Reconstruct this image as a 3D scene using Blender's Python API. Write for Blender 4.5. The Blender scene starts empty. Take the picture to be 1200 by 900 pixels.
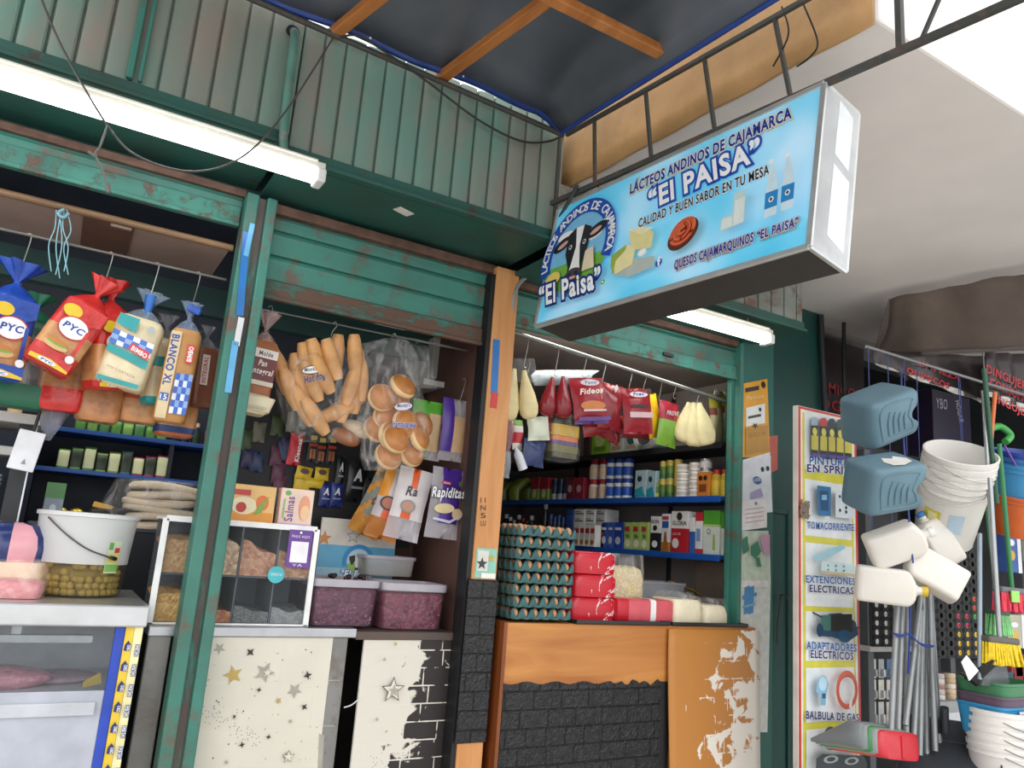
import bpy, bmesh, math, random
from mathutils import Vector as V, Matrix as Mx, Euler
random.seed(7)
S = bpy.context.scene
COL = S.collection
pi = math.pi
# ------------------------------------------------------------------ camera, sky, exposure
FPX = 900.0
CAMH = 1.5
_y, _p, _r = math.radians(30), math.radians(11.9), math.radians(4.4)
FW = V((math.cos(_p)*math.sin(_y), math.cos(_p)*math.cos(_y), math.sin(_p)))
_r0 = V((math.cos(_y), -math.sin(_y), 0)); _u0 = _r0.cross(FW)
RT = _r0*math.cos(_r) + _u0*math.sin(_r)
UP = _u0*math.cos(_r) - _r0*math.sin(_r)
cam_d = bpy.data.cameras.new('camera'); cam = bpy.data.objects.new('camera', cam_d); COL.objects.link(cam)
cam_d.sensor_fit = 'HORIZONTAL'; cam_d.sensor_width = 36; cam_d.lens = 36*FPX/1200; cam_d.clip_start = .02
mm = Mx((RT, UP, -FW)).transposed().to_4x4(); mm.translation = (0, 0, CAMH); cam.matrix_world = mm
S.camera = cam
S.view_settings.view_transform = 'Standard'; S.view_settings.look = 'None'
S.view_settings.exposure = 0.3; S.view_settings.gamma = 1; S.view_settings.use_curve_mapping = False
try:
    S.cycles.use_denoising = True; S.cycles.transparent_max_bounces = 24; S.cycles.max_bounces = 8
    S.cycles.sample_clamp_indirect = 6
except Exception: pass
wd = bpy.data.worlds.new('overcast_sky'); S.world = wd; wd.use_nodes = True
nt = wd.node_tree; nt.nodes.clear()
_o = nt.nodes.new('ShaderNodeOutputWorld'); _b = nt.nodes.new('ShaderNodeBackground')
_tc = nt.nodes.new('ShaderNodeTexCoord'); _sp = nt.nodes.new('ShaderNodeSeparateXYZ'); _cr = nt.nodes.new('ShaderNodeValToRGB')
nt.links.new(_tc.outputs['Generated'], _sp.inputs[0]); nt.links.new(_sp.outputs['Z'], _cr.inputs[0])
nt.links.new(_cr.outputs[0], _b.inputs[0]); nt.links.new(_b.outputs[0], _o.inputs[0])
_cr.color_ramp.elements[0].color = (.85, .88, .92, 1); _cr.color_ramp.elements[0].position = 0
_cr.color_ramp.elements[1].color = (1, 1, 1, 1); _cr.color_ramp.elements[1].position = .6
_b.inputs[1].default_value = 1.45
sun_d = bpy.data.lights.new('overcast_fill', 'SUN'); sun = bpy.data.objects.new('overcast_fill', sun_d); COL.objects.link(sun)  # no sun in this overcast: wide soft fill added from behind the camera
sun_d.energy = 1.1; sun_d.angle = math.radians(70); sun_d.color = (1, .97, .92)
sun.rotation_euler = V((.25, .8, -.62)).to_track_quat('-Z', 'Y').to_euler()

# ------------------------------------------------------------------ pixel rays (1200x900 frame) to points in the place
def ray(x, y): return FW + RT*((x-600)/FPX) + UP*((450-y)/FPX)
C0 = V((0, 0, CAMH))
def PY(x, y, Y): d = ray(x, y); return C0 + d*(Y/d.y)
def PX(x, y, X): d = ray(x, y); return C0 + d*(X/d.x)
def PZ(x, y, Z): d = ray(x, y); return C0 + d*((Z-CAMH)/d.z)
def scale_at(p): return (V(p)-C0).dot(FW)/FPX            # metres per pixel there

# ------------------------------------------------------------------ materials
def lin(h):
    h = h.lstrip('#'); c = [int(h[i:i+2], 16)/255 for i in (0, 2, 4)]
    return tuple(x/12.92 if x <= .04045 else ((x+.055)/1.055)**2.4 for x in c)
_mc = {}
def base_mat(name):
    m = bpy.data.materials.new(name); m.use_nodes = True
    return m, m.node_tree, m.node_tree.nodes['Principled BSDF']
def N(nt, t, **k):
    n = nt.nodes.new(t)
    for a, b in k.items():
        if a.startswith('i_'): n.inputs[a[2:].replace('_', ' ')].default_value = b
        else: setattr(n, a, b)
    return n
def K(h, rough=.5, metal=0, var=.1, scale=12, bump=0, spec=.5, trans=0):
    """solid colour with a faint procedural mottling"""
    key = (h, rough, metal, var, scale, bump, spec)
    if key in _mc: return _mc[key]
    m, nt, b = base_mat('mottled_' + h.strip('#')); c = lin(h)
    tc = N(nt, 'ShaderNodeTexCoord'); no = N(nt, 'ShaderNodeTexNoise', i_Scale=scale, i_Detail=3.0)
    nt.links.new(tc.outputs['Object'], no.inputs['Vector'])
    r = N(nt, 'ShaderNodeValToRGB'); e = r.color_ramp.elements
    e[0].position = .3; e[1].position = .7
    e[0].color = (*[x*(1-var) for x in c], 1); e[1].color = (*[min(1, x*(1+var)) for x in c], 1)
    nt.links.new(no.outputs['Fac'], r.inputs[0]); nt.links.new(r.outputs[0], b.inputs['Base Color'])
    b.inputs['Roughness'].default_value = rough; b.inputs['Metallic'].default_value = metal
    b.inputs['Specular IOR Level'].default_value = spec
    if bump:
        bp = N(nt, 'ShaderNodeBump', i_Strength=bump, i_Distance=.01); nt.links.new(no.outputs['Fac'], bp.inputs['Height'])
        nt.links.new(bp.outputs[0], b.inputs['Normal'])
    _mc[key] = m; return m
def worn(h, wear, amount=.45, scale=6, rough=.55, bump=.3, stretch=(1, 1, 1), soft=.06, dirt='3a3a34', dirtamt=.5, metal=0):
    """paint with chips of another colour and dirt streaks"""
    key = ('w', h, wear, amount, scale, stretch, soft, dirt, dirtamt)
    if key in _mc: return _mc[key]
    m, nt, b = base_mat('worn_' + h.strip('#')); L = nt.links.new
    tc = N(nt, 'ShaderNodeTexCoord'); mp = N(nt, 'ShaderNodeMapping'); mp.inputs['Scale'].default_value = stretch
    L(tc.outputs['Object'], mp.inputs[0])
    n1 = N(nt, 'ShaderNodeTexNoise', i_Scale=scale, i_Detail=9.0, i_Roughness=.68); L(mp.outputs[0], n1.inputs['Vector'])
    n2 = N(nt, 'ShaderNodeTexNoise', i_Scale=scale*.45, i_Detail=5.0); L(mp.outputs[0], n2.inputs['Vector'])
    r1 = N(nt, 'ShaderNodeValToRGB'); r1.color_ramp.elements[0].position = 1-amount-soft; r1.color_ramp.elements[1].position = 1-amount+soft
    L(n1.outputs['Fac'], r1.inputs[0])
    r2 = N(nt, 'ShaderNodeValToRGB'); r2.color_ramp.elements[0].position = .42; r2.color_ramp.elements[1].position = .75
    L(n2.outputs['Fac'], r2.inputs[0])
    mu = N(nt, 'ShaderNodeMath', operation='MULTIPLY'); mu.inputs[1].default_value = dirtamt; L(r2.outputs[0], mu.inputs[0])
    a = N(nt, 'ShaderNodeMix', data_type='RGBA'); a.inputs[6].default_value = (*lin(h), 1); a.inputs[7].default_value = (*lin(dirt), 1); L(mu.outputs[0], a.inputs[0])
    c = N(nt, 'ShaderNodeMix', data_type='RGBA'); L(a.outputs[2], c.inputs[6]); c.inputs[7].default_value = (*lin(wear), 1); L(r1.outputs[0], c.inputs[0])
    L(c.outputs[2], b.inputs['Base Color']); b.inputs['Roughness'].default_value = rough; b.inputs['Metallic'].default_value = metal
    bp = N(nt, 'ShaderNodeBump', i_Strength=bump, i_Distance=.004); bp.invert = True; L(r1.outputs[0], bp.inputs['Height']); L(bp.outputs[0], b.inputs['Normal'])
    _mc[key] = m; return m
def emit(h, s):
    m, nt, b = base_mat('lit_tube'); b.inputs['Base Color'].default_value = (.9, .9, .9, 1)
    b.inputs['Emission Color'].default_value = (*lin(h), 1); b.inputs['Emission Strength'].default_value = s
    return m
def film(tint='ffffff', lo=.03, hi=.34, rough=.12, scale=9, bump=.6):
    """thin clear crinkled plastic"""
    key = ('f', tint, lo, hi, scale)
    if key in _mc: return _mc[key]
    m, nt, b = base_mat('clear_film_' + tint); L = nt.links.new
    tr = N(nt, 'ShaderNodeBsdfTransparent'); mx = N(nt, 'ShaderNodeMixShader'); out = nt.nodes['Material Output']
    tr.inputs[0].default_value = (*[.55+.45*x for x in lin(tint)], 1)
    tc = N(nt, 'ShaderNodeTexCoord'); mp = N(nt, 'ShaderNodeMapping'); mp.inputs['Scale'].default_value = (1.6, 1.6, .6); mp.inputs['Rotation'].default_value = (.2, .5, .3); L(tc.outputs['Object'], mp.inputs[0]); no = N(nt, 'ShaderNodeTexNoise', i_Scale=scale, i_Detail=3.0, i_Distortion=1.6); L(mp.outputs[0], no.inputs['Vector'])
    r = N(nt, 'ShaderNodeMapRange'); r.inputs[1].default_value = .5; r.inputs[2].default_value = .8; r.inputs[3].default_value = lo; r.inputs[4].default_value = hi
    L(no.outputs['Fac'], r.inputs[0]); L(r.outputs[0], mx.inputs[0]); L(tr.outputs[0], mx.inputs[1]); L(b.outputs[0], mx.inputs[2])
    b.inputs['Base Color'].default_value = (*lin(tint), 1); b.inputs['Roughness'].default_value = rough
    bp = N(nt, 'ShaderNodeBump', i_Strength=bump, i_Distance=.01); L(no.outputs['Fac'], bp.inputs['Height']); L(bp.outputs[0], b.inputs['Normal'])
    L(mx.outputs[0], out.inputs[0]); _mc[key] = m; return m
def clear(tint='ffffff', fac=.12, rough=.05):
    key = ('c', tint, fac, rough)
    if key in _mc: return _mc[key]
    m, nt, b = base_mat('clear_sheet_' + tint); L = nt.links.new
    tr = N(nt, 'ShaderNodeBsdfTransparent'); mx = N(nt, 'ShaderNodeMixShader'); mx.inputs[0].default_value = fac
    tr.inputs[0].default_value = (*[.6+.4*x for x in lin(tint)], 1)
    b.inputs['Base Color'].default_value = (*[x*(.35 if fac < .2 else 1) for x in lin(tint)], 1); b.inputs['Roughness'].default_value = rough
    L(tr.outputs[0], mx.inputs[1]); L(b.outputs[0], mx.inputs[2]); L(mx.outputs[0], nt.nodes['Material Output'].inputs[0])
    _mc[key] = m; return m
def speckle(c1, c2, scale=60, rough=.6, bump=.8, c3=None):
    """grains, nuts, berries: voronoi cells with their own tone"""
    key = ('s', c1, c2, scale)
    if key in _mc: return _mc[key]
    m, nt, b = base_mat('grains_' + c1); L = nt.links.new
    tc = N(nt, 'ShaderNodeTexCoord'); vo = N(nt, 'ShaderNodeTexVoronoi', i_Scale=scale); L(tc.outputs['Object'], vo.inputs['Vector'])
    mx = N(nt, 'ShaderNodeMix', data_type='RGBA'); mx.inputs[6].default_value = (*lin(c1), 1); mx.inputs[7].default_value = (*lin(c2), 1)
    sp = N(nt, 'ShaderNodeSeparateXYZ'); L(vo.outputs['Color'], sp.inputs[0]); L(sp.outputs[0], mx.inputs[0]); L(mx.outputs[2], b.inputs['Base Color'])
    bp = N(nt, 'ShaderNodeBump', i_Strength=bump, i_Distance=.006); bp.invert = True; L(vo.outputs['Distance'], bp.inputs['Height']); L(bp.outputs[0], b.inputs['Normal'])
    b.inputs['Roughness'].default_value = rough; _mc[key] = m; return m
def wood(c1, c2, scale=4, rough=.5, axis=2, gloss=.5):
    key = ('wd', c1, c2, scale, axis)
    if key in _mc: return _mc[key]
    m, nt, b = base_mat('wood_' + c1); L = nt.links.new
    tc = N(nt, 'ShaderNodeTexCoord'); mp = N(nt, 'ShaderNodeMapping'); s = [scale*3]*3; s[axis] = scale*.35; mp.inputs['Scale'].default_value = s
    L(tc.outputs['Object'], mp.inputs[0])
    n1 = N(nt, 'ShaderNodeTexNoise', i_Scale=1.6, i_Detail=7.0, i_Distortion=1.0); L(mp.outputs[0], n1.inputs['Vector'])
    r = N(nt, 'ShaderNodeValToRGB'); r.color_ramp.elements[0].position = .35; r.color_ramp.elements[1].position = .68
    r.color_ramp.elements[0].color = (*lin(c2), 1); r.color_ramp.elements[1].color = (*lin(c1), 1)
    L(n1.outputs['Fac'], r.inputs[0]); L(r.outputs[0], b.inputs['Base Color']); b.inputs['Roughness'].default_value = rough
    b.inputs['Specular IOR Level'].default_value = gloss
    _mc[key] = m; return m
def bricks(face, mort, bw=.145, bh=.075, bump=1., rough=.45, peel=None, x0=0, zone=(.1, .5)):
    """embossed brick foam sheet in the x-z plane; peel = colour of the board where the sheet has come off to the left of x0"""
    m, nt, b = base_mat('brick_sheet_' + face); L = nt.links.new
    tc = N(nt, 'ShaderNodeTexCoord'); s = N(nt, 'ShaderNodeSeparateXYZ'); cb = N(nt, 'ShaderNodeCombineXYZ')
    L(tc.outputs['Object'], s.inputs[0]); L(s.outputs[0], cb.inputs[0]); L(s.outputs[2], cb.inputs[1])
    br = N(nt, 'ShaderNodeTexBrick'); br.inputs['Scale'].default_value = 1; br.inputs['Brick Width'].default_value = bw; br.inputs['Row Height'].default_value = bh
    br.inputs['Mortar Size'].default_value = .0035; br.inputs['Mortar Smooth'].default_value = .6; br.offset = .45; br.squash = .7; br.squash_frequency = 3
    br.inputs['Color1'].default_value = (*lin(face), 1); br.inputs['Color2'].default_value = (*[x*.8 for x in lin(face)], 1); br.inputs['Mortar'].default_value = (*lin(mort), 1)
    L(cb.outputs[0], br.inputs['Vector'])
    no = N(nt, 'ShaderNodeTexNoise', i_Scale=28., i_Detail=5., i_Distortion=2.5); L(tc.outputs['Object'], no.inputs['Vector'])
    ad = N(nt, 'ShaderNodeMath', operation='MULTIPLY_ADD'); ad.inputs[1].default_value = .55; L(no.outputs['Fac'], ad.inputs[0])
    inv = N(nt, 'ShaderNodeMath', operation='MULTIPLY_ADD'); inv.inputs[1].default_value = -1.; inv.inputs[2].default_value = 1.; L(br.outputs['Fac'], inv.inputs[0]); L(inv.outputs[0], ad.inputs[2])
    bp = N(nt, 'ShaderNodeBump', i_Strength=bump, i_Distance=.006); L(ad.outputs[0], bp.inputs['Height']); L(bp.outputs[0], b.inputs['Normal'])
    b.inputs['Roughness'].default_value = rough
    if peel is None:
        L(br.outputs['Color'], b.inputs['Base Color'])
    else:
        n2 = N(nt, 'ShaderNodeTexNoise', i_Scale=11., i_Detail=6., i_Distortion=.6); L(tc.outputs['Object'], n2.inputs['Vector'])
        mr = N(nt, 'ShaderNodeMapRange'); mr.inputs[1].default_value = zone[0]; mr.inputs[2].default_value = zone[1]; mr.inputs[3].default_value = -.28; mr.inputs[4].default_value = .22
        dv = N(nt, 'ShaderNodeMath', operation='MULTIPLY_ADD'); dv.inputs[1].default_value = peel[2]; L(s.outputs[2], dv.inputs[0]); L(s.outputs[0], dv.inputs[2]); L(dv.outputs[0], mr.inputs[0])
        a1 = N(nt, 'ShaderNodeMath', operation='ADD'); L(n2.outputs['Fac'], a1.inputs[0]); L(mr.outputs[0], a1.inputs[1])
        a2 = N(nt, 'ShaderNodeMath', operation='MULTIPLY_ADD'); a2.inputs[1].default_value = peel[1]; L(br.outputs['Fac'], a2.inputs[0]); L(a1.outputs[0], a2.inputs[2])
        rr = N(nt, 'ShaderNodeValToRGB'); rr.color_ramp.elements[0].position = .54; rr.color_ramp.elements[1].position = .57; L(a2.outputs[0], rr.inputs[0])
        mx = N(nt, 'ShaderNodeMix', data_type='RGBA'); L(rr.outputs[0], mx.inputs[0]); mx.inputs[6].default_value = (*lin(peel[0]), 1); mx.inputs[7].default_value = (*lin(face), 1)
        L(mx.outputs[2], b.inputs['Base Color'])
    return m

# ------------------------------------------------------------------ mesh builder
class MB:
    def __init__(s, m=None): s.v = []; s.f = []; s.fm = []; s.mats = []; s.m = m; s.T = None
    def mi(s, m):
        if m not in s.mats: s.mats.append(m)
        return s.mats.index(m)
    def add(s, vs, fs, m=None):
        o = len(s.v); vs = [V(p) for p in vs]
        if s.T is not None: vs = [s.T @ p for p in vs]
        s.v += vs; k = s.mi(m or s.m)
        for f in fs: s.f.append([i+o for i in f]); s.fm.append(k)
        return s
    def box(s, c, d, rot=None, m=None):
        x, y, z = [q/2 for q in d]; c = V(c); R = rot.to_matrix() if isinstance(rot, Euler) else (Euler(rot).to_matrix() if rot else None)
        vs = [V((a*x, b*y, e*z)) for e in (-1, 1) for a, b in ((-1, -1), (1, -1), (1, 1), (-1, 1))]
        if R: vs = [R @ p for p in vs]
        return s.add([p+c for p in vs], [(3, 2, 1, 0), (4, 5, 6, 7), (0, 1, 5, 4), (1, 2, 6, 5), (2, 3, 7, 6), (3, 0, 4, 7)], m)
    def span(s, a, b, m=None):
        a, b = V(a), V(b); return s.box((a+b)/2, [abs(b[i]-a[i]) for i in range(3)], None, m)
    def beam(s, a, b, w, h, m=None, up=(0, 0, 1)):
        a, b = V(a), V(b); d = (b-a).normalized(); u = V(up); r = d.cross(u)
        if r.length < 1e-4: r = d.cross(V((0, 1, 0)))
        r.normalize(); u = r.cross(d)
        vs = [p + r*(i*w/2) + u*(j*h/2) for p in (a, b) for i, j in ((-1, -1), (1, -1), (1, 1), (-1, 1))]
        return s.add(vs, [(3, 2, 1, 0), (4, 5, 6, 7), (0, 1, 5, 4), (1, 2, 6, 5), (2, 3, 7, 6), (3, 0, 4, 7)], m)
    def quad(s, *p, m=None): return s.add(p, [tuple(range(len(p)))], m)
    def prism(s, poly, h, m=None):
        """poly of 3-D points (planar), h a vector"""
        n = len(poly); h = V(h); vs = [V(p) for p in poly] + [V(p)+h for p in poly]
        return s.add(vs, [tuple(range(n-1, -1, -1)), tuple(range(n, 2*n))] + [(i, (i+1) % n, n+(i+1) % n, n+i) for i in range(n)], m)
    def loft(s, rings, cap=(1, 1), mats=None, closed=True):
        n = len(rings[0]); o = 0
        for i, r in enumerate(rings[:-1]):
            q = rings[i+1]; fs = [(k, (k+1) % n, n+(k+1) % n, n+k) for k in range(n if closed else n-1)]
            s.add(list(r)+list(q), fs, mats[i] if mats else None)
        if cap[0]: s.add(rings[0], [tuple(range(n-1, -1, -1))], mats[0] if mats else None)
        if cap[1]: s.add(rings[-1], [tuple(range(n))], mats[-1] if mats else None)
        return s
    def tube(s, pts, r, n=8, m=None, cap=True, closed=False):
        pts = [V(p) for p in pts]; rs = r if isinstance(r, (list, tuple)) else [r]*len(pts); rings = []; pu = None
        for i, p in enumerate(pts):
            if closed: d = pts[(i+1) % len(pts)] - pts[i-1]
            else: d = pts[min(i+1, len(pts)-1)] - pts[max(i-1, 0)]
            d.normalize()
            if pu is None: pu = d.orthogonal().normalized()
            u = (pu - d*pu.dot(d)); u = u.normalized() if u.length > 1e-6 else d.orthogonal().normalized(); pu = u; w = d.cross(u)
            rings.append([p + (u*math.cos(2*pi*k/n) + w*math.sin(2*pi*k/n))*rs[i] for k in range(n)])
        o = [q for R in rings for q in R]; fs = []; L = len(rings)
        for i in range(L if closed else L-1):
            j = (i+1) % L
            for k in range(n): fs.append((i*n+k, i*n+(k+1) % n, j*n+(k+1) % n, j*n+k))
        if cap and not closed: fs += [tuple(range(n-1, -1, -1)), tuple((L-1)*n+k for k in range(n))]
        return s.add(o, fs, m)
    def lathe(s, prof, n=20, o=(0, 0, 0), mats=None, M=None, m=None, sx=1, sy=1):
        o = V(o); rings = []
        for r, z in prof:
            ring = [V((r*sx*math.cos(2*pi*k/n), r*sy*math.sin(2*pi*k/n), z)) for k in range(n)]
            rings.append([(M @ p if M else p)+o for p in ring])
        vs = [q for R in rings for q in R]
        if mats:
            for i in range(len(rings)-1):
                s.add(rings[i]+rings[i+1], [(k, (k+1) % n, n+(k+1) % n, n+k) for k in range(n)], mats[i])
            if prof[0][0] > 1e-5: s.add(rings[0], [tuple(range(n-1, -1, -1))], mats[0])
            if prof[-1][0] > 1e-5: s.add(rings[-1], [tuple(range(n))], mats[-1])
            return s
        fs = [(i*n+k, i*n+(k+1) % n, (i+1)*n+(k+1) % n, (i+1)*n+k) for i in range(len(rings)-1) for k in range(n)]
        fs.append(tuple(range(n-1, -1, -1))); fs.append(tuple((len(rings)-1)*n+k for k in range(n)))
        return s.add(vs, fs, m)
    def ball(s, c, r, n=12, k=8, M=None, m=None):
        r = r if isinstance(r, (tuple, list)) else (r, r, r); c = V(c); rings = []
        for i in range(1, k):
            a = pi*i/k; rings.append([V((r[0]*math.sin(a)*math.cos(2*pi*j/n), r[1]*math.sin(a)*math.sin(2*pi*j/n), -r[2]*math.cos(a))) for j in range(n)])
        pts = [V((0, 0, -r[2]))] + [p for R in rings for p in R] + [V((0, 0, r[2]))]
        pts = [(M @ p if M else p)+c for p in pts]
        fs = [(0, 1+(j+1) % n, 1+j) for j in range(n)]
        for i in range(k-2):
            for j in range(n): fs.append((1+i*n+j, 1+i*n+(j+1) % n, 1+(i+1)*n+(j+1) % n, 1+(i+1)*n+j))
        e = len(pts)-1; b = 1+(k-2)*n
        fs += [(e, b+j, b+(j+1) % n) for j in range(n)]
        return s.add(pts, fs, m)
    def grid(s, nu, nv, fn, m=None, mf=None):
        vs = [V(fn(i/nu, j/nv)) for j in range(nv+1) for i in range(nu+1)]
        if mf is None:
            return s.add(vs, [(j*(nu+1)+i, j*(nu+1)+i+1, (j+1)*(nu+1)+i+1, (j+1)*(nu+1)+i) for j in range(nv) for i in range(nu)], m)
        o = len(s.v); s.add(vs, [])
        for j in range(nv):
            for i in range(nu):
                s.f.append([o+q for q in (j*(nu+1)+i, j*(nu+1)+i+1, (j+1)*(nu+1)+i+1, (j+1)*(nu+1)+i)]); s.fm.append(s.mi(mf((i+.5)/nu, (j+.5)/nv)))
        return s
    def pillow(s, w, h, d, mf=None, m=None, nu=10, nv=14, crimp=.06, wob=.0, top=0.0):
        """filled pouch hanging in the x-z plane, z from -h to 0, facing -y; mf(u, v) picks the print, v = 0 at the top"""
        ph = random.random()*9
        def th(u, v):
            vv = min(1, max(0, (v-crimp)/(1-2*crimp))); return d/2*(max(0, math.sin(pi*u))**.55)*(max(0, math.sin(pi*(vv*(1-top)+top if top else vv)))**.5)
        def wx(u, v):
            vv = min(1, max(0, v)); pin = 1-.06*math.sin(pi*vv)+.01*math.sin(19*v+ph); return (u-.5)*w*pin
        for sg in (-1, 1):
            f = lambda u, v, sg=sg: (wx(u if sg < 0 else 1-u, v), sg*th(u, v) + wob*d*math.sin(7*u+5*v+ph), -v*h)
            g = (lambda u, v, sg=sg: mf(u if sg < 0 else 1-u, v)) if mf else None
            f2 = lambda u, v, f=f: f(u, 1-v); g2 = (lambda u, v, g=g: g(u, 1-v)) if g else None
            s.grid(nu, nv, f2, m, g2)
        return s
    def build(s, name, parent=None, world=False, smooth=None, bevel=0, weld=True, seg=2, sub=0, solid=0):
        me = bpy.data.meshes.new(name)
        vs = s.v; ob = bpy.data.objects.new(name, me)
        if parent is not None:
            if world:
                inv = parent.get('_m'); W = Mx([inv[i*4:i*4+4] for i in range(4)]).inverted(); vs = [W @ p for p in vs]
            ob.parent = parent
        else:
            lo = V([min(p[i] for p in vs) for i in range(3)]); hi = V([max(p[i] for p in vs) for i in range(3)])
            c = V(((lo.x+hi.x)/2, (lo.y+hi.y)/2, lo.z)); vs = [p-c for p in vs]; ob.location = c
        me.from_pydata([tuple(p) for p in vs], [], s.f)
        for q in s.mats: me.materials.append(q)
        me.polygons.foreach_set('material_index', s.fm)
        if weld:
            bm = bmesh.new(); bm.from_mesh(me); bmesh.ops.remove_doubles(bm, verts=bm.verts, dist=1e-5); bm.to_mesh(me); bm.free()
        if smooth is not None:
            me.polygons.foreach_set('use_smooth', [True]*len(me.polygons))
            if smooth < 180: me.set_sharp_from_angle(angle=math.radians(smooth))
        me.update(); COL.objects.link(ob)
        if solid:
            md = ob.modifiers.new('thickness', 'SOLIDIFY'); md.thickness = solid; md.offset = 0
        if bevel:
            md = ob.modifiers.new('bevel', 'BEVEL'); md.width = bevel; md.segments = seg; md.limit_method = 'ANGLE'; md.angle_limit = math.radians(40)
        if sub:
            md = ob.modifiers.new('subdivision', 'SUBSURF'); md.levels = sub; md.render_levels = sub
        return ob
def sring(w, d, z, n=24, e=4., cx=0, cy=0, wave=0, wk=6, ph=0):
    out = []
    for k in range(n):
        a = 2*pi*k/n; c, q = math.cos(a), math.sin(a); f = 1+wave*math.sin(wk*a+ph)
        out.append(V((cx+f*w/2*math.copysign(abs(c)**(2/e), c), cy+f*d/2*math.copysign(abs(q)**(2/e), q), z)))
    return out
def tag(o, label, cat, group=None):
    o['label'] = label; o['category'] = cat
    if group: o['group'] = group
    return o
def thing(name, label, cat, loc=(0, 0, 0), rot=(0, 0, 0), group=None):
    o = bpy.data.objects.new(name, None); COL.objects.link(o); o.location = loc; o.rotation_euler = rot; o.empty_display_size = .05
    M = Mx.Translation(V(loc)) @ Euler(rot).to_matrix().to_4x4(); o['_m'] = [x for r in M for x in r]
    return tag(o, label, cat, group)
def struct(o): o['kind'] = 'structure'; return o
KIDS = None
def copy_tree(o, loc=None, rot=None, label=None, group=None):
    r = o.copy(); COL.objects.link(r)
    if loc is not None: r.location = loc
    if rot is not None: r.rotation_euler = rot
    if label: r['label'] = label
    if group: r['group'] = group
    for ch in list(o.children):
        c = ch.copy(); COL.objects.link(c); c.parent = r
        for g in list(ch.children):
            d = g.copy(); COL.objects.link(d); d.parent = c
    return r
# ------------------------------------------------------------------ flat prints and lettering
_fc = {}
def glyphs(s, offset=0., ext=.0):
    key = (s, offset, ext)
    if key not in _fc:
        cu = bpy.data.curves.new('lettering', 'FONT'); cu.body = s; cu.size = 1; cu.offset = offset; cu.extrude = ext; cu.resolution_u = 3; cu.space_character = 1.12
        ob = bpy.data.objects.new('lettering', cu); me = bpy.data.meshes.new_from_object(ob)
        _fc[key] = ([v.co.copy() for v in me.vertices], [tuple(p.vertices) for p in me.polygons])
        bpy.data.objects.remove(ob); bpy.data.curves.remove(cu); bpy.data.meshes.remove(me)
    return _fc[key]
class Flat:
    """a printed plane: origin o, unit axes ux (reading direction), uy (up); layers lie a fraction of a millimetre apart"""
    def __init__(s, o, ux, uy): s.o = V(o); s.ux = V(ux).normalized(); s.uy = V(uy).normalized(); s.n = s.ux.cross(s.uy); s.mb = MB(); s.h = .0008
    def px(s, x, y):
        d = ray(x, y); t = (s.o-C0).dot(s.n)/d.dot(s.n); p = C0+d*t-s.o; return (p.dot(s.ux), p.dot(s.uy))
    def w(s, u, v, h=None): return s.o + s.ux*u + s.uy*v + s.n*(s.h if h is None else h)
    def step(s, d=.0006): s.h += d
    def poly(s, pts, m):
        s.step(); s.mb.add([s.w(*p) for p in pts], [tuple(range(len(pts)))], m)
    def pxpoly(s, pts, m): s.poly([s.px(*p) for p in pts], m)
    def ell(s, c, rx, ry, m, n=28, rot=0, a0=0, a1=2*pi, inner=0):
        s.step(); P = []
        full = abs(a1-a0-2*pi) < 1e-6
        def pt(f, k):
            a = a0+(a1-a0)*k/n; x, y = f*rx*math.cos(a), f*ry*math.sin(a); return s.w(c[0]+x*math.cos(rot)-y*math.sin(rot), c[1]+x*math.sin(rot)+y*math.cos(rot))
        if inner:
            s.mb.add([pt(f, k) for f in (inner, 1) for k in range(n+1)], [(k+1, k, n+1+k, n+2+k) for k in range(n)], m)
        else:
            q = [pt(1, k) for k in range(n if full else n+1)]; s.mb.add(q, [tuple(range(len(q)))], m)
    def rect(s, u0, v0, u1, v1, m): s.poly([(u0, v0), (u1, v0), (u1, v1), (u0, v1)], m)
    def text(s, t, p0, p1, top, m, off=0., outline=None, oo=.06, shear=0.):
        """p0, p1 baseline ends and top the cap-height point over p0, all (u, v)"""
        vs, fs = glyphs(t, off); xs = [q.x for q in vs]; x0, x1 = min(xs), max(xs)
        dx = V((p1[0]-p0[0], p1[1]-p0[1]))/(x1-x0); dy = V((top[0]-p0[0], top[1]-p0[1]))/.70
        for o_, mat in (([(oo, outline)] if outline else []) + [(off, m)]):
            s.step(); a, f = glyphs(t, o_); 
            q = []
            for c in a:
                e = dx*(c.x-x0) + dy*c.y + dx*(shear*c.y); q.append(s.w(p0[0]+e.x, p0[1]+e.y))
            s.mb.add(q, f, mat)
    def pxtext(s, t, p0, p1, top, m, **k): s.text(t, s.px(*p0), s.px(*p1), s.px(*top), m, **k)
    def arctext(s, t, c, r, a0, a1, size, m, off=.01):
        s.step(); n = len(t)
        for i, ch in enumerate(t):
            if ch == ' ': continue
            a = a0+(a1-a0)*(i+.5)/n; vs, fs = glyphs(ch, off); xs = [q.x for q in vs]; cx = (min(xs)+max(xs))/2
            ex = V((math.sin(a), -math.cos(a))); ey = V((math.cos(a), math.sin(a)))
            q = [s.w(c[0]+ey.x*r+(ex.x*(p.x-cx)+ey.x*(p.y-.35))*size, c[1]+ey.y*r+(ex.y*(p.x-cx)+ey.y*(p.y-.35))*size) for p in vs]
            s.mb.add(q, fs, m)
    def build(s, name, parent): return s.mb.build(name, parent, True, weld=False)
def star(c, r, n=5, q=.42, a=pi/2):
    return [(c[0]+(r if k % 2 == 0 else r*q)*math.cos(a+pi*k/n), c[1]+(r if k % 2 == 0 else r*q)*math.sin(a+pi*k/n)) for k in range(2*n)]
def arc(a, b, sag, n=14):
    a, b = V(a), V(b); return [a+(b-a)*(i/n)+V((0, 0, -sag*4*(i/n)*(1-i/n))) for i in range(n+1)]
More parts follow.
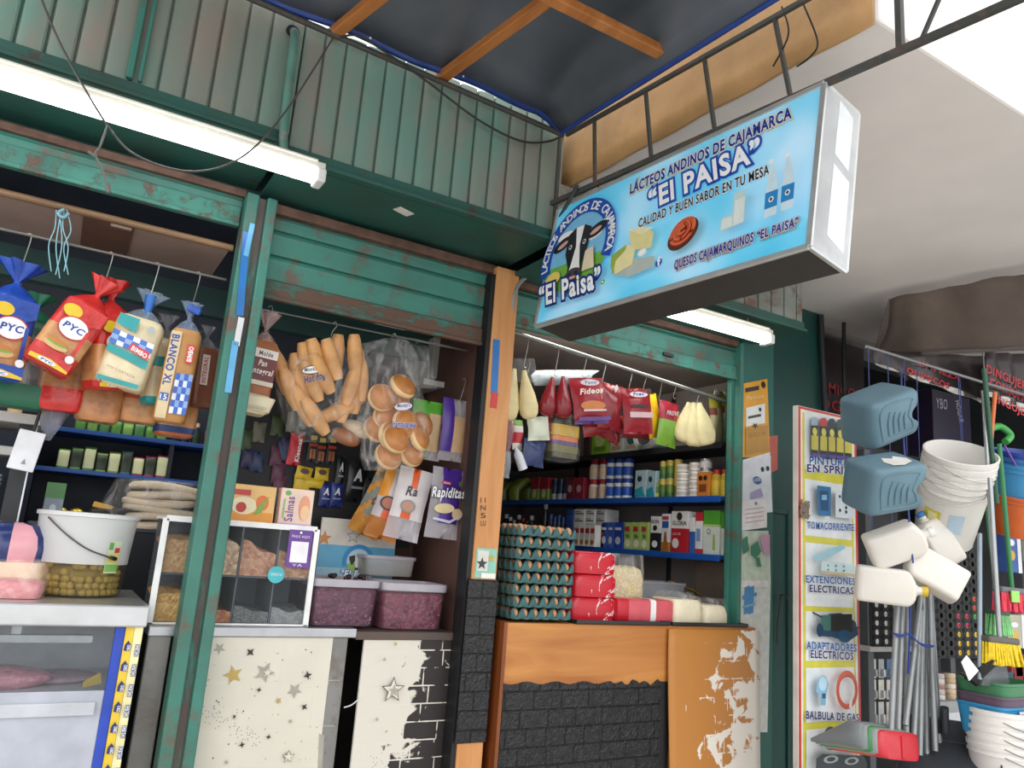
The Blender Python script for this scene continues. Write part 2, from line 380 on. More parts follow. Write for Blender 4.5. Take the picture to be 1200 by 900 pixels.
def spline(pts, k=6):
    pts = [V(p) for p in pts]; P = [pts[0]]+pts+[pts[-1]]; out = []
    for i in range(1, len(P)-2):
        for j in range(k):
            t = j/k; a, b, c, d = P[i-1:i+3]
            out.append(.5*((2*b)+(c-a)*t+(2*a-5*b+4*c-d)*t*t+(3*b-a-3*c+d)*t**3))
    return out+[pts[-1]]
FWD = V((0, -1, 0))
# common colours
WHITE = K('f0efec', .5); BLACK = K('17181a', .5); STEEL = K('b9babb', .3, .85, .12, 20); GREYM = K('7c7f80', .45, .3)
TEAL = worn('3d7f71', '66564b', .42, 7, .5, .35)
TEALG = worn('6d9185', '94847a', .40, 3.2, .55, .3, (1.6, 1.6, .55), .16, '857c70', .8)
TEALD = worn('27594f', '453c34', .36, 9, .5, .4)
RUST = K('6a4f43', .7, .2, .3, 20, .4)
HOOK = K('a9a9a2', .35, .8)
# ================================================================== THE SETTING
g = MB(K('c0bcb4', .85, 0, .12, 3)); g.span((-7, -9, -.1), (11, 7, 0)); struct(g.build('floor'))
INT = K('6a676a', .8, 0, .15, 4); NAVY = K('27303f', .7, 0, .2, 4); INB = K('a89e99', .8, 0, .12, 3)
def wall(name, a, b, m): q = MB(m); q.span(a, b); return struct(q.build(name))
wall('wall_left', (-1.5, 3.0, 0), (-1.42, 4.7, 3.3), NAVY)
wall('wall_back', (-1.42, 4.6, 0), (1.6, 4.7, 3.3), NAVY)
wall('wall_middle', (1.6, 3.06, 0), (1.66, 5.9, 2.68), K('5d4038', .8, 0, .15, 5))
wall('wall_back.001', (1.66, 5.8, 0), (3.62, 5.9, 3.3), INT)
wall('wall_right', (3.56, 3.12, 0), (3.66, 5.8, 3.2), INB)
wall('ceiling', (-1.42, 3.1, 3.1), (1.6, 4.6, 3.16), NAVY)
wall('ceiling.001', (1.66, 3.1, 2.62), (3.56, 5.8, 2.68), INB)
# concrete canopy slab over the pavement on the right
SOF = K('efeae8', .8, 0, .06, 2)
s0 = MB(SOF); zc = 3.1
pA, pB, pC, pD = PZ(672, 212, zc), PZ(1030, 24, zc), PZ(1200, 157, zc), PZ(945, 373, zc)
dB = (pC-pB); pE = pB+dB*3.2; pF = pD + (pE-pB).normalized()*1.2
edge = [V((pA.x, 3.25, zc)), V((pB.x, pB.y, zc)), V((7.6, pB.y, zc)), V((7.6, 3.25, zc))]
s0.prism(edge, (0, 0, .42)); struct(s0.build('ceiling_canopy', bevel=.01))
hb = MB(K('cfcac6', .85, 0, .08, 3)); hb.span((1.75, 3.25, 3.1), (6.8, 3.6, 4.4)); struct(hb.build('wall_upper'))
# ochre cladding along the near side of the canopy
oc = MB(worn('c79a66', '96703f', .33, 3, .6, .2, (1, 1, 1), .2, 'ad8656', .7))
e0, e1 = PX(668, 222, edge[0].x-.02), V((edge[1].x-.02, edge[1].y, zc))
def ocf(u, v):
    p = V((edge[0].x-.004, 3.1, 0)).lerp(V((edge[1].x-.004, edge[1].y+.012, 0)), u); return (p.x-.004-.012*abs(math.sin(9*u+3*v))*v, p.y, zc-.005+.50*v+.004*math.sin(31*u))
oc.grid(30, 6, ocf); struct(oc.build('trim_2', smooth=60, solid=.012))

wall('wall_sky_block', (-1.4, 3.11, 2.79), (3.5, 3.16, 3.4), K('26423d', .7))  # added behind the housings to keep sky light from coming in on top
wall('trim_sky_fill', (1.59, 3.07, 2.62), (1.712, 3.11, 3.3), K('26302f', .7))  # added dark filler closing the sky slit behind the post top
# ------------------------------------------------------------------ corrugated housings of the roller shutters
def corrugated(name, label, x0, x1, z0, z1, Y, pitch=.088, mat=TEALG):
    t = thing(name, label, 'shutter housing', ((x0+x1)/2, Y, z0))
    q = MB(mat); prof = []; x = x0
    while x < x1-.01:
        e = min(x+pitch, x1); prof += [(x, .014), (x+.004, .0), (x+.012, -.004), (x+.03, -.006), (e-.03, -.006), (e-.012, -.004), (e-.006, 0), (e-.003, .014)]; x = e
    lo = [V((a, Y+b, z0+.05)) for a, b in prof]; hi = [V((a, Y+b, z1)) for a, b in prof]
    q.add(lo+hi, [(i, i+1, len(lo)+i+1, len(lo)+i) for i in range(len(lo)-1)])
    q.build('corrugated_sheet', t, True, smooth=25)
    r = MB(TEALD); r.span((x0, Y-.012, z0), (x1, Y+.02, z0+.052)); r.span((x0, Y-.03, z0-.004), (x1, Y+.01, z0+.012)); r.build('bottom_rail', t, True, bevel=.003)
    r = MB(TEALD); r.span((x0, Y+.02, z0), (x1, 3.1, z0+.018)); r.build('soffit_sheet', t, True)
    r = MB(TEALD); r.span((x0, Y+.02, z1-.03), (x1, 3.1, z1)); r.span((x1-.01, Y+.005, z0), (x1, 3.1, z1)); r.build('cover_sheet', t, True)
    return t
corrugated('shutter_housing', 'worn green corrugated shutter housing above the bread bags, left of the dark gap', -1.4, .505, 2.845, 3.385, 2.65, .082)
hA = corrugated('shutter_housing', 'worn green corrugated shutter housing between the dark gap and the lit sign', .52, 1.68, 2.80, 3.37, 2.65, .082)
corrugated('shutter_housing', 'short length of faded corrugated shutter housing under the white canopy, behind the sign', 1.682, 3.30, 2.735, 3.08, 2.65, .098, worn('8a9088', '6b5348', .45, 8, .6, .3))
# joint strip and bent pipe on the housings
j = MB(TEAL); a = PY(152, 112, 2.63); j.beam((a.x-.012, 2.632, 2.90), (a.x-.012, 2.632, 3.38), .02, .02); j.beam((a.x+.02, 2.634, 2.90), (a.x+.02, 2.634, 3.38), .012, .02)
tag(j.build('joint_strip', bevel=.003), 'narrow green joint strip running up the left corrugated housing', 'trim strip')
# shelf-like rusty rail under the soffit
r = MB(RUST); r.span((-1.4, 3.0, 2.765), (.46, 3.05, 2.795)); r.span((.56, 3.0, 2.735), (1.6, 3.06, 2.775)); r.span((1.72, 3.0, 2.70), (3.2, 3.06, 2.735))
struct(r.build('trim_1', bevel=.004))
# raised shutters
def shutter(label, x0, x1, z0, z1, Y, bar=.045, slat=.052, barmat=None):
    t = thing('roller_shutter', label, 'roller shutter', ((x0+x1)/2, Y, z0))
    q = MB(TEAL); z = z0+bar; n = 0
    rings = []
    while z < z1-.004:
        h = min(slat, z1-z)
        for dz, dy in ((0, .012), (.004, .001), (h*.25, -.002), (h*.6, -.003), (h-.02, -.007), (h-.006, .0), (h, .012)): rings.append((z+dz, dy))
        z += slat
    lo = [V((x0, Y+b, a)) for a, b in rings]; hi = [V((x1, Y+b, a)) for a, b in rings]; n = len(lo)
    q.add(lo+hi, [(i, n+i, n+i+1, i+1) for i in range(n-1)]); q.build('curtain', t, True, smooth=30)
    b = MB(barmat or worn('45897a', '6a4c40', .43, 14, .6, .6)); b.span((x0, Y-.012, z0), (x1, Y+.03, z0+bar)); b.span((x0, Y-.02, z0-.006), (x1, Y+.005, z0+.012)); b.build('bottom_bar', t, True, bevel=.004)
    return t
sh1 = shutter('half-rolled green shutter showing only its ragged bar above the bread bags', -1.4, .452, 2.645, 2.77, 3.02, .075)
sh2 = shutter('chipped green roller shutter pulled part way down above the bun bags', .572, 1.572, 2.39, 2.74, 3.035, .075, .105, worn('37756a', '604638', .55, 11, .6, .6, (.8, 1, 1.8)))
sh3 = shutter('green roller shutter raised above the hanging red sauce bags', 1.712, 3.198, 2.515, 2.70, 3.03, .07, .10)
lk = MB(BLACK); lk.box((2.68, 3.01, 2.555), (.07, .012, .018)); lk.build('slot', sh3, True, bevel=.003)
# ------------------------------------------------------------------ posts
def steel_post(label, x0, x1, Y, z1, front=.06):
    t = thing('steel_post', label, 'post', ((x0+x1)/2, Y, 0)); w = x1-x0
    q = MB(TEAL)
    for a, b in ((x0, x0+w*.40), (x1-w*.34, x1)): q.span((a, Y-front, 0), (b, Y+.04, z1))
    q.build('flange', t, True, bevel=.006)
    q = MB(worn('6b5c57', '3f8d7e', .42, 10, .6, .4, (2, 2, .5))); q.span((x0+w*.36, Y-front*.45, 0), (x1-w*.3, Y+.035, z1)); q.build('groove', t, True)
    return t
post = steel_post('green steel shutter post with a rusty groove between the bread bags and the bun bags', .455, .572, 3.0, 2.765)
def strip(parent, name, a, b, Y, m, w, wob=.002):
    """a strip of tape down a post from pixel a to pixel b"""
    q = MB(m); A, B = PY(*a, Y), PY(*b, Y); q.beam(A, B, w, .002, up=(0, -1, 0)); return q.build(name, parent, True)
TAPEB = K('1d6fb8', .3); TAPEL = K('5fa9d8', .35); TAPEW = K('d9dde0', .4); TAPER = K('c93a36', .4)
strip(post, 'tape', (289, 272), (281, 370), 2.936, TAPEB, .026); strip(post, 'tape', (296, 262), (288, 300), 2.934, TAPEL, .018)
strip(post, 'tape', (283, 372), (277, 405), 2.936, TAPEW, .022); strip(post, 'tape', (276, 400), (267, 460), 2.936, TAPEL, .024)
PLY = wood('d79c64', 'c4864f', 3, .55)
pz = thing('wooden_post', 'plywood-faced post between the bun bags and the egg stack, black brick sheet below', 'post', (1.64, 3.0, 0))
q = MB(PLY); q.span((1.588, 2.965, 0), (1.708, 3.06, 2.76)); q.build('plywood_board', pz, True, bevel=.004)
q = MB(BLACK); q.span((1.566, 2.975, 0), (1.588, 3.06, 2.72)); q.build('guide_channel', pz, True)
BRK = bricks('1f2024', '121316', .145, .075, 2.2, .3)
zA, zB = PY(560, 642, 2.96).z, PY(535, 872, 2.96).z
q = MB(BRK); q.span((1.572, 2.957, zB), (1.716, 2.965, zA-.13)); q.build('brick_sheet', pz, True, bevel=.004)
f = Flat((1.60, 2.9645, zA-.125), (1, 0, 0), (0, 0, 1)); f.rect(0, 0, .1, .125, K('8cc4b4', .5)); f.rect(.008, .03, .06, .115, K('d9d8cf', .5)); f.poly(star((.03, .06), .028), K('3a3c3a')); f.poly(star((.075, .085), .02), K('caa23c'))
f.rect(.03, 0, .1, .022, K('eae8df')); f.build('sticker', pz)
strip(pz, 'tape', (582, 398), (579, 462), 2.964, TAPEB, .034); strip(pz, 'tape', (580, 460), (578, 478), 2.9635, TAPER, .034)
f = Flat((1.62, 2.9645, 1.6), (1, 0, 0), (0, 0, 1))
for i, w_ in enumerate(('11', 'N', '5', 'LU')): f.pxtext(w_, (563, 589+i*9), (569, 589+i*9), (563, 583+i*9), K('3a332c'))
f.build('marker_writing', pz)
pl = thing('teal_pillar', 'teal painted pillar covered in stickers and torn papers right of the shelves', 'pillar', (3.37, 3.0, 0))
TP = worn('2b6a61', '8d9a92', .33, 4, .6, .25, (1, 1, .7))
q = MB(TP); q.span((3.225, 3.0, 0), (3.485, 3.12, 3.08)); q.build('pillar_body', pl, True, bevel=.006)
q = MB(TEAL); q.span((3.195, 2.985, 0), (3.222, 3.06, 2.72)); q.span((3.17, 3.03, 0), (3.2, 3.06, 2.56)); q.build('shutter_guide', pl, True, bevel=.003)

q = MB(K('8f928f', .4, .3)); q.tube(spline([PY(634, 318, 2.97), PY(612, 328, 2.97), PY(602, 348, 2.97), PY(600, 380, 2.98), PY(599, 412, 2.99)], 8), .011, 10); tag(q.build('bent_conduit', smooth=60), 'grey bent conduit beside the top of the plywood post', 'pipe')
# ================================================================== OVERHEAD: tarpaulin, rafters, truss, sign, lamps
ZP = 3.36
yp = 2.6; pL, pR = PY(300, 1, yp), PY(657, 157, yp); pd = (pR-pL)/(pR.x-pL.x)
IRON = worn('454744', '5d4a3c', .42, 16, .6, .4)
q = MB(IRON); q.tube([pL+pd*(-1.1-pL.x), pL+pd*(1.665-pL.x)], .012, 8); q.tube([pL+pd*(-1.1-pL.x)+V((0, .012, .016)), pL+pd*(1.2-pL.x)+V((0, .012, .016))], .006, 6)
tag(q.build('pipe_rail', smooth=60), 'thin dark pipe running level under the edge of the tarpaulin', 'pipe')
TARP = K('5b6068', .42, 0, .3, 2.5, .5)
t = thing('tarpaulin', 'dark grey tarpaulin with a blue hem stretched overhead on wooden rafters', 'tarpaulin', (.6, 1, 3.4))
tl, tr_ = PZ(330, 0, 3.44), PZ(700, 148, 3.42); te = PZ(908, 0, 3.42)
dX = (te-tr_)/(te.y-tr_.y)
ye = 2.60
def tf(u, v):
    y = ye*(1-v) + (-.9)*v; x = -.75*(1-u)+1.645*u
    sag = (.03*math.sin(pi*((u*5.2) % 1)) + .02*math.sin(13*v+5*u))*min(1, v*6) + .008*math.sin(29*u+17*v)
    zz = 3.368-.018*u+.11*min(1, (ye-y)/.3)-sag+.02*v; k = max(0, (x-1.545)/.10); k = k*k*(3-2*k)
    return (x+.02*k*min(1, max(0, 2.56-y)*.9)*.8, y, zz*(1-k)+(3.285+.0583*(y-2.559))*k)
q = MB(TARP); q.grid(60, 34, tf); q.build('sheet', t, True, smooth=180, solid=.004)
q = MB(K('24418a', .45)); 
q.tube([V(tf(i/40, 0)) for i in range(41)], .014, 6); q.tube([V(tf(1, i/30))+V((.004, 0, 0)) for i in range(31)], .011, 6); q.build('hem', t, True, smooth=60)
q = MB(WHITE)
for a in ((433, 44), (541, 95), (664, 149)): 
    p = PY(*a, yp); q = MB(WHITE); q.ball((p.x, yp-.008, 3.362), .007); q.build('eyelet', t, True)
RAFT = wood('c98346', 'a9652f', 3.2, .55, 1)
for i, (a, b, lb) in enumerate((((398, 34), (440, 0), 'first of the two wooden rafters under the tarpaulin from the left end of the pipe'), ((524, 86), (641, 0), 'longer wooden rafter under the middle of the tarpaulin, its end on the pipe'))):
    A = PZ(*a, 3.338); B = PZ(*b, 3.338); d = (B-A)/(B.y-A.y); A2 = A+d*(yp+.03-A.y); E2 = A+d*(-.8-A.y)
    q = MB(RAFT); q.beam(A2, E2, .045, .034); tag(q.build('rafter', bevel=.004), lb, 'rafter', 'wooden rafters under the tarpaulin')
A, B = PZ(662, 0, 3.298), PZ(792, 76, 3.298)
q = MB(RAFT); q.beam((A.x-.4, (A.y+B.y)/2, 3.301), (1.70, (A.y+B.y)/2, 3.301), .045, .036); tag(q.build('rafter', bevel=.004), 'wooden batten crossing below the rafters and ending at the iron truss', 'rafter', 'wooden rafters under the tarpaulin')

# iron truss carrying the sign
XT = 1.655
t = thing('iron_truss', 'thin rusty iron truss that carries the blue sign', 'truss', (XT, 2.6, 2.97))
zb, zt = PX(700, 212, XT).z, 3.35
q = MB(IRON); b0 = V((XT, 2.66, 2.975)); b1 = PX(967, 98, 1.80); b2 = PX(1190, 0, 1.80)
dd = (b1-b0).normalized()
q.beam(b0, b0+dd*2.3, .018, .022); q.build('bottom_chord', t, True, bevel=.002)
q = MB(IRON); c0, c1 = PX(664, 158, XT), PX(940, 2, XT+.06); d2 = (c1-c0).normalized(); q.beam(c0, c0+d2*2.0, .014, .016); q.build('top_chord', t, True)
def onb(x, y, P0, D):       # point on line P0+D*s that is seen nearest the pixel
    best = min((((P0+D*(k*.005)), k) for k in range(460)), key=lambda o: abs(600+((o[0]-C0).dot(RT))/((o[0]-C0).dot(FW))*FPX-x)); return best[0]
for xa in (697, 764, 838, 927): 
    a = onb(xa, 0, b0, dd); b = min((c0+d2*(k*.005) for k in range(460)), key=lambda o: abs(o.y-a.y)); q = MB(IRON); q.beam(a, b, .012, .012); q.build('upright', t, True)
for xa, xb in ((1056, 1050), ):
    a = onb(xa, 0, b0, dd); q = MB(IRON); q.beam(a, a+V((0, 0, .42)), .018, .018); q.build('upright', t, True)
a = onb(1078, 0, b0, dd); q = MB(IRON); q.beam(a, a+V((0, -.14, .25)), .010, .010); q.build('diagonal', t, True)
a0 = V((1.70, 2.64, 2.80)); q = MB(IRON); q.beam((1.672, 2.636, 2.86), (XT, 2.45, 2.985), .012, .012); q.beam((1.672, 2.636, 2.82), (1.672, 2.636, 3.36), .014, .014); q.build('brace', t, True)
for pts, n_ in (([(916, 8), (924, 40), (906, 78)], 'w'), ([(941, 4), (958, 48), (950, 66), (934, 78)], 'w')):
    q = MB(BLACK); q.tube(spline([PX(*p, 1.74) for p in pts]), .003, 5); q.build('loose_wire', t, True)

# illuminated sign
TL, BL = PY(655, 245, 2.6), PY(628, 383, 2.6); TRr = PZ(967, 97, TL.z); BR = PZ(948, 290, BL.z)
TRr = V(((TRr.x+BR.x+TL.x-BL.x)/2, (TRr.y+BR.y)/2, TL.z)); BR = V((TRr.x-(TL.x-BL.x), TRr.y, BL.z))
ux = (TRr-TL).normalized(); uy = (TL-BL).normalized(); nn = ux.cross(uy); th = -nn*.185
W_ = (TRr-TL).length; H_ = (TL-BL).length
t = thing('sign_box', 'light blue lightbox shop sign with cow logo hanging from the iron truss', 'sign', tuple(BL))
q = MB(K('3b3a3a', .6, .2)); q.prism([BL, BR, TRr, TL], th); q.build('case', t, True, bevel=.004)
q = MB(K('c9cccb', .3, .6, .1)); e = .012
for a, b in ((TL, TRr), (BL, BR), (TL, BL), (TRr, BR)): q.beam(a+nn*.002, b+nn*.002, e*1.6, .01, up=nn)
for a, b in ((TL+th, TRr+th), (TRr, TRr+th), (BR, BR+th), (TRr+th, BR+th)): q.beam(a, b, .014, .014, up=ux)
q.build('frame', t, True, bevel=.002)
q = MB(worn('c4c6c8', '9a9da0', .36, 6, .35, .1, soft=.2)); q.prism([BR+ux*.001, BR+ux*.001+th, TRr+ux*.001+th, TRr+ux*.001], ux*.006); q.build('end_panel', t, True)
q = MB(K('d9dde4', .2)); o_ = BR+ux*.0075; q.quad(*[o_+th*a+uy*H_*b for a, b in ((.38, .62), (.8, .58), (.82, .93), (.40, .97))]); q.quad(*[o_+th*a+uy*H_*b for a, b in ((.36, .12), (.84, .08), (.85, .52), (.38, .56))]); q.build('end_window', t, True)
def sign_print():
    m, nt, b = base_mat('printed_sky_blue'); L = nt.links.new
    tc = N(nt, 'ShaderNodeTexCoord'); no = N(nt, 'ShaderNodeTexNoise', i_Scale=2.4, i_Detail=2.0); L(tc.outputs['Object'], no.inputs['Vector'])
    r = N(nt, 'ShaderNodeValToRGB'); e = r.color_ramp.elements; e[0].position = .30; e[1].position = .72
    e[0].color = (*lin('3fb2d8'), 1); e[1].color = (*lin('b4dcf2'), 1); k = e.new(.52); k.color = (*lin('6cc6e6'), 1)
    L(no.outputs['Fac'], r.inputs[0]); L(r.outputs[0], b.inputs['Base Color']); b.inputs['Roughness'].default_value = .3
    L(r.outputs[0], b.inputs['Emission Color']); b.inputs['Emission Strength'].default_value = .22
    return m
q = MB(sign_print()); q.quad(*[BL+ux*W_*a+uy*H_*b+nn*.0015 for a, b in ((0, 0), (1, 0), (1, 1), (0, 1))]); q.build('printed_face', t, True)
F_ = Flat(BL+nn*.003, ux, uy)
def SK(h): return K(h, .35, 0, .05, 30)
cW, cB, cNB, cY = SK('f6f6f4'), SK('1f4fb0'), SK('1c2f8e'), SK('d8b968')
F_.pxtext('LÁCTEOS ANDINOS DE CAJAMARCA', (737, 230), (926, 144), (737, 219), cNB, off=.035, outline=cY, oo=.13, shear=.1)
F_.pxtext('LÁCTEOS ANDINOS DE CAJAMARCA', (737, 230), (926, 144), (737, 219), cNB, off=.035, outline=cW, oo=.095, shear=.1)
F_.pxtext('“El PAISA”', (760, 249), (892, 190), (758, 228), SK('fdfdfd'), off=.035, outline=cB, oo=.12, shear=.05)
F_.pxtext('CALIDAD Y BUEN SABOR EN TU MESA', (748, 270), (901, 210), (748, 260), SK('14171c'), off=.022, outline=cW, oo=.08, shear=.1)
F_.pxtext('QUESOS CAJAMARQUINOS', (791, 320), (884, 289), (791, 310), cNB, off=.035, outline=SK('c07a4a'), oo=.13, shear=.1)
F_.pxtext('QUESOS CAJAMARQUINOS', (791, 320), (884, 289), (791, 310), cNB, off=.035, outline=cW, oo=.08, shear=.1)
F_.pxtext('“EL PAISA”', (888, 288), (937, 272), (888, 278), cNB, off=.035, outline=SK('c07a4a'), oo=.13, shear=.1)
F_.pxtext('“EL PAISA”', (888, 288), (937, 272), (888, 278), cNB, off=.035, outline=cW, oo=.08, shear=.1)
# round logo
c = F_.px(678, 297); R_ = abs(F_.px(678, 245)[1]-c[1])
F_.ell(c, R_*.86, R_*.9, SK('7fc4ea'), 40)
F_.ell((c[0], c[1]-R_*.28), R_*.8, R_*.5, SK('79b648'), 30, 0, pi, 2*pi); F_.rect(c[0]-R_*.7, c[1]-R_*.32, c[0]+R_*.7, c[1]-R_*.18, SK('79b648'))
F_.ell((c[0]+R_*.35, c[1]+R_*.25), R_*.28, R_*.12, cW, 16); F_.ell((c[0]-R_*.4, c[1]+R_*.42), R_*.25, R_*.1, cW, 16)
F_.ell(c, R_, R_*1.05, cB, 44, 0, -.35, pi+.35, .74)
F_.arctext('LACTEOS ANDINOS DE CAJAMARCA', c, R_*.9, pi+.25, -.25, R_*.24, cW, .02)
def R2(x, y): return (c[0]+x*R_, c[1]+y*R_)
ck, cp = SK('23242a'), SK('d9a79b')
F_.ell(R2(-.46, .26), R_*.26, R_*.12, ck, 18, .35); F_.ell(R2(.48, .30), R_*.26, R_*.12, ck, 18, .3); F_.ell(R2(-.44, .24), R_*.15, R_*.05, cp, 14, .35); F_.ell(R2(.46, .28), R_*.15, R_*.05, cp, 14, .3)
F_.poly([R2(*p) for p in ((-.30, .40), (-.12, .50), (.14, .50), (.32, .40), (.30, .05), (.22, -.30), (.24, -.52), (-.14, -.52), (-.16, -.30), (-.30, .0))], ck)
F_.poly([R2(*p) for p in ((-.10, .50), (.12, .50), (.08, .1), (.16, -.28), (.20, -.42), (-.12, -.42), (-.08, -.28), (-.02, .1))], SK('f4f3f0'))
F_.ell(R2(-.18, .12), R_*.045, R_*.05, SK('e8e8e8'), 10); F_.ell(R2(.20, .13), R_*.045, R_*.05, SK('e8e8e8'), 10); F_.ell(R2(-.18, .12), R_*.028, R_*.03, ck, 8); F_.ell(R2(.20, .13), R_*.028, R_*.03, ck, 8)
F_.ell(R2(.04, -.50), R_*.23, R_*.14, SK('4a4448'), 20); F_.ell(R2(-.05, -.47), R_*.045, R_*.03, ck, 8); F_.ell(R2(.13, -.47), R_*.045, R_*.03, ck, 8); F_.ell(R2(.04, -.56), R_*.12, R_*.03, cp, 12)
F_.poly([R2(*p) for p in ((.3, -.1), (.5, -.05), (.62, -.5), (.3, -.5))], SK('e7d6b4')); F_.ell(R2(-.5, -.45), R_*.2, R_*.14, SK('e9cf6d'), 14)
F_.pxtext('“El Paisa”', (637, 362), (710, 340), (634, 341), SK('fbfbff'), off=.03, outline=SK('1b2f7a'), oo=.12, shear=.25)
# cheese, sausages, milk, bottles
F_.pxpoly([(721, 326), (742, 330), (772, 318), (772, 306), (725, 312)], SK('b7c0b8'))
F_.pxpoly([(742, 276), (754, 272), (771, 278), (768, 296), (745, 299)], SK('e9dc9c')); F_.pxpoly([(742, 276), (754, 272), (771, 273), (757, 281)], SK('f3ebbd'))
F_.pxpoly([(722, 305), (740, 292), (750, 297), (746, 316), (726, 327)], SK('efe3a8')); F_.pxpoly([(722, 305), (740, 292), (738, 299), (727, 311), (724, 326), (721, 318)], SK('9fb04f'))
F_.ell(F_.px(758, 302), .022, .015, SK('eef0ea'), 18); F_.ell(F_.px(758, 302), .017, .010, SK('fcfcf4'), 18)
sc_ = F_.px(806, 280); F_.ell(F_.px(806, 282), .068, .052, SK('5a2f22'), 30, .5); 
F_.ell((sc_[0], sc_[1]+.002), .060, .047, SK('8a2f1c'), 28, .5)
for k, (rr, a0_, a1_, inn) in enumerate(((.060, .3, 2.9, .70), (.059, 3.1, 5.3, .70), (.060, 5.5, 6.5, .70), (.040, 1.0, 4.2, .58), (.041, 4.4, 7.1, .58), (.021, .2, 5.6, .25))):
    F_.ell((sc_[0], sc_[1]+.003), rr, rr*.8, SK(('cf5a36', 'c44e2e', 'd4623c')[k % 3]), 20, .5, a0_, a1_, inn); F_.ell((sc_[0]-.001, sc_[1]+.005), rr*.95, rr*.76, SK('e07a52'), 20, .5, a0_+.15, a1_-.15, .90)
F_.pxpoly([(852, 282), (866, 276), (880, 270), (882, 233), (868, 237), (866, 262), (853, 266)], SK('c3dcdc')); F_.pxpoly([(867, 276), (879, 271), (881, 241), (869, 246)], SK('dfe9e2')); F_.pxpoly([(853, 281), (866, 276), (866, 264), (854, 268)], SK('dfe9e2'))
F_.pxtext('QUESOS', (877, 200), (887, 196), (877, 199), cB) if False else None
for x0, y0 in ((0, 0), (20, -7)):
    P_ = lambda *a: [(x+x0, y+y0) for x, y in a]
    F_.pxpoly(P_((904, 268), (918, 263), (920, 236), (917, 214), (914, 203), (910, 204), (908, 217), (905, 240)), SK('cfe6f0')); F_.pxpoly(P_((904, 258), (919, 253), (920, 234), (905, 239)), SK('2a86c4')); F_.ell(F_.px(912+x0, 246+y0), .009, .010, cW, 14); F_.ell(F_.px(912+x0, 246+y0), .005, .006, SK('33475a'), 10)
    F_.pxpoly(P_((909, 206), (914, 204), (915, 199), (910, 200)), SK('f2f5f7'))
a = F_.px(782, 317); F_.ell(a, .016, .016, SK('2358b8'), 22); F_.pxtext('f', (780, 321), (785, 320), (780, 311), cW, off=.03)
a = F_.px(717, 338); F_.ell(a, .013, .013, SK('e8f2ea'), 20); F_.ell(a, .011, .011, SK('2fa75a'), 20); F_.ell(a, .005, .005, cW, 12)
F_.build('printed_design', t)
for xa in (700, 836, 926): 
    a = onb(xa, 0, b0, dd); q = MB(BLACK); q.tube([a+V((0, 0, .0)), V((a.x+.02, a.y, TL.z-.01))], .003, 5); q.build('hanger', t, True)

# fluorescent battens
LIT = emit('f7fbff', 8.5)
LIT_FILL = emit('fff6ea', 15)  # glow of the two added indoor fill tubes
def batten(label, x0, x1, Y, z, lit=None):
    t = thing('tube_light', label, 'light', ((x0+x1)/2, Y, z))
    q = MB(K('d7d2c4', .4)); q.span((x0, Y-.02, z+.006), (x1, Y+.04, z+.035)); q.span((x0+.02, Y-.026, z+.03), (x1-.03, Y+.046, z+.04)); q.build('batten_housing', t, True, bevel=.004)
    q = MB(lit or LIT); n = 14; rings = [[V((x, Y+.01+.036*math.cos(pi+pi*k/n), z+.006+.045*math.sin(pi+pi*k/n))) for k in range(n+1)] for x in (x0+.03, x1-.03)]
    q.loft(rings, (1, 1)); q.build('diffuser', t, True, smooth=60)
    for a, b in ((x0-.002, x0+.03), (x1-.03, x1+.004)):
        q = MB(K('e3e4e2', .4)); q.span((a, Y-.03, z-.042), (b, Y+.05, z+.01)); q.build('end_cap', t, True, bevel=.008)
    return t
lA = batten('long bright fluorescent tube light under the left shutter housing', -.75, .645, 2.585, 2.755)
q = MB(worn('5f8d80', '8c857a', .4, 12, .4)); q.tube(spline([PY(343, 38, 2.66), PY(345, 45, 2.60), PY(337, 110, 2.60), PY(332, 165, 2.60), PY(338, 182, 2.60), PY(360, 196, 2.595), PY(374, 196, 2.60)], 8), .016, 10); q.build('conduit', lA, True, smooth=70)
q = MB(BLACK); a = PY(343, 37, 2.641); q.lathe([(.024, -.002), (.024, .004)], 16, a, M=Mx.Rotation(pi/2, 3, 'X')); q.build('conduit_hole', lA, True)
lB = batten('short fluorescent tube light under the housing behind the blue sign', 2.30, 3.06, 2.66, 2.66)
for x in (2.45, 2.9): q = MB(GREYM); q.tube([(x, 2.67, 2.695), (x, 2.67, 2.737)], .006, 6); q.build('hanger', lB, True)
batten('added fill tube light on the ceiling just inside the right stall, hidden behind the raised shutter', 1.85, 3.05, 3.105, 2.60, LIT_FILL)  # added out of view to brighten the right stall
batten('added fill tube light hidden on the back of the green beam of the bread stall', -.9, .9, 3.715, 2.505, LIT_FILL)  # added out of view behind the beam to brighten the bread stall
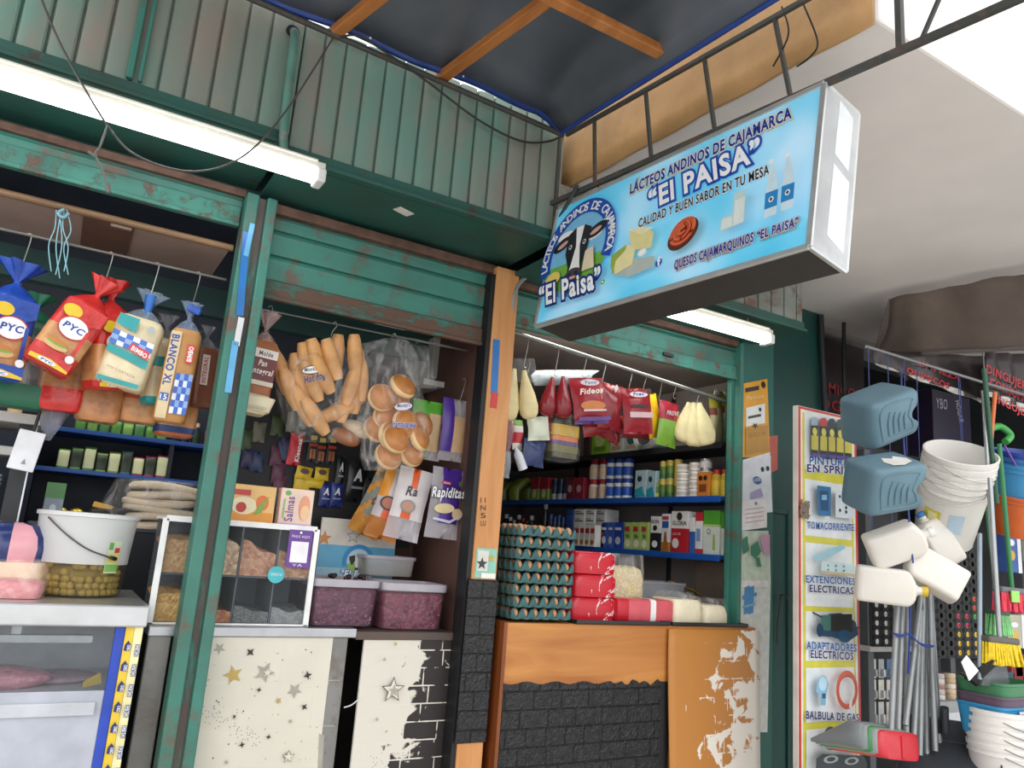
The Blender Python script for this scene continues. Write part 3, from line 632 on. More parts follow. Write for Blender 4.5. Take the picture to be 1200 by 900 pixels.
# ceiling leaflet and cables
f = MB(K('e5dcd6', .6)); a = PZ(473, 248, 2.797); f.box(a, (.075, .045, .003), (0, 0, .35)); tag(f.build('paper_note'), 'small white paper stuck under the green shutter housing', 'note')
def cable(name, label, pts, r, m=None, cat='cable', Y=None):
    q = MB(m or K('2e2d2b', .5)); q.tube(spline([PY(x, y, yy) for x, y, yy in pts], 7), r, 6); return tag(q.build(name, smooth=80), label, cat)
cable('cable', 'thin grey cable looping across the long tube light', [(45, -10, 2.5), (75, 60, 2.5), (128, 150, 2.49), (165, 185, 2.49), (228, 201, 2.5), (285, 183, 2.52), (335, 130, 2.55), (392, 42, 2.6)], .0035, K('4c4845', .5))
q = MB(K('6b6763', .5)); q.tube(spline([PY(*p, 2.49) for p in ((126, 147), (117, 172), (112, 182), (122, 205), (127, 224))]), .0035, 6)
q.tube(spline([PY(*p, 2.49) for p in ((103, 178), (112, 184))]), .004, 6); q.tube([PY(126, 215, 2.49), PY(128, 226, 2.49)], [.006, .007], 8); tag(q.build('cable_end', smooth=70), 'loose cable end with a white plug hanging below the long tube light', 'cable')
cable('cable', 'black cable slung from the pipe to the corner of the housing by the sign', [(395, 44, 2.6), (420, 42, 2.55), (450, 60, 2.55), (500, 95, 2.58), (560, 140, 2.6), (610, 165, 2.6), (645, 165, 2.62), (662, 155, 2.63)], .005)
# ================================================================== COUNTERS AND THEIR FRONTS
# glass display fridge, far left
t = thing('display_fridge', 'glass-fronted display fridge with a steel top and blue edge at the far left', 'fridge', (-.4, 3.2, 0))
q = MB(K('c9cacc', .28, .7, .08, 10)); q.span((-1.35, 2.88, 1.147), (.345, 3.5, 1.216)); q.build('worktop', t, True, bevel=.006)
q = MB(K('e4e4e6', .5)); q.span((-1.35, 3.44, .05), (.33, 3.48, 1.147)); q.span((.315, 2.93, .05), (.33, 3.44, 1.147)); q.span((-1.35, 2.93, .05), (.33, 3.48, .12)); q.build('body', t, True)
q = MB(K('2748b4', .35)); q.span((.256, 2.905, .05), (.286, 2.93, 1.147)); q.build('blue_frame', t, True, bevel=.003)
q = MB(STEEL); q.span((-1.35, 2.96, 1.085), (.20, 2.98, 1.112)); q.box((-.02, 2.985, 1.13), (.03, .02, .05)); q.build('rail', t, True, bevel=.003)
q = MB(K('c9ccd0', .4)); q.span((-1.35, 2.99, .92), (.31, 3.42, .932)); q.build('shelf', t, True)
q = MB(K('b2b6c2', .22)); q.span((-1.35, 2.91, .10), (.256, 2.925, .948)); q.build('lower_panel', t, True, bevel=.003)
q = MB(K('bfc2ca', .3)); q.span((-1.35, 2.898, .875), (.235, 2.91, .915)); q.build('panel_rail', t, True, bevel=.003)
q = MB(clear('e8eef2', .10)); q.span((-1.35, 2.912, .948), (.256, 2.916, 1.147)); q.build('glass', t, True)
q = MB(K('e9c53c', .4)); q.span((.286, 2.90, .05), (.311, 2.93, 1.147)); q.build('trim_strip', t, True)
q = MB(K('efe6b0', .4)); q.span((.312, 2.90, .05), (.338, 2.93, 1.147)); q.build('trim_strip', t, True)
f = Flat((.286, 2.8995, .6), (1, 0, 0), (0, 0, 1)); nv = K('22306e', .4); wh = K('eeeef0', .4)
for i in range(9):
    z = .49-i*.062; f.poly([(.003, z-.018), (.022, z-.02), (.024, z-.002), (.013, z+.014), (.004, z)], nv)
    f.text('ORO', (.022, z-.018), (.022, z), (.012, z-.018), wh, off=.03)
    z -= .012; f.rect(.036, z-.024, .05, z+.014, nv); f.rect(.0375, z-.022, .0485, z+.012, wh); f.text('ORO', (.0475, z-.021), (.0475, z+.011), (.0385, z-.021), nv, off=.03)
f.build('printed_marks', t)
def sack(name, label, cat, c, size, m, mats=None, group=None, e=2.6, lump=.05):
    q = MB(m); w, d, h = size; R = []
    for i in range(9):
        v = i/8; s_ = (.80+.20*math.sin(pi*min(1, v*1.2)))*(1-.6*max(0, v-.7)/.3)
        R.append(sring(w*s_, d*s_, h*v, 20, e, random.uniform(-lump, lump)*w*.3*v, 0, lump, 3, v*5))
    q.loft(R, (1, 1), mats); q.T = None
    o = q.build(name, smooth=180); o.location = c; return tag(o, label, cat, group)
PINKE = speckle('d9899a', 'e8aab4', 55, .35, .7); 
a = PY(15, 800, 3.0); sack('candy_bag', 'bag of pink candies lying inside the display fridge', 'bag', (-.04, 3.12, .932), (.30, .2, .06), PINKE)
a = PY(90, 800, 3.1); sack('candy_bag', 'flat pale pink candy bag further back inside the fridge beside the yellow card', 'bag', (.13, 3.2, .932), (.26, .2, .03), speckle('c9a9b4', 'b59aa6', 60))
q = MB(K('d9b23c', .4)); q.prism([PY(*p, 3.0) for p in ((97, 800), (103, 796), (118, 788), (119, 801), (97, 806))], (0, .01, 0)); tag(q.build('price_card'), 'small folded yellow card standing inside the display fridge', 'card')

# middle counter
t = thing('counter', 'steel-edged counter faced with white star-print panels between the two posts', 'counter', (1.0, 3.3, 0))
q = MB(K('b9bbc0', .28, .8, .1)); q.span((.372, 3.045, 1.098), (1.135, 3.66, 1.133)); q.build('steel_worktop', t, True, bevel=.004)
q = MB(worn('5a4a44', '8a6a4a', .38, 9)); q.span((1.135, 3.05, 1.09), (1.578, 3.66, 1.122)); q.build('wood_worktop', t, True, bevel=.003)
q = MB(worn('8d8c8a', '77706a', .4, 7, .35, .2, metal=.5)); q.span((.375, 3.05, 0), (.452, 3.075, 1.098)); q.build('steel_leg', t, True, bevel=.004); q = MB(worn('8d8c8a', '77706a', .4, 7, .35, .2, metal=.5)); q.span((1.045, 3.06, 0), (1.108, 3.085, 1.098)); q.build('steel_leg', t, True, bevel=.004)
WP = K('d8d3c5', .5, 0, .05, 5, .15)
q = MB(WP); q.span((.57, 3.058, 0), (1.045, 3.07, 1.096)); q.build('star_panel', t, True)
PE = bricks('2a2424', 'e9e6df', .15, .07, .12, .55, ('d8d3c8', -.20, -.26), zone=(.05, .23))
q = MB(PE); q.span((1.175, 3.058, 0), (1.57, 3.07, 1.09)); q.build('peeled_panel', t, True)
q = MB(K('2a2523', .8)); q.span((.57, 3.6, 0), (1.57, 3.64, 1.09)); q.build('back_panel', t, True)
f = Flat((.57, 3.0575, 0), (1, 0, 0), (0, 0, 1)); gs, gg, gk = K('a5a196', .5), K('b89d55', .4), K('2b2824', .5)
for (x, y), r, m_ in (((257, 760), 7, gs), ((273, 791), 11, gg), ((310, 788), 12, gs), ((345, 809), 9, gs), ((326, 821), 4, gg), ((336, 886), 5, gs), ((265, 893), 3, gs), ((340, 845), 3, gs)):
    u = f.px(x, y); f.poly(star(u, r*.0033, a=pi/2+x), m_)
u = f.px(313, 788); f.poly(star(u, .016), WP)
for (x, y), r in (((293, 764), 5), ((360, 791), 5), ((303, 808), 3), ((356, 828), 4), ((314, 863), 3), ((283, 872), 3.5), ((274, 839), 2.5)):
    f.poly(star(f.px(x, y), r*.0035, 4, .38, x), gk)
for (x, y), r in (((337, 886), 7), ((238, 798), 6), ((459, 808), 15)):
    c = f.px(x, y); f.poly(star(c, r*.0035), gk); f.poly(star(c, r*.0030), WP); 
f.poly(star(f.px(460, 809), .026), gs); f.poly(star(f.px(462, 754), .010), gg); f.poly(star(f.px(449, 772), .010), gs); f.poly(star(f.px(440, 842), .010), gs); f.poly(star(f.px(451, 856), .007), gg)
rr = random.Random(3)
for i in range(70):
    k = i/70; x = 240+k*60+rr.gauss(0, 7); y = 832+k*32+rr.gauss(0, 6); f.ell(f.px(x, y), .0018, .0018, gk, 6)
for i in range(60): f.ell(f.px(rr.uniform(245, 385), rr.uniform(755, 890)), *[rr.choice((.0015, .0022, .003))]*2, rr.choice((gs, gg, gk)), 6)
for i in range(45): f.ell(f.px(rr.uniform(420, 462), rr.uniform(872, 898)), .0016, .0016, gk, 6)
for z in (.33, .55, .80, .96): f.rect(.0, z, .475, z+.0012, K('d0ccc0', .6))
for x, z0, z1 in ((.10, .8, .96), (.25, .96, 1.09), (.38, .8, .96), (.2, .55, .8), (.33, .55, .8)): f.rect(x, z0, x+.0012, z1, K('d0ccc0', .6))
f.poly([f.px(*p) for p in ((362, 850), (368, 852), (365, 898), (360, 898))], gs)
f.build('printed_stars', t)
q = MB(K('d8d8d8', .5)); q.tube(spline([PY(*p, 3.055) for p in ((403, 829), (412, 826), (422, 818))]), .003, 6); tag(q.build('cord', smooth=60), 'short white cord sticking out of the gap between the star panels', 'cord')

# right counter: plywood with black brick sheet, peeled board
OW = wood('c98a48', 'a8652f', 2.2, .4, 0); OWs = wood('8a4a22', '5d2f17', 2.5, .4, 2)
t = thing('counter', 'orange plywood counter with a black brick sheet under the eggs and cheeses', 'counter', (2.5, 3.2, 0))
q = MB(OW); q.span((1.762, 2.935, 0), (3.28, 2.99, 1.18)); q.span((1.762, 2.99, 0), (3.215, 3.6, 1.18)); q.build('carcass', t, True, bevel=.006)
q = MB(OWs); q.span((1.745, 2.93, 0), (1.762, 3.5, 1.182)); q.build('side_board', t, True)
q = MB(BRK); xs = 1.765; top = [(xs+.87*i/40, .935-.006*math.sin(i*.9)-.01*(i > 26)*math.sin(i*1.9)-.012*i/40) for i in range(41)]
q.prism([V((xs, 2.93, 0)), V((2.635, 2.93, 0))] + [V((x, 2.93, z)) for x, z in reversed(top)], (0, .006, 0)); q.build('brick_sheet', t, True)
q = MB(BLACK); q.span((2.636, 2.931, 0), (2.69, 2.936, .925)); q.build('gap_shade', t, True)  # black strip stands in for the shade inside the gap
pm = bricks('ece6dd', 'ece6dd', .13, .085, .08, .5, ('bd7f3d', .07, -.25), zone=(-.05, .60))
q = MB(pm)
q.grid(14, 16, lambda u, v: (2.672+.612*u+.012*math.sin(5*v)*(u < .1), 2.918-.02*math.sin(pi*u)*(1-v)-.022*(1-v), 1.168*v+.0*u)); q.build('peeled_board', t, True, solid=.008, smooth=180)
q = MB(OWs); q.span((3.284, 2.95, 0), (3.30, 2.998, .85)); q.build('end_board', t, True)
BT = K('2a2b2e', .35)
for i, (x0, x1, lb) in enumerate(((2.12, 2.68, 'black baking tray under the red cheese packs'), (2.695, 3.215, 'black baking tray under the white cheese blocks'))):
    q = MB(BT); q.span((x0, 2.93, 1.181), (x1, 3.34, 1.187)); 
    for a, b in (((x0, 2.925, 1.183), (x1, 2.94, 1.199)), ((x0, 3.33, 1.183), (x1, 3.345, 1.199)), ((x0, 2.93, 1.183), (x0+.012, 3.34, 1.199)), ((x1-.012, 2.93, 1.183), (x1, 3.34, 1.199))): q.span(a, b)
    tag(q.build('baking_tray', bevel=.003), lb, 'tray', 'black trays on the plywood counter')

# eggs
ZT = 1.188; PT = .0508; SP = .0512; EX, EY = 1.793, 2.952
TRY = K('42696a', .85, 0, .12, 25, .3)
def tray_fn(u, v):
    a, b = -.2+u*6.4, -.2+v*5.4; ea, eb = max(-a, a-6, 0), max(-b, b-5, 0); e = max(ea, eb)/.2
    ac, bc = min(6, max(0, a)), min(5, max(0, b)); cx, cy = (1+math.cos(2*pi*ac))/2, (1+math.cos(2*pi*bc))/2
    z = (.013*max(cx, cy)+.036*min(cx, cy)**1.1)*(1-.9*e**1.5) + .003*(e > .5); k = .35
    return ((ac+(a-ac)*k)*PT, (bc+(b-bc)*k)*PT, z)
q = MB(TRY); q.grid(64, 54, tray_fn); q.T = None
# rim with a flat lip at the cups
first = q.build('egg_tray', smooth=180, solid=.003); first.location = (EX+3*PT, EY+2.5*PT, ZT)
ords = ['bottom', 'seventh from top', 'sixth from top', 'fifth from top', 'fourth from top', 'third from top', 'second from top', 'topmost']
eg = MB(K('c7946c', .45, 0, .16, 30)); eg.lathe([(0, 0), (.009, .0025), (.0155, .010), (.0185, .020), (.0178, .030), (.0132, .040), (.007, .0455), (0, .047)], 14); e0 = eg.build('egg', smooth=180)
used = [False]
for k in range(8):
    o = first if k == 0 else first.copy()
    if k: COL.objects.link(o)
    dx = .003*math.sin(k*2.1); o.location = (EX+3*PT+dx, EY+2.5*PT+.002*math.cos(k*3), ZT+k*SP)
    tag(o, f'blue-green pulp egg tray, {ords[k]} of the stack on the plywood counter', 'egg tray', 'stacked egg trays')
    for i in range(6):
        for j in range(5):
            if k < 7 and not (j == 0 or i == 0): continue
            if k == 7 and j == 0 and i in (1,): continue
            c = e0 if not used[0] else e0.copy()
            if used[0]: COL.objects.link(c)
            used[0] = True
            c.location = (EX+(i+.5)*PT+dx, EY+(j+.5)*PT, ZT+k*SP+(.0045 if k < 7 else .010)); c.rotation_euler = (random.uniform(-.12, .12), random.uniform(-.12, .12), random.uniform(0, 6)); 
            tag(c, f'brown egg sitting in the egg tray that is {ords[k]} of the stack', 'egg', f'eggs in the tray {ords[k]}')
# red cheese packs
RED = K('c8202f', .28, 0, .12, 9, .15); RSW = K('e9dfe0', .35)
def swirl_mat():
    m, nt, b = base_mat('red_foil_white_swirls'); L = nt.links.new
    tc = N(nt, 'ShaderNodeTexCoord'); wv = N(nt, 'ShaderNodeTexNoise', i_Scale=11., i_Detail=2., i_Distortion=3.); L(tc.outputs['Object'], wv.inputs['Vector'])
    sp = N(nt, 'ShaderNodeSeparateXYZ'); L(tc.outputs['Object'], sp.inputs[0])
    mr = N(nt, 'ShaderNodeMapRange'); mr.inputs[1].default_value = -.05; mr.inputs[2].default_value = .15; mr.inputs[3].default_value = -.06; mr.inputs[4].default_value = .07; L(sp.outputs[0], mr.inputs[0])
    ad = N(nt, 'ShaderNodeMath', operation='ADD'); L(wv.outputs[0], ad.inputs[0]); L(mr.outputs[0], ad.inputs[1])
    r = N(nt, 'ShaderNodeValToRGB'); r.color_ramp.elements[0].position = .60; r.color_ramp.elements[1].position = .62
    r.color_ramp.elements[0].color = (*lin('c81f30'), 1); r.color_ramp.elements[1].color = (*lin('ead9dc'), 1)
    L(ad.outputs[0], r.inputs[0]); L(r.outputs[0], b.inputs['Base Color']); b.inputs['Roughness'].default_value = .25; return m
SWM = swirl_mat()
for k, (dx, lb) in enumerate(((0, 'bottom'), (.008, 'middle'), (-.002, 'top'))):
    q = MB(SWM); z0 = 1.188+k*.106; R = []; x0 = 2.272+dx; w, d = .255+.01*(k == 0), .24
    for v, s_ in ((0, .9), (.02, .98), (.5, 1.02), (.86, 1), (.97, .95), (1, .88)): R.append([p+V((x0, 3.12, z0)) for p in sring(w*s_, d*s_, .104*v, 28, 7, wave=.006, wk=5, ph=k*2)])
    q.loft(R, (1, 1), [RSW if k < 1 else SWM, SWM, SWM, SWM, SWM]); 
    tag(q.build('cheese_pack', smooth=50), f'red foil-wrapped cheese, {lb} of the pile of three beside the eggs', 'cheese', 'red cheese packs in the pile')
t = thing('cheese_pack', 'long pink-red cheese pack with a white paper band lying in front of the shredded cheese', 'cheese', (2.57, 3.06, 1.188))
q = MB(K('d9606a', .28, 0, .1, 14)); R = []
for u, s_ in ((0, .86), (.012, .97), (.05, 1), (.2, 1), (.8, 1), (.96, 1), (.99, .97), (1, .86)): R.append([V((2.395+.355*u, 3.06+p.x*s_, 1.242+p.y*s_)) for p in sring(.15, .108, 0, 20, 7)])
q.loft(R, (1, 1), [RED, RED, RED, K('d9606a', .28, 0, .1, 14)]+[K('d9606a', .28, 0, .1, 14)]*4); q.build('wrapped_block', t, True, smooth=50)
q = MB(WHITE); q.loft([[V((x, 3.06+p.x, 1.2425+p.y)) for p in sring(.153, .1105, 0, 20, 7)] for x in (2.60, 2.635)], (0, 0)); q.build('paper_band', t, True, smooth=50)
t = thing('shredded_cheese_bag', 'clear bag of shredded pale cheese behind the pink-red pack', 'bag', (2.58, 3.25, 1.188))
q = MB(speckle('efe3b8', 'd9c48c', 90, .6, .9)); R = [[p+V((2.60, 3.25, 1.19)) for p in sring(.25*s_, .17*s_, z, 24, 4, wave=.02)] for z, s_ in ((0, .92), (.03, 1), (.2, 1), (.24, .9), (.255, .6))]; q.loft(R); q.build('cheese_shreds', t, True, smooth=60)
FILM = film(); FILMB = film('ffffff', .05, .42)
q = MB(FILMB); R = [[p+V((2.60, 3.25, 1.19)) for p in sring(.262*s_, .18*s_, z, 24, 4, wave=wv, wk=5)] for z, s_, wv in ((.0, .94, .02), (.1, 1.0, .02), (.24, 1.0, .03), (.29, .95, .06), (.315, .9, .13))]; q.loft(R, (0, 0)); q.build('plastic_bag', t, True, smooth=180)
CH = K('eee3c4', .45, 0, .06, 14, .25)
for i, (x0, x1, zz, lb) in enumerate(((2.748, 2.945, .115, 'taller block of white cheese on the black tray'), (2.95, 3.125, .092, 'lower block of cheese in torn wrap next to the taller block'))):
    t = thing('cheese_block', lb, 'cheese', ((x0+x1)/2, 3.08, 1.188)); q = MB(CH); xm, w = (x0+x1)/2, x1-x0
    R = [[p+V((xm+.006*i*math.sin(z*50), 3.08, 1.188)) for p in sring(w*s_, .22*s_, z, 28, 6, wave=.012, wk=4, ph=i)] for z, s_ in ((0, .96), (.01, 1), (zz*.55, .99), (zz*.9, .95), (zz, .86))]
    q.loft(R); q.build('block', t, True, smooth=40)
    q = MB(FILMB); R = [[p+V((xm, 3.08, 1.188)) for p in sring(w*s_+.008, .22*s_+.008, z, 28, 5, wave=wv, wk=7)] for z, s_, wv in ((0, .97, .02), (zz*.8, 1, .02), (zz+.01, .9, .05), (zz+.035, .75 if i else .5, .2))]
    q.loft(R, (0, 0)); q.build('cling_wrap', t, True, smooth=180)
t = thing('plastic_crate', 'grey translucent tub behind the cheese blocks with a yellow spatula in it', 'tub', (3.0, 3.38, 1.18))
q = MB(clear('c6c9d2', .45, .3)); 
for R in ([[p+V((2.94, 3.46, 1.182)) for p in sring(.50*s_, .22*s_, z, 28, 8)] for z, s_ in ((0, .93), (.17, 1), (.172, 1.03), (.185, 1.03))],): q.loft(R, (1, 0))
q.build('tub', t, True, smooth=45); q = MB(K('6d4a55', .6)); q.loft([[p+V((2.94, 3.46, 1.186)) for p in sring(.46, .19, z, 24, 8)] for z in (0, .08)]); q.build('contents', t, True)
q = MB(K('e3b62e', .35)); q.beam(PY(784, 681, 3.40), PY(808, 690, 3.44), .014, .004); q.beam(PY(808, 690, 3.44), PY(825, 700, 3.46), .03, .004); tag(q.build('spatula', bevel=.002), 'yellow plastic spatula leaning out of the grey tub', 'spatula')

# ------------------------------------------------------------------ goods on the middle counter
t = thing('grain_dispenser', 'white-framed clear box of grains and nuts in compartments behind the green post', 'grain box', (.65, 3.25, 1.133))
x0, x1, y0, y1, z0, z1 = .375, .935, 3.085, 3.36, 1.134, 1.507; xs = [.375, .487, .632, .758, .868, .935]; xs = [.375, .515, .655, .795, .935]
WF = K('ecedec', .35)
q = MB(WF)
for a, b in (((x0, z0), (x0, z1)), ((x1, z0), (x1, z1)), ((x0, z1), (x1, z1))): q.beam((a[0], y0, a[1]), (b[0], y0, b[1]), .022, .012, up=(0, 1, 0))
q.span((x0-.008, y0-.006, z0), (x1+.008, y0+.006, z0+.008))
for z in (z0, z1):
    q.beam((x0, y1, z), (x1, y1, z), .012, .012)
q.span((x0-.005, y0, z1-.006), (x1+.005, y1, z1+.003)); q.build('frame', t, True, bevel=.002)
q = MB(clear('e9eef2', .05)); q.span((x0+.01, y0+.004, z0), (x1-.01, y0+.007, z1)); q.span((x0, y0, z0), (x0+.003, y1, z1)); q.span((x1-.003, y0, z0), (x1, y1, z1)); q.build('clear_front', t, True)
q = MB(K('6c6f74', .5)); q.span((x0+.004, y1-.006, z0), (x1-.004, y1-.002, z1)); q.span((x0+.005, y0+.012, 1.308), (x1-.005, y1, 1.313)); 
for x in xs[1:-1]: q.span((x-.0025, y0+.012, z0+.006), (x+.0025, y1, z1-.006))
q.build('divider', t, True)
heaps = [('4', 'f2c478', 'cc9148', .10, 'grains of corn', 0, 0), ('4', 'ecd0ae', 'bd906c', .14, 'shelled peanuts', 1, 1), ('4', 'e6b090', 'bd8062', .13, 'almonds', 2, 1), ('4', 'd8ac88', 'ab7c60', .12, 'walnut pieces', 3, 1), ('4', 'dc9468', 'b06a44', .05, 'reddish grains', 1, 0), ('4', '8d8c8a', '6a6967', .06, 'grey seeds', 2, 0), ('4', 'a9a8a6', '8b8a88', .07, 'pale seeds', 3, 0), ('4', 'd2a878', 'b9895a', .12, 'bread rolls', 0, 1)]
for _, c1, c2, hh, nm, i, row in heaps:
    a, b = xs[i]+.005, xs[i+1]-.005; zb = (z0+.009) if row == 0 else 1.315; hh = min(hh, .165)
    q = MB(speckle(c1, c2, 75 if nm != 'grey seeds' else 130)); n = 10
    q.grid(n, n, lambda u, v: (a+(b-a)*u, y0+.013+(y1-y0-.03)*v, zb+hh*(.82+.2*math.sin(2.6*u+i)+.06*math.sin(9*u+7*v)+.1*v)))
    q.quad((a, y0+.0125, zb), (b, y0+.0125, zb), *[V((b+(a-b)*k/n, y0+.0125, zb+hh*(.82+.2*math.sin(2.6*(1-k/n)+i)+.06*math.sin(9*(1-k/n))))) for k in range(n+1)])
    o = q.build('grain_heap', smooth=30); tag(o, f'heap of {nm} in the clear compartment box', 'grain'); o['kind'] = 'stuff'
f = Flat((.80, y0-.0075, 1.3), (1, 0, 0), (0, 0, 1)); pu = K('6a3f96', .35); f.rect(.025, .055, .118, .20, pu); f.rect(.038, .075, .106, .155, K('f0eef2', .4)); f.text('PAGA AQUI', (.036, .17), (.106, .17), (.036, .18), K('f2eef6', .4)); f.ell((.07, .19), .005, .005, K('f2eef6', .4), 12); f.text('YA', (.05, .06), (.09, .06), (.05, .07), K('f2eef6', .4))
f.build('payment_sticker', t)
f = Flat((.765, y0-.007, 1.285), (1, 0, 0), (0, 0, 1)); f.ell((.03, .04), .032, .032, K('49b3bd', .4), 28); f.text('OFERTA', (.008, .036), (.052, .036), (.008, .046), K('e6f4f4', .4)); f.build('round_sticker', t)
def carton(name, label, cat, c, size, m, rz=0, group=None, tops=None, deco=None):
    t = thing(name, label, cat, c, (0, 0, rz), group); w, d, h = size
    q = MB(m); q.box((0, 0, h/2), (w, d, h)); q.build('carton', t, bevel=.0025)
    f = Flat(V(c), (math.cos(rz), math.sin(rz), 0), (0, 0, 1)); f.o = V(c)+f.n*(d/2+.0004)+V((0, 0, 0))
    if deco: deco(f, w, h)
    if deco: f.build('printed_label', t)
    return t
a = PY(293, 612, 3.2)
def dk1(f, w, h):
    f.rect(-w/2+.004, .004, w/2-.004, h*.3, K('e79a3c', .4)); f.ell((-.02, h*.45), .05, .035, K('f2e3bd', .4)); f.ell((.05, h*.55), .025, .03, K('e8763c', .4)); f.ell((-.03, h*.4), .02, .02, K('c0392e', .4)); f.poly([(.02, h*.2), (.04, h*.5), (.075, h*.75), (.05, h*.3)], K('7fae4a', .4)); f.rect(-.08, h*.72, .0, h*.86, K('c8403a', .4))
carton('cereal_box', 'orange and yellow snack box on the grain box, next to the green post', 'box', (.68, 3.21, 1.511), (.20, .05, .150), K('eec27c', .4), .0, None, None, dk1)
def dk2(f, w, h):
    f.text('Salmas', (-.012, .02), (-.012, h*.78), (-.045, .02), K('7d5a9c', .4), off=.02); f.rect(-.055, h*.2, -.048, h*.72, K('8fbf8a', .4)); f.ell((-.04, h*.87), .012, .01, K('6fae6a', .4)); f.ell((.032, h*.5), .022, .05, K('e8a07c', .4)); f.ell((.036, h*.38), .018, .03, K('f0c79c', .4)); f.rect(-w/2, 0, w/2, .012, K('c9a8d4', .4))
carton('cereal_box', 'pink and cream cracker box standing at the right end of the grain box', 'box', (.865, 3.20, 1.511), (.135, .055, .152), K('f1d3c2', .4), .0, None, None, dk2)
# calendar card with the cow logo
t = thing('cow_card', 'blue and white cow card with stars standing behind the olive tubs', 'card', (1.2, 3.5, 1.125))
A, B, Cc = PY(378, 606, 3.5), PY(466, 612, 3.5), PY(374, 674, 3.5); zt, zb_ = A.z, 1.124; xa, xb = A.x, B.x
q = MB(K('e6e0d6', .5)); q.span((xa, 3.5, zb_), (xb, 3.512, zt)); q.build('board', t, True)
f = Flat((xa, 3.4995, zb_), (1, 0, 0), (0, 0, 1)); w, h = xb-xa, zt-zb_
P = lambda x, y: f.px(x, y)
f.rect(0, P(0, 665)[1] if False else h*.30, w, h*.73, K('64b4da', .4)); f.rect(0, h*.30, w, h*.5, K('a9cfe2', .4)); f.rect(w*.0, h*.26, w, h*.36, K('c9d4d4', .5))
f.poly(star((.02, h*.79), .035), K('d58a48', .4)); f.poly(star((w*.42, h*.83), .036), K('9a938c', .4)); f.poly(star((w*.42, h*.83), .027), K('e6e0d6', .5))
c = (w*.52, h*.58); R_ = .075
f.ell(c, R_, R_, K('1f8fce', .4), 34, 0, -.4, pi+.4, .76); f.ell(c, R_*.75, R_*.72, K('bfe0ee', .4)); f.ell((c[0], c[1]-R_*.35), R_*.7, R_*.4, K('9cbf6d', .4))
for pts, m_ in ((((-.2, .45), (.2, .45), (.28, .1), (.18, -.5), (-.12, -.5), (-.28, .1)), 'f1efec'), (((-.25, .35), (-.62, .25), (-.6, .05), (-.4, -.3), (-.22, 0)), '2a2a2c'), (((.22, .4), (.62, .3), (.6, .1), (.4, -.2), (.22, 0)), '2a2a2c'), (((-.2, -.4), (.24, -.4), (.2, -.62), (-.16, -.62)), '3a3436')):
    f.poly([(c[0]+x*R_, c[1]+y*R_) for x, y in pts], K(m_, .4))
f.text('"El Paisa"', (c[0]-.08, c[1]-.075), (c[0]+.085, c[1]-.07), (c[0]-.082, c[1]-.045), K('f6fafc', .4), off=.03, outline=K('2a7ab8', .4), oo=.1, shear=.25)
f.text('Calidad y buen sabor', (.015, h*.20), (w*.85, h*.205), (.015, h*.235), K('3a3230', .5), off=.01, shear=.3)
f.build('printed_face', t)
# olive tubs
OLV = speckle('4f2338', '6d3a50', 42, .3, .8); OLVb = speckle('5f2034', '8a4456', 45, .3, .8)
def tub(label, x0, x1, yf, zb, h, mfill, fill=.72, d=.24, name='olive_tub', dots=True, tint='f2e6f0', fac=.13):
    t = thing(name, label, 'tub', ((x0+x1)/2, yf+d/2, zb)); c = V(((x0+x1)/2, yf+d/2, zb)); w = x1-x0
    q = MB(clear(tint, fac, .2)); R = [[p+c for p in sring(w*s_, d*s_, z, 28, 7)] for z, s_ in ((0, .90), (.004, .93), (h*.86, .985), (h*.87, 1.0), (h, 1.0), (h+.003, .97))]; q.loft(R, (1, 0)); q.build('tub_wall', t, True, smooth=45)
    q = MB(K('aaa4ae', .4)); R = [[p+c for p in sring(w*s_, d*s_, z, 28, 7)] for z, s_ in ((h*.85, 1.0), (h*.86, 1.025), (h, 1.035), (h+.004, 1.02), (h+.004, .96), (h*.9, .95))]; q.loft(R, (0, 0)); q.build('rim', t, True, smooth=45)
    if mfill:
        q = MB(mfill); R = [[p+c for p in sring(w*s_, d*s_, z, 28, 7)] for z, s_ in ((.004, .885), (h*fill, .955), (h*fill+.012, .90), (h*fill+.014, .5))]; q.loft(R); 
        o = q.build('olives', t, True, smooth=45); o['kind'] = 'stuff'; 
        q = MB(K('94647a', .3)); rr = random.Random(int(x0*99))
        for i in range(60):
            u = rr.uniform(-.44, .44); v = rr.uniform(.06, fill-.05); q.ball(c+V((u*w*.9, -d/2*(.905+.06*v)+.001, v*h)), (.0042, .0016, .0042), 7, 4)
        o = q.build('olive_shine', t, True, smooth=180); o['kind'] = 'stuff'; 
    return t
tub('left clear tub of purple olives on the middle counter', .945, 1.237, 3.09, 1.134, .18, OLV, .76)
tub('right clear tub of purple olives on the middle counter, near the black brick post', 1.248, 1.548, 3.09, 1.124, .185, OLVb, .74)
A = PY(425, 656, 3.42); B = PY(484, 660, 3.42); tub('small empty grey tub standing on the olive tubs under the tortilla packs', A.x+.0, B.x, 3.37, 1.325, .085, None, d=.2, name='plastic_tub', tint='c8c4c0', fac=.6)
q = MB(K('30151f', .3)); rr = random.Random(5)
for i in range(16): q.ball((.97+rr.uniform(.08, .24), 3.15+rr.uniform(0, .14), 1.321+rr.uniform(-.003, .004)), (.011, .009, .009), 8, 6)
o = q.build('loose_olives', smooth=180); tag(o, 'dark olives heaped above the rim of the left olive tub', 'olives'); o['kind'] = 'stuff'

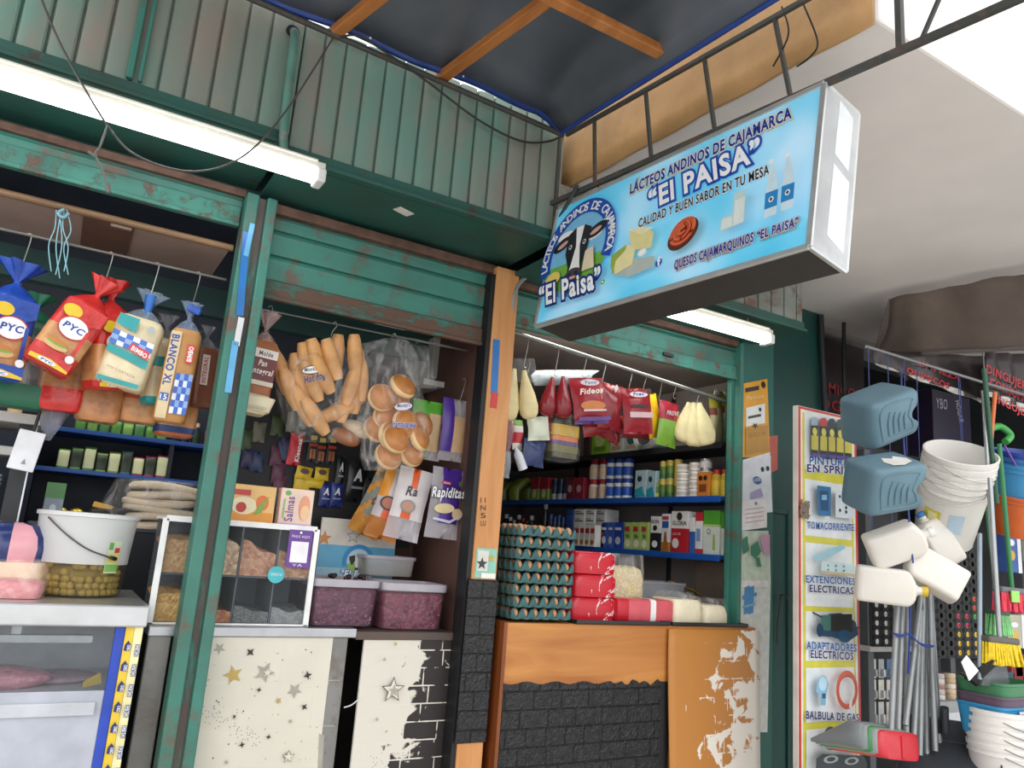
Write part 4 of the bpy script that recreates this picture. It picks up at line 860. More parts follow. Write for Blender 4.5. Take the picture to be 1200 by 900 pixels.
# ------------------------------------------------------------------ goods on the fridge top
t = thing('olive_bucket', 'translucent bucket of green olives in brine on the steel fridge top', 'bucket', (.135, 3.22, 1.216)); c = V((.135, 3.22, 1.217))
q = MB(clear('eef0f0', .62, .3)); q.lathe([(.1492, .112), (.160, .27), (.168, .272), (.168, .285), (.160, .287), (.156, .27)], 40, c); q.build('bucket_wall', t, True, smooth=45)
q = MB(clear('f4f4e8', .07, .2)); q.lathe([(.138, 0), (.143, .004), (.1492, .112), (.148, .112), (.142, .006), (.137, .003)], 40, c); q.build('bucket_base', t, True, smooth=45)
q = MB(clear('e0cc94', .10, .1)); q.lathe([(.134, .004), (.142, .112), (.001, .1125)], 40, c); q.build('brine', t, True, smooth=45)
q = MB(K('c4ad58', .35, 0, .2, 40)); rr = random.Random(2)
for ring_, n_ in ((.119, 29), (.088, 18)):
    for lay in range(5):
        for i in range(n_):
            if lay > 2 and rr.random() < .35: continue
            if lay == 3 and rr.random() < .6: continue
            a = 2*pi*(i+rr.uniform(-.3, .3))/n_; q.ball(c+V((ring_*math.cos(a), ring_*math.sin(a), .016+lay*.022)), (.0145, .014, .0125), 9, 6, Mx.Rotation(rr.uniform(0, 3), 3, 'X'))
q.lathe([(.108, .006), (.112, .098), (.05, .10)], 24, c, m=K('a8934a', .5)); o = q.build('olives', t, True, smooth=180); o['kind'] = 'stuff'
q = MB(K('55544f', .4, .5)); hp = [c+V((.168*math.cos(a_), .168*math.sin(a_), z)) for a_, z in ((-2.45, .262), (-2.2, .235), (-1.9, .20), (-1.55, .165), (-1.2, .145), (-.95, .135))]; q.tube(spline(hp, 5), .003, 6); q.build('handle', t, True, smooth=60)
q = MB(BLACK); q.tube([hp[-2]+V((.02, .0, -.005)), hp[-1]], .007, 8); q.build('grip', t, True)
q = MB(K('bcd0a4', .4)); n = 8; lbl = lambda a0, a1, z0, z1, rr_: [[c+V(((.1445+.06*z+rr_)*math.cos(a0+(a1-a0)*k/n), (.1445+.06*z+rr_)*math.sin(a0+(a1-a0)*k/n), z)) for k in range(n+1)] for z in (z0, z1)]
def strip2(R, m_): q.add(R[0]+R[1], [(k, k+1, n+2+k, n+1+k) for k in range(n)], m_)
strip2(lbl(-1.12, -.78, .085, .195, .002), K('cfdcb8', .4)); strip2(lbl(-1.11, -.79, .09, .115, .003), K('7fb45a', .4)); strip2(lbl(-1.1, -.8, .12, .15, .003), K('e0cf6c', .4)); strip2(lbl(-.95, -.82, .155, .172, .003), K('c8383a', .4)); strip2(lbl(-1.1, -1.0, .165, .19, .003), K('6aa45e', .4))
q.build('label', t, True)
# pink eggs bag, blue and pink cake bags at the very left edge
t = thing('sweets_bag', 'plastic bag of pink sugared sweets at the left edge of the fridge top', 'bag', (-.02, 3.06, 1.217))
q = MB(PINKE); R = [[p+V((-.10, 3.06, 1.218)) for p in sring(.27*s_, .16*s_, z, 24, 4, wave=.02)] for z, s_ in ((0, .95), (.02, 1), (.045, .98), (.055, .8))]; q.loft(R); o = q.build('sweets', t, True, smooth=60); o['kind'] = 'stuff'
q = MB(film('fff2e6', .1, .4)); R = [[p+V((-.10, 3.06, 1.218)) for p in sring(.285*s_, .175*s_, z, 24, 4, wave=wv)] for z, s_, wv in ((0, .97, .02), (.055, 1, .02), (.09, .95, .04), (.12, .8, .06))]; q.loft(R, (0, 0)); q.build('plastic_bag', t, True, smooth=180)
t = thing('panettone_bag', 'dark blue and pink wrapped cake above the bag of pink sweets', 'cake', (-.10, 3.2, 1.217))
q = MB(K('e9dcc4', .4)); cc = V((-.09, 3.22, 1.218)); R = [[p+cc for p in sring(.27*s_, .2*s_, z, 24, 3)] for z, s_ in ((0, .92), (.06, 1), (.105, 1.0))]; q.loft(R); q.build('cake_body', t, True, smooth=60)
q = MB(); bl, pk = K('26336a', .25, 0, .2, 20, .3), K('e0a3ac', .3); n = 24
R = [[cc+p for p in sring(.26*s_, .2*s_, z, 24, 2.6)] for z, s_ in ((.105, 1.02), (.15, 1.08), (.19, 1.0), (.225, .7), (.235, .3))]
for i in range(4): q.add(R[i]+R[i+1], [(k, (k+1) % n, n+(k+1) % n, n+k) for k in range(n) if (k//2) % 3 != 0], bl); q.add(R[i]+R[i+1], [(k, (k+1) % n, n+(k+1) % n, n+k) for k in range(n) if (k//2) % 3 == 0], pk)
q.add(R[-1], [tuple(range(n))], bl); q.build('wrapper', t, True, smooth=60)
# ================================================================== LEFT AND MIDDLE STALL: ceiling board, rails, bread
q = MB(wood('8a6a4c', '6b5038', 3, .5, 0)); q.tube([(-1.4, 3.06, 2.555), (.45, 3.06, 2.565)], .014, 10); tag(q.build('wooden_pole', smooth=60), 'brown wooden pole across the left stall above the bread bags', 'pole')
q = MB(K('a58f86', .7, 0, .12, 3)); q.span((-1.4, 3.075, 2.56), (.44, 3.50, 2.575)); struct(q.build('ceiling_board'))
q = MB(K('6a4a3c', .7)); q.span((-.07, 3.078, 2.553), (.10, 3.48, 2.56)); struct(q.build('ceiling_panel'))
q = MB(K('c9b9ae', .6)); q.span((.02, 3.08, 2.549), (.09, 3.10, 2.553)); tag(q.build('paper_label'), 'small white label on the brown board over the bread bags', 'label')
q = MB(K('2c4f4c', .6)); q.span((-1.4, 3.62, 2.42), (1.58, 3.68, 2.55)); struct(q.build('ceiling_beam'))
q = MB(K('8d8d88', .35, .7)); q.tube([(-1.4, 3.10, 2.445), (.45, 3.10, 2.445)], .005, 6); tag(q.build('hook_rail', smooth=60), 'thin steel wire rail from which the left bread bags hang', 'rail')
q = MB(K('8d8d88', .35, .7)); q.tube([(.57, 3.16, 2.375), (1.57, 3.16, 2.385)], .005, 6); tag(q.build('hook_rail', smooth=60), 'thin wire rail of the middle stall from which the bun bags hang', 'rail')
def hook(p, h=.06, lab='s-hook', r=.0022, turn=0, ret=None):
    """bent wire from the rail down to p"""
    p = V(p); c, s_ = math.cos(turn), math.sin(turn)
    return spline([p+V((a*c, a*s_, z)) for a, z in ((.012, -.004), (.004, -.012), (-.006, -.004), (-.002, .02), (.008, h*.6), (.012, h-.01), (.004, h+.002), (-.006, h-.008))], 4)
def wire_hook(p, h, label, group='wire hooks', turn=0):
    q = MB(HOOK); q.tube(hook(p, h, turn=turn), .0022, 6); return tag(q.build('wire_hook', smooth=60), label, 'hook', group)
def loaf(name, label, neck, L, w, d, tilt=0, turn=0, bands=None, body=None, ruff=None, ruffle=.055, neckr=.13, deco=None, lean=0, clearbag=False, group=None, ruffw=.5):
    """bread in a printed bag, gathered at a neck and hanging from it; neck = world point; bands = [(v, material)] from the bottom up"""
    t = thing(name, label, 'bread', tuple(neck), (lean, tilt, turn), group)
    q = MB(); vs = [(0, .86), (.03, .97), (.1, 1.0), (.25, 1.0), (.4, .99), (.55, 1.0), (.7, .99), (.85, 1.0), (.93, .96), (.985, .80)]
    z0 = -L-.045; rings = []; mats = []
    for v, s_ in vs: rings.append(sring(w*s_, d*s_, z0+v*L, 28, 4.5, wave=.008, wk=3, ph=v*9))
    for i in range(len(vs)-1):
        vm = (vs[i][0]+vs[i+1][0])/2; mats.append([m_ for v, m_ in bands if vm <= v][0])
    q.loft(rings, (1, 1), mats); q.build('bread_bag', t, smooth=50)
    q = MB(ruff or mats[-1]); R = [sring(w*.8, d*.8, -.045-.015*L, 28, 4, wave=.02, wk=7), sring(w*.45, d*.45, -.022, 28, 2.5, wave=.12, wk=9), sring(w*neckr, w*neckr, -.004, 28, 2, wave=.15, wk=9), sring(w*neckr, w*neckr, .006, 28, 2, wave=.15, wk=9), sring(w*ruffw*.7, w*ruffw*.5, .006+ruffle*.5, 28, 2, wave=.22, wk=6, ph=1), sring(w*ruffw*1.15, w*ruffw*.6, .006+ruffle, 28, 2, wave=.32, wk=6, ph=1.3)]
    q.loft(R, (0, 0)); q.build('gathered_top', t, smooth=180)
    if deco:
        M = Mx(Euler((lean, tilt, turn)).to_matrix()); f = Flat(V(neck)+M @ V((0, -d/2-.0035, z0)), M @ V((1, 0, 0)), M @ V((0, 0, 1))); deco(f, w, L); f.build('printed_label', t)
    return t
BRD = K('c98f5c', .3, 0, .25, 22, .5); BRD2 = K('b97f52', .3, 0, .3, 22, .5); CRM = K('e3d3ae', .3, 0, .12, 22, .5)
PB, PR, PYEL, TLW = K('2149a8', .25, 0, .2, 22, .5), K('cc2f2b', .25, 0, .2, 22, .5), K('e8c22c', .35), K('1f9a9c', .35)
def pyc(c1):
    def deco(f, w, L):
        f.poly([(-w*.44, L*.93), (w*.44, L*.93), (w*.44, L*.74), (0, L*.62), (-w*.44, L*.74)], c1)
        f.ell((-w*.22, L*.78), w*.2, w*.15, PYEL, 18); f.ell((0, L*.58), w*.33, w*.27, K('b9382f', .35), 26); f.ell((0, L*.58), w*.30, w*.24, K('eef0f4', .35), 26); f.text('PYC', (-w*.22, L*.545), (w*.22, L*.545), (-w*.22, L*.625), K('22449c', .35), off=.03, shear=.12)
        f.rect(w*.26, L*.2, w*.34, L*.62, c1); f.ell((-w*.1, L*.28), w*.26, L*.05, K('d9b27c', .4), 20); f.ell((-w*.1, L*.31), w*.22, L*.025, K('7fae4a', .4), 20); f.ell((-w*.1, L*.34), w*.2, L*.03, K('c9803c', .4), 20)
        f.rect(-w*.42, L*.02, w*.42, L*.16, c1); f.poly([(-w*.42, L*.02), (w*.42, L*.02), (w*.42, L*.05), (0, L*.10), (-w*.42, L*.07)], PYEL); f.ell((-w*.05, L*.055), w*.2, L*.03, K('eef0f4', .35), 18); f.text('PYC', (-w*.17, L*.04), (w*.08, L*.04), (-w*.17, L*.068), K('22449c', .35), off=.03)
        f.ell((w*.3, L*.2), w*.09, w*.09, K('eef0f4', .4), 14)
    return deco
def hooked(o, p, h, lab): wire_hook(V(p)+V((0, 0, .004)), h, lab, 'wire hooks of the left stall')
BY = 3.10
p = PY(20, 332, BY); hooked(0, p, 2.445-p.z, 'wire hook holding the blue bread bag')
loaf('bread_loaf', 'sliced bread in a blue-topped bag, first from the left', p, .30, .155, .11, .03, .35, [(.17, PB), (.62, BRD), (1, PB)], ruff=PB, ruffle=.07, deco=pyc(PB), ruffw=.75)
p = PY(118, 350, BY); hooked(0, p, 2.445-p.z, 'wire hook holding the two red bread bags')
loaf('bread_loaf', 'bread in a red and yellow bag swinging to the left of the red ruffle', p+V((-.012, -.03, 0)), .27, .155, .11, .38, .1, [(.18, PR), (.62, BRD), (1, PR)], ruff=PR, ruffle=.06, deco=pyc(PR), ruffw=.55)
loaf('bread_loaf', 'bread in a red bag hanging upright between the leaning red bag and the teal bag', p+V((.035, .03, .01)), .29, .145, .11, -.12, .5, [(.16, PR), (.60, BRD), (1, PR)], ruff=PR, ruffle=.07, deco=pyc(PR), ruffw=.7)
def tealdeco(f, w, L):
    f.rect(-w*.42, L*.02, w*.42, L*.08, TLW); f.poly([(-w*.44, L*.42), (w*.44, L*.3), (w*.44, L*.42), (-w*.44, L*.52)], TLW)
    ck = [K('3f6fc4', .35), K('e6ecf4', .35), K('8fb0e0', .35)]
    for i in range(6):
        for j in range(3): f.poly([(-w*.44+w*.147*i, L*(.53+.065*j-.012*i)), (-w*.44+w*.147*(i+1), L*(.53+.065*j-.012*(i+1))), (-w*.44+w*.147*(i+1), L*(.595+.065*j-.012*(i+1))), (-w*.44+w*.147*i, L*(.595+.065*j-.012*i))], ck[0] if (i+j) % 2 == 0 else ck[1+(j % 2)])
    f.poly([(-w*.02, L*.50), (w*.40, L*.42), (w*.42, L*.53), (0, L*.60)], K('cf3a3c', .35)); f.text('BIMBO', (w*.03, L*.505), (w*.37, L*.44), (w*.045, L*.565), K('f4ecec', .35), off=.03)
    f.poly([(-w*.42, L*.80), (w*.0, L*.74), (w*.0, L*.93), (-w*.42, L*.95)], TLW); f.text('SIN CORTEZA', (-w*.3, L*.2), (w*.3, L*.14), (-w*.3, L*.23), K('8a5a50', .4)); f.ell((w*.28, L*.83), w*.08, w*.09, K('aab4b0', .4), 14)
p = PY(173, 362, BY); hooked(0, p, 2.445-p.z, 'wire hook holding the white and teal bread bag')
loaf('bread_loaf', 'crustless bread in a white, teal and checked bag, its neck clear and blue', p, .27, .165, .12, .16, -.15, [(1, CRM)], ruff=film('cfe0f4', .2, .6), ruffle=.06, deco=tealdeco)
q = MB(K('2d6fc0', .3)); q.tube([p+V((0, -.012, -.02)), p+V((.004, -.014, .05))], [.012, .022], 8); tag(q.build('bag_tie', smooth=60), 'blue twist at the neck of the white and teal bag', 'tie')
loaf('bread_loaf', 'second white crustless loaf half hidden behind the teal bag', PY(196, 385, 3.22), .26, .12, .10, -.04, .2, [(.12, TLW), (.2, CRM), (.32, TLW), (.6, CRM), (.72, TLW), (1, CRM)], ruff=FILMB, ruffle=.05)
def xldeco(f, w, L):
    f.rect(-w*.44, L*.02, -w*.12, L*.94, K('d8c49a', .35)); f.text('BLANCO XL', (-w*.40, L*.90), (-w*.40, L*.36), (-w*.18, L*.90), K('20409a', .35), off=.03); f.rect(-w*.42, L*.2, -w*.16, L*.28, K('2c55ac', .35)); f.text('15', (-w*.40, L*.21), (-w*.2, L*.21), (-w*.40, L*.265), K('f0f0f0', .35), off=.02)
    f.rect(w*.12, L*.62, w*.34, L*.82, K('cf3f38', .35)); f.text('BIMBO', (w*.30, L*.64), (w*.30, L*.80), (w*.16, L*.64), K('f4ecec', .35), off=.03)
    for i in range(4):
        for j in range(6): f.rect(-w*.06+w*.125*i, L*(.08+.07*j), -w*.06+w*.125*(i+1), L*(.15+.07*j), K('2f60bf', .35) if (i+j) % 2 else K(('dfe8f4', '86a8dc')[j % 2], .35))
p = PY(222, 374, BY); hooked(0, p, 2.445-p.z, 'wire hook holding the tall golden loaf by the green post')
loaf('bread_loaf', 'tall golden loaf in a clear bag with blue checks next to the green post', p, .36, .115, .10, .03, -.1, [(1, K('c08a4e', .4, 0, .2, 8))], ruff=film('bcd0ee', .25, .6), ruffle=.06, deco=xldeco)
q = MB(K('2a58b4', .3)); q.box(p+V((.01, -.02, .035)), (.05, .012, .03), (0, .3, 0)); tag(q.build('bag_tie', bevel=.006), 'blue printed tie on the neck of the tall golden loaf', 'tie')
loaf('bread_loaf', 'dark brown loaf half hidden between the tall golden loaf and the post', PY(243, 395, 3.2), .24, .10, .09, -.03, .3, [(1, K('7d4632', .4, 0, .2, 8))], ruff=FILMB, ruffle=.04, deco=lambda f, w, L: (f.rect(-w*.3, L*.35, 0, L*.85, K('d9cfc4', .4)), f.text('INTEGRAL', (-w*.08, L*.38), (-w*.08, L*.82), (-w*.24, L*.38), K('b23a34', .4), off=.02)))
# second row behind
loaf('bread_loaf', 'green-bottomed bread bag behind the blue and red bags', PY(42, 362, 3.3), .33, .19, .12, 0, .2, [(.2, K('1f6a4c', .35)), (.8, FILMB), (1, K('1f6a4c', .35))], ruff=K('2b7a5a', .35), ruffle=.05)
loaf('bread_loaf', 'red-bottomed bread bag in the second row behind the leaning red bag', PY(92, 368, 3.3), .335, .16, .12, 0, -.2, [(.18, PR), (1, BRD2)], ruff=PR, ruffle=.03)
loaf('bread_loaf', 'brown sliced bread with a blue band hanging low behind the upright red bag', PY(135, 375, 3.3), .36, .15, .12, 0, .1, [(.22, BRD2), (.32, K('27407f', .35)), (1, BRD2)], ruff=FILMB, ruffle=.03)
loaf('bread_loaf', 'orange-brown sliced bread hanging low behind the teal bag', PY(180, 382, 3.32), .35, .15, .12, 0, -.1, [(.28, BRD), (.4, K('b5532f', .35)), (1, BRD2)], ruff=FILMB, ruffle=.03)
loaf('bread_loaf', 'orange-brown bread with a blue and white end hanging low behind the tall golden loaf', PY(222, 395, 3.34), .37, .15, .12, 0, .1, [(.06, K('c56a3a', .35)), (.14, K('31477f', .35)), (.5, BRD), (1, BRD2)], ruff=FILMB, ruffle=.03)
q = MB(K('7fb0bc', .4)); 
for i in range(5):
    a = PY(66+3*i, 246, 3.05); b = PY(60+5*i, 318+4*(i % 3), 3.06); q.tube(spline([a, a.lerp(b, .3)+V((.012*math.sin(i*2), 0, 0)), a.lerp(b, .6)+V((-.014*math.cos(i*3), 0, 0)), b], 6), .0022, 5)
q.tube(spline([PY(75, 245, 3.04), PY(68, 250, 3.04), PY(74, 255, 3.04), PY(80, 250, 3.05)]), .006, 6); tag(q.build('plastic_twine', smooth=60), 'tangle of pale blue plastic twine tied to the wooden pole', 'twine')

# ------------------------------------------------------------------ back shelves of the left stall
SB = K('1d4f9c', .45, 0, .12, 6)
t = thing('wall_shelf', 'dark blue shelf unit at the back of the left stall', 'shelf', (.5, 3.95, 0))
q = MB(SB)
for z in (1.845, 1.668): q.span((-.08, 3.90, z), (1.5, 4.2, z+.02))
q.build('shelf_board', t, True, bevel=.003)
q = MB(K('232c3c', .6)); q.span((-.10, 3.90, 0), (-.08, 4.2, 2.3)); q.span((.44, 3.92, 1.2), (.46, 4.2, 2.2)); q.span((.80, 3.90, 1.2), (.83, 4.2, 2.3)); q.span((-.1, 4.2, 0), (1.5, 4.22, 2.4)); q.build('frame', t, True)
def pack(name, label, cat, c, size, m, group=None, rz=0, band=None, lump=.03):
    """small pouch or packet standing at c"""
    w, d, h = size; q = MB(m); R = []
    for v, s_, dd in ((0, .96, 1), (.08, 1, 1.04), (.5, .98, 1.1), (.9, 1, .5), (1, 1, .12)): R.append(sring(w*s_, d*dd, h*v, 16, 4.5))
    mats = [m, band or m, band or m, m]; q.loft(R, (1, 1), mats); o = q.build(name, smooth=50); o.location = c; o.rotation_euler = (0, 0, rz); return tag(o, label, cat, group)
cols = ['5f9c3c', '6fae48', '4f8f3a', '7ab04c', '8a9f4c', '3f6f7c', 'a8324c', 'b03a58', '98304a']
for i, x in enumerate([.02+.05*i for i in range(9)]):
    pack('snack_packet', 'green or dark red packet in the row on the lower blue shelf', 'packet', (x, 3.93, 1.688), (.046, .05, .085+.01*(i % 3)), K(cols[i], .35), 'packets on the lower blue shelf', 0, K('2c3a2c' if i % 2 else 'c9d0a8', .4))
for i, x in enumerate([.06+.048*i for i in range(8)]):
    pack('snack_packet', 'small green packet in the row on the upper blue shelf', 'packet', (x, 3.93, 1.865), (.044, .05, .055+.012*(i % 2)), K(('4f8a3a', '6fa04a', '3f7a44')[i % 3], .35), 'packets on the upper blue shelf')
for i, x in enumerate([.50+.05*i for i in range(6)]):
    q = MB(); q.lathe([(.02, 0), (.021, .06), (.009, .08), (.009, .1)], 12, mats=[K(('1c2a4c', '243c2c', '4c1c24')[i % 3], .25), K('1c2a3c', .25), K('b8b0a0', .4)]); o = q.build('small_bottle', smooth=40); o.location = (x, 3.94, 1.865); tag(o, 'small dark bottle on the upper blue shelf right of the green post', 'bottle', 'small bottles on the blue shelf')
# stand under the lower goods and goods on it
q = MB(K('22262e', .6)); q.span((-.05, 3.68, 0), (.80, 3.9, 1.44)); o = q.build('cabinet'); q2 = MB(K('3a3f49', .4)); t = thing('storage_cabinet', 'dark cabinet at the back of the left stall behind the olive bucket', 'cabinet', (.38, 3.8, 0)); bpy.data.objects.remove(o)
q.build('body', t, True, bevel=.004); q2.span((-.06, 3.67, 1.44), (.81, 3.9, 1.455)); q2.build('top', t, True)
carton('drink_carton', 'grey and green carton standing left behind the olive bucket', 'carton', (.015, 3.76, 1.456), (.07, .06, .16), K('8b98a4', .4), 0, None, None, lambda f, w, h: (f.rect(-w/2, h*.6, w/2, h, K('4f8a4c', .4)), f.ell((0, h*.35), .012, .016, K('c9d2d8', .4), 14)))
for i, px_ in enumerate((73, 92)):
    a = PY(px_, 588, 3.76); q = MB(K('c9b040', .15, .6, .4, 40, .6)); q.ball((a.x, 3.76, 1.456+.032), (.034, .03, .032), 14, 9); tag(q.build('gold_sweet', smooth=180), 'gold foil-wrapped round sweet behind the rim of the olive bucket', 'sweet', 'gold foil sweets')
q = MB(BLACK); q.loft([sring(.12*s_, .08*s_, z, 20, 3) for z, s_ in ((0, .9), (.05, 1), (.07, .7))]); o = q.build('black_bag', smooth=60); o.location = (.20, 3.77, 1.456); tag(o, 'small black bag with a yellow tie behind the olive bucket', 'bag')
q = MB(K('d9a83c', .3)); q.box((.20, 3.765, 1.535), (.08, .02, .025), (0, .2, 0)); tag(q.build('bag_tie', bevel=.005), 'yellow tie on the black bag behind the bucket', 'tie')
# stack of wraps in clear plastic
WR = K('dccbb0', .55, 0, .12, 12)
for i in range(6):
    q = MB(WR); zz = 1.456+i*.033; ph = i*1.7
    q.loft([[p+V((.43+.012*math.sin(ph)+.0, 3.80, zz+dz+.009*math.sin(14*p.x+ph))) for p in sring(.30*s_, .24*s_, 0, 28, 3)] for dz, s_ in ((0, .93), (.008, 1), (.022, 1), (.031, .93))])
    tag(q.build('flatbread_pack', smooth=50), f'pale flatbread pack, {("bottom", "second from bottom", "third from bottom", "third from top", "second from top", "top")[i]} of the pile left of the green post', 'bread', 'flatbread packs in the pile')
q = MB(FILMB); q.loft([[p+V((.40+dx, 3.80, z)) for p in sring(.37*s_, .25*s_, 0, 28, 3, wave=.04, wk=5)] for z, s_, dx in ((1.455, .95, 0), (1.55, 1.06, -.01), (1.66, 1.0, .02), (1.67, .5, .06))], (0, 0)); tag(q.build('plastic_sheet', smooth=180), 'crinkled clear plastic wrapped round the pile of flatbreads', 'plastic')
# rack at the very left
t = thing('wire_rack', 'black upright rack with white trays at the far left edge', 'rack', (-.35, 3.75, 0))
q = MB(K('1b1c20', .35)); q.span((-.155, 3.62, 0), (-.10, 3.66, 2.1)); q.span((-.8, 3.62, 0), (-.76, 3.66, 2.1)); q.build('upright', t, True)
q = MB(K('c9ced4', .3, .6)); q.span((-.098, 3.615, 0), (-.092, 3.64, 2.1)); q.build('chrome_edge', t, True)
q = MB(K('c4c0bc', .5)); q.span((-.78, 3.60, 1.83), (-.08, 4.0, 1.87)); q.build('upper_tray', t, True, bevel=.004)
q = MB(K('b4b3b0', .5)); q.span((-.78, 3.60, 1.70), (-.09, 4.0, 1.735)); q.build('middle_tray', t, True, bevel=.004)
q = MB(K('aebac0', .4)); q.span((-.78, 3.60, 1.40), (-.16, 4.0, 1.42)); q.build('lower_tray', t, True, bevel=.004)
q = MB(K('e0c48c', .5, 0, .15, 20)); q.loft([sring(.14*s_, .1*s_, z, 20, 3) for z, s_ in ((0, .95), (.02, 1), (.06, .7), (.07, .3))]); o = q.build('cheese', smooth=60); o.location = (-.14, 3.70, 1.87); tag(o, 'yellow loaf-shaped cheese on the upper white tray at the far left', 'cheese')
for i in range(4):
    q = MB(); m1, m2 = K('4f86b8', .3), K('cfd8dc', .3); w = .22
    for k in range(6): q.loft([[p+V((-.30+.005*i, 3.66, 1.421+i*.052)) for p in sring(w*(1-.0*k), .2, z, 16, 4)] for z in (k*.008, k*.008+.008)], (k == 0, k == 5), [(m1, m2)[k % 2]]*1)
    tag(q.build('wafer_packet', smooth=50), f'blue and white striped packet, {("bottom", "second from bottom", "third from bottom", "top")[i]} of the pile on the left rack', 'packet', 'striped packets on the left rack')
q = MB(K('e4e6ea', .4)); A = PY(31, 528, 3.3); q.box(A, (.085, .012, .145), (0, .12, 0)); t = thing('hanging_tag', 'white rectangular tag hanging on a black strap at the far left', 'tag', tuple(A)); q.build('tag_card', t, True, bevel=.003)
q = MB(BLACK); q.tube([A+V((.01, 0, .07)), A+V((.022, .0, .20)), A+V((.03, .02, .36))], .006, 6); q.build('strap', t, True)
f = Flat(A+V((0, -.0065, -.05)), (1, 0, -.12), (.12, 0, 1)); f.poly([(-.01, 0), (.006, 0), (-.002, .02)], K('8f9094', .5)); f.build('printed_mark', t)
A = PY(65, 470, 3.35); q = MB(film('b9bccb', .35, .75)); q.loft([[p+V((A.x, 3.35, z)) for p in sring(.12*s_, .07*s_, 0, 20, 2.5, wave=.08, wk=4, ph=z*20)] for z, s_ in ((A.z-.15, .15), (A.z-.10, .55), (A.z-.03, .95), (A.z+.02, 1.0))], (1, 0)); tag(q.build('grey_bag', smooth=180), 'crumpled grey plastic bag hanging beside the white tag', 'bag')

# ------------------------------------------------------------------ middle stall: bun bags and packets on hooks
def deco_int(f, w, L):
    f.rect(-w*.45, L*.42, w*.45, L*.86, K('6a2a30', .35)); f.rect(-w*.45, L*.74, w*.45, L*.86, K('e4dcd4', .35)); f.text('Molde', (-w*.2, L*.77), (w*.28, L*.77), (-w*.2, L*.83), K('5a2a30', .35), off=.02)
    f.text('Pan', (-w*.16, L*.63), (w*.12, L*.63), (-w*.16, L*.71), K('ecdfd0', .35), off=.02, shear=.2); f.text('Integral', (-w*.36, L*.52), (w*.36, L*.52), (-w*.36, L*.60), K('ecdfd0', .35), off=.02, shear=.2); f.rect(-w*.45, L*.37, w*.45, L*.43, K('d9cdb8', .35)); f.rect(-w*.4, L*.03, w*.4, L*.1, K('cfc0a0', .4)); f.text('PAN DE MOLDE', (-w*.3, L*.05), (w*.3, L*.05), (-w*.3, L*.075), K('7a8490', .4))
p = PY(312, 388, 3.12); wire_hook(p+V((0, 0, .004)), max(.03, 2.38-p.z), 'wire hook holding the wholemeal bread', 'wire hooks of the middle stall')
loaf('bread_loaf', 'wholemeal bread with a maroon label hanging right beside the green post', p, .30, .115, .10, .05, .05, [(.12, CRM), (.26, K('d9c49c', .5)), (1, K('a8673f', .5, 0, .2, 9))], ruff=film('e8c8c4', .3, .7), ruffle=.075, deco=deco_int, ruffw=.6)
q = MB(K('e2d6b8', .5)); a = p+V((-.008, -.005, -.335)); q.loft([[s_+a for s_ in sring(.15*k, .12*k, z, 24, 4)] for z, k in ((0, .8), (.012, .84), (.05, 1.0), (.055, 1.0))]); tag(q.build('bread_tray', smooth=50), 'cream folded end of the wholemeal bread bag', 'bag end')

def bun_mesh(kind):
    q = MB()
    top, side = K('d09a60', .4, 0, .22, 16), K('eaca98', .5, 0, .12, 14)
    if kind == 'hot':
        R = []
        for i in range(9):
            v = i/8; s_ = math.sin(pi*(.06+.88*v))**.28; R.append([V((.032*s_*math.copysign(abs(math.cos(a))**.8, math.cos(a)), .03*s_*math.sin(a), -.088+.176*v)) for a in [2*pi*k/14 for k in range(14)]])
        n = 14
        for i in range(8): 
            for k in range(n): q.add([R[i][k], R[i][(k+1) % n], R[i+1][(k+1) % n], R[i+1][k]], [(0, 1, 2, 3)], top if n/2 <= k < n else side)
        q.add(R[0], [tuple(range(n-1, -1, -1))], side); q.add(R[-1], [tuple(range(n))], side)
    else:
        top = K('bd7c42', .35, 0, .2, 16)
        q.lathe([(0, -.024), (.048, -.022), (.061, -.010), (.063, .001), (.059, .014), (.045, .029), (.022, .037), (0, .038)], 22, mats=[side, side, side, side, top, top, top])
    return q
hot = bun_mesh('hot').build('hot_dog_bun', smooth=60); ham = bun_mesh('ham').build('burger_bun', smooth=60)
nh = [0, 0]
def put(src, k, loc, rot, label, group):
    o = src if nh[k] == 0 else src.copy()
    if nh[k]: COL.objects.link(o)
    nh[k] += 1; o.location = loc; o.rotation_euler = rot; tag(o, label, 'bread bun', group); return o
HB = 'long hot dog bun packed in the clear bag left of the burger buns'
# pixel, tilt about the view axis, yaw, depth
for x, y, ti, ya, yy in ((347, 425, .95, .5, 3.17), (343, 455, .35, -.5, 3.18), (352, 463, -.25, -.4, 3.15), (365, 450, -.35, -.2, 3.12), (378, 445, -.45, 0, 3.10), (362, 480, -.5, .1, 3.15), (374, 470, -.55, .1, 3.11), (388, 460, -.7, .2, 3.09), (371, 492, 1.05, .2, 3.14), (383, 485, 1.0, .1, 3.17), (392, 440, -.1, .3, 3.15), (396, 445, -.42, -.2, 3.075), (417, 440, -.22, .1, 3.12), (423, 470, -.15, 0, 3.15), (404, 475, .15, .2, 3.13), (398, 495, .1, .1, 3.16), (414, 485, -.1, .2, 3.17), (420, 455, -.3, .5, 3.19), (338, 462, -.42, -.3, 3.16), (350, 480, -.5, -.2, 3.13), (366, 498, -.62, 0, 3.13), (382, 508, -.78, .1, 3.12), (336, 440, -.75, 0, 3.2)):
    a = PY(x, y, yy); put(hot, 0, tuple(a), (.1, ti, ya), HB, 'hot dog buns in the clear bag')
p = PY(390, 393, 3.14); wire_hook(p, max(.02, 2.38-p.z), 'wire hook holding the bag of hot dog buns', 'wire hooks of the middle stall')
t = thing('bun_bag', 'clear plastic bag stuffed with hot dog buns', 'bag', tuple(p)); q = MB(FILM)
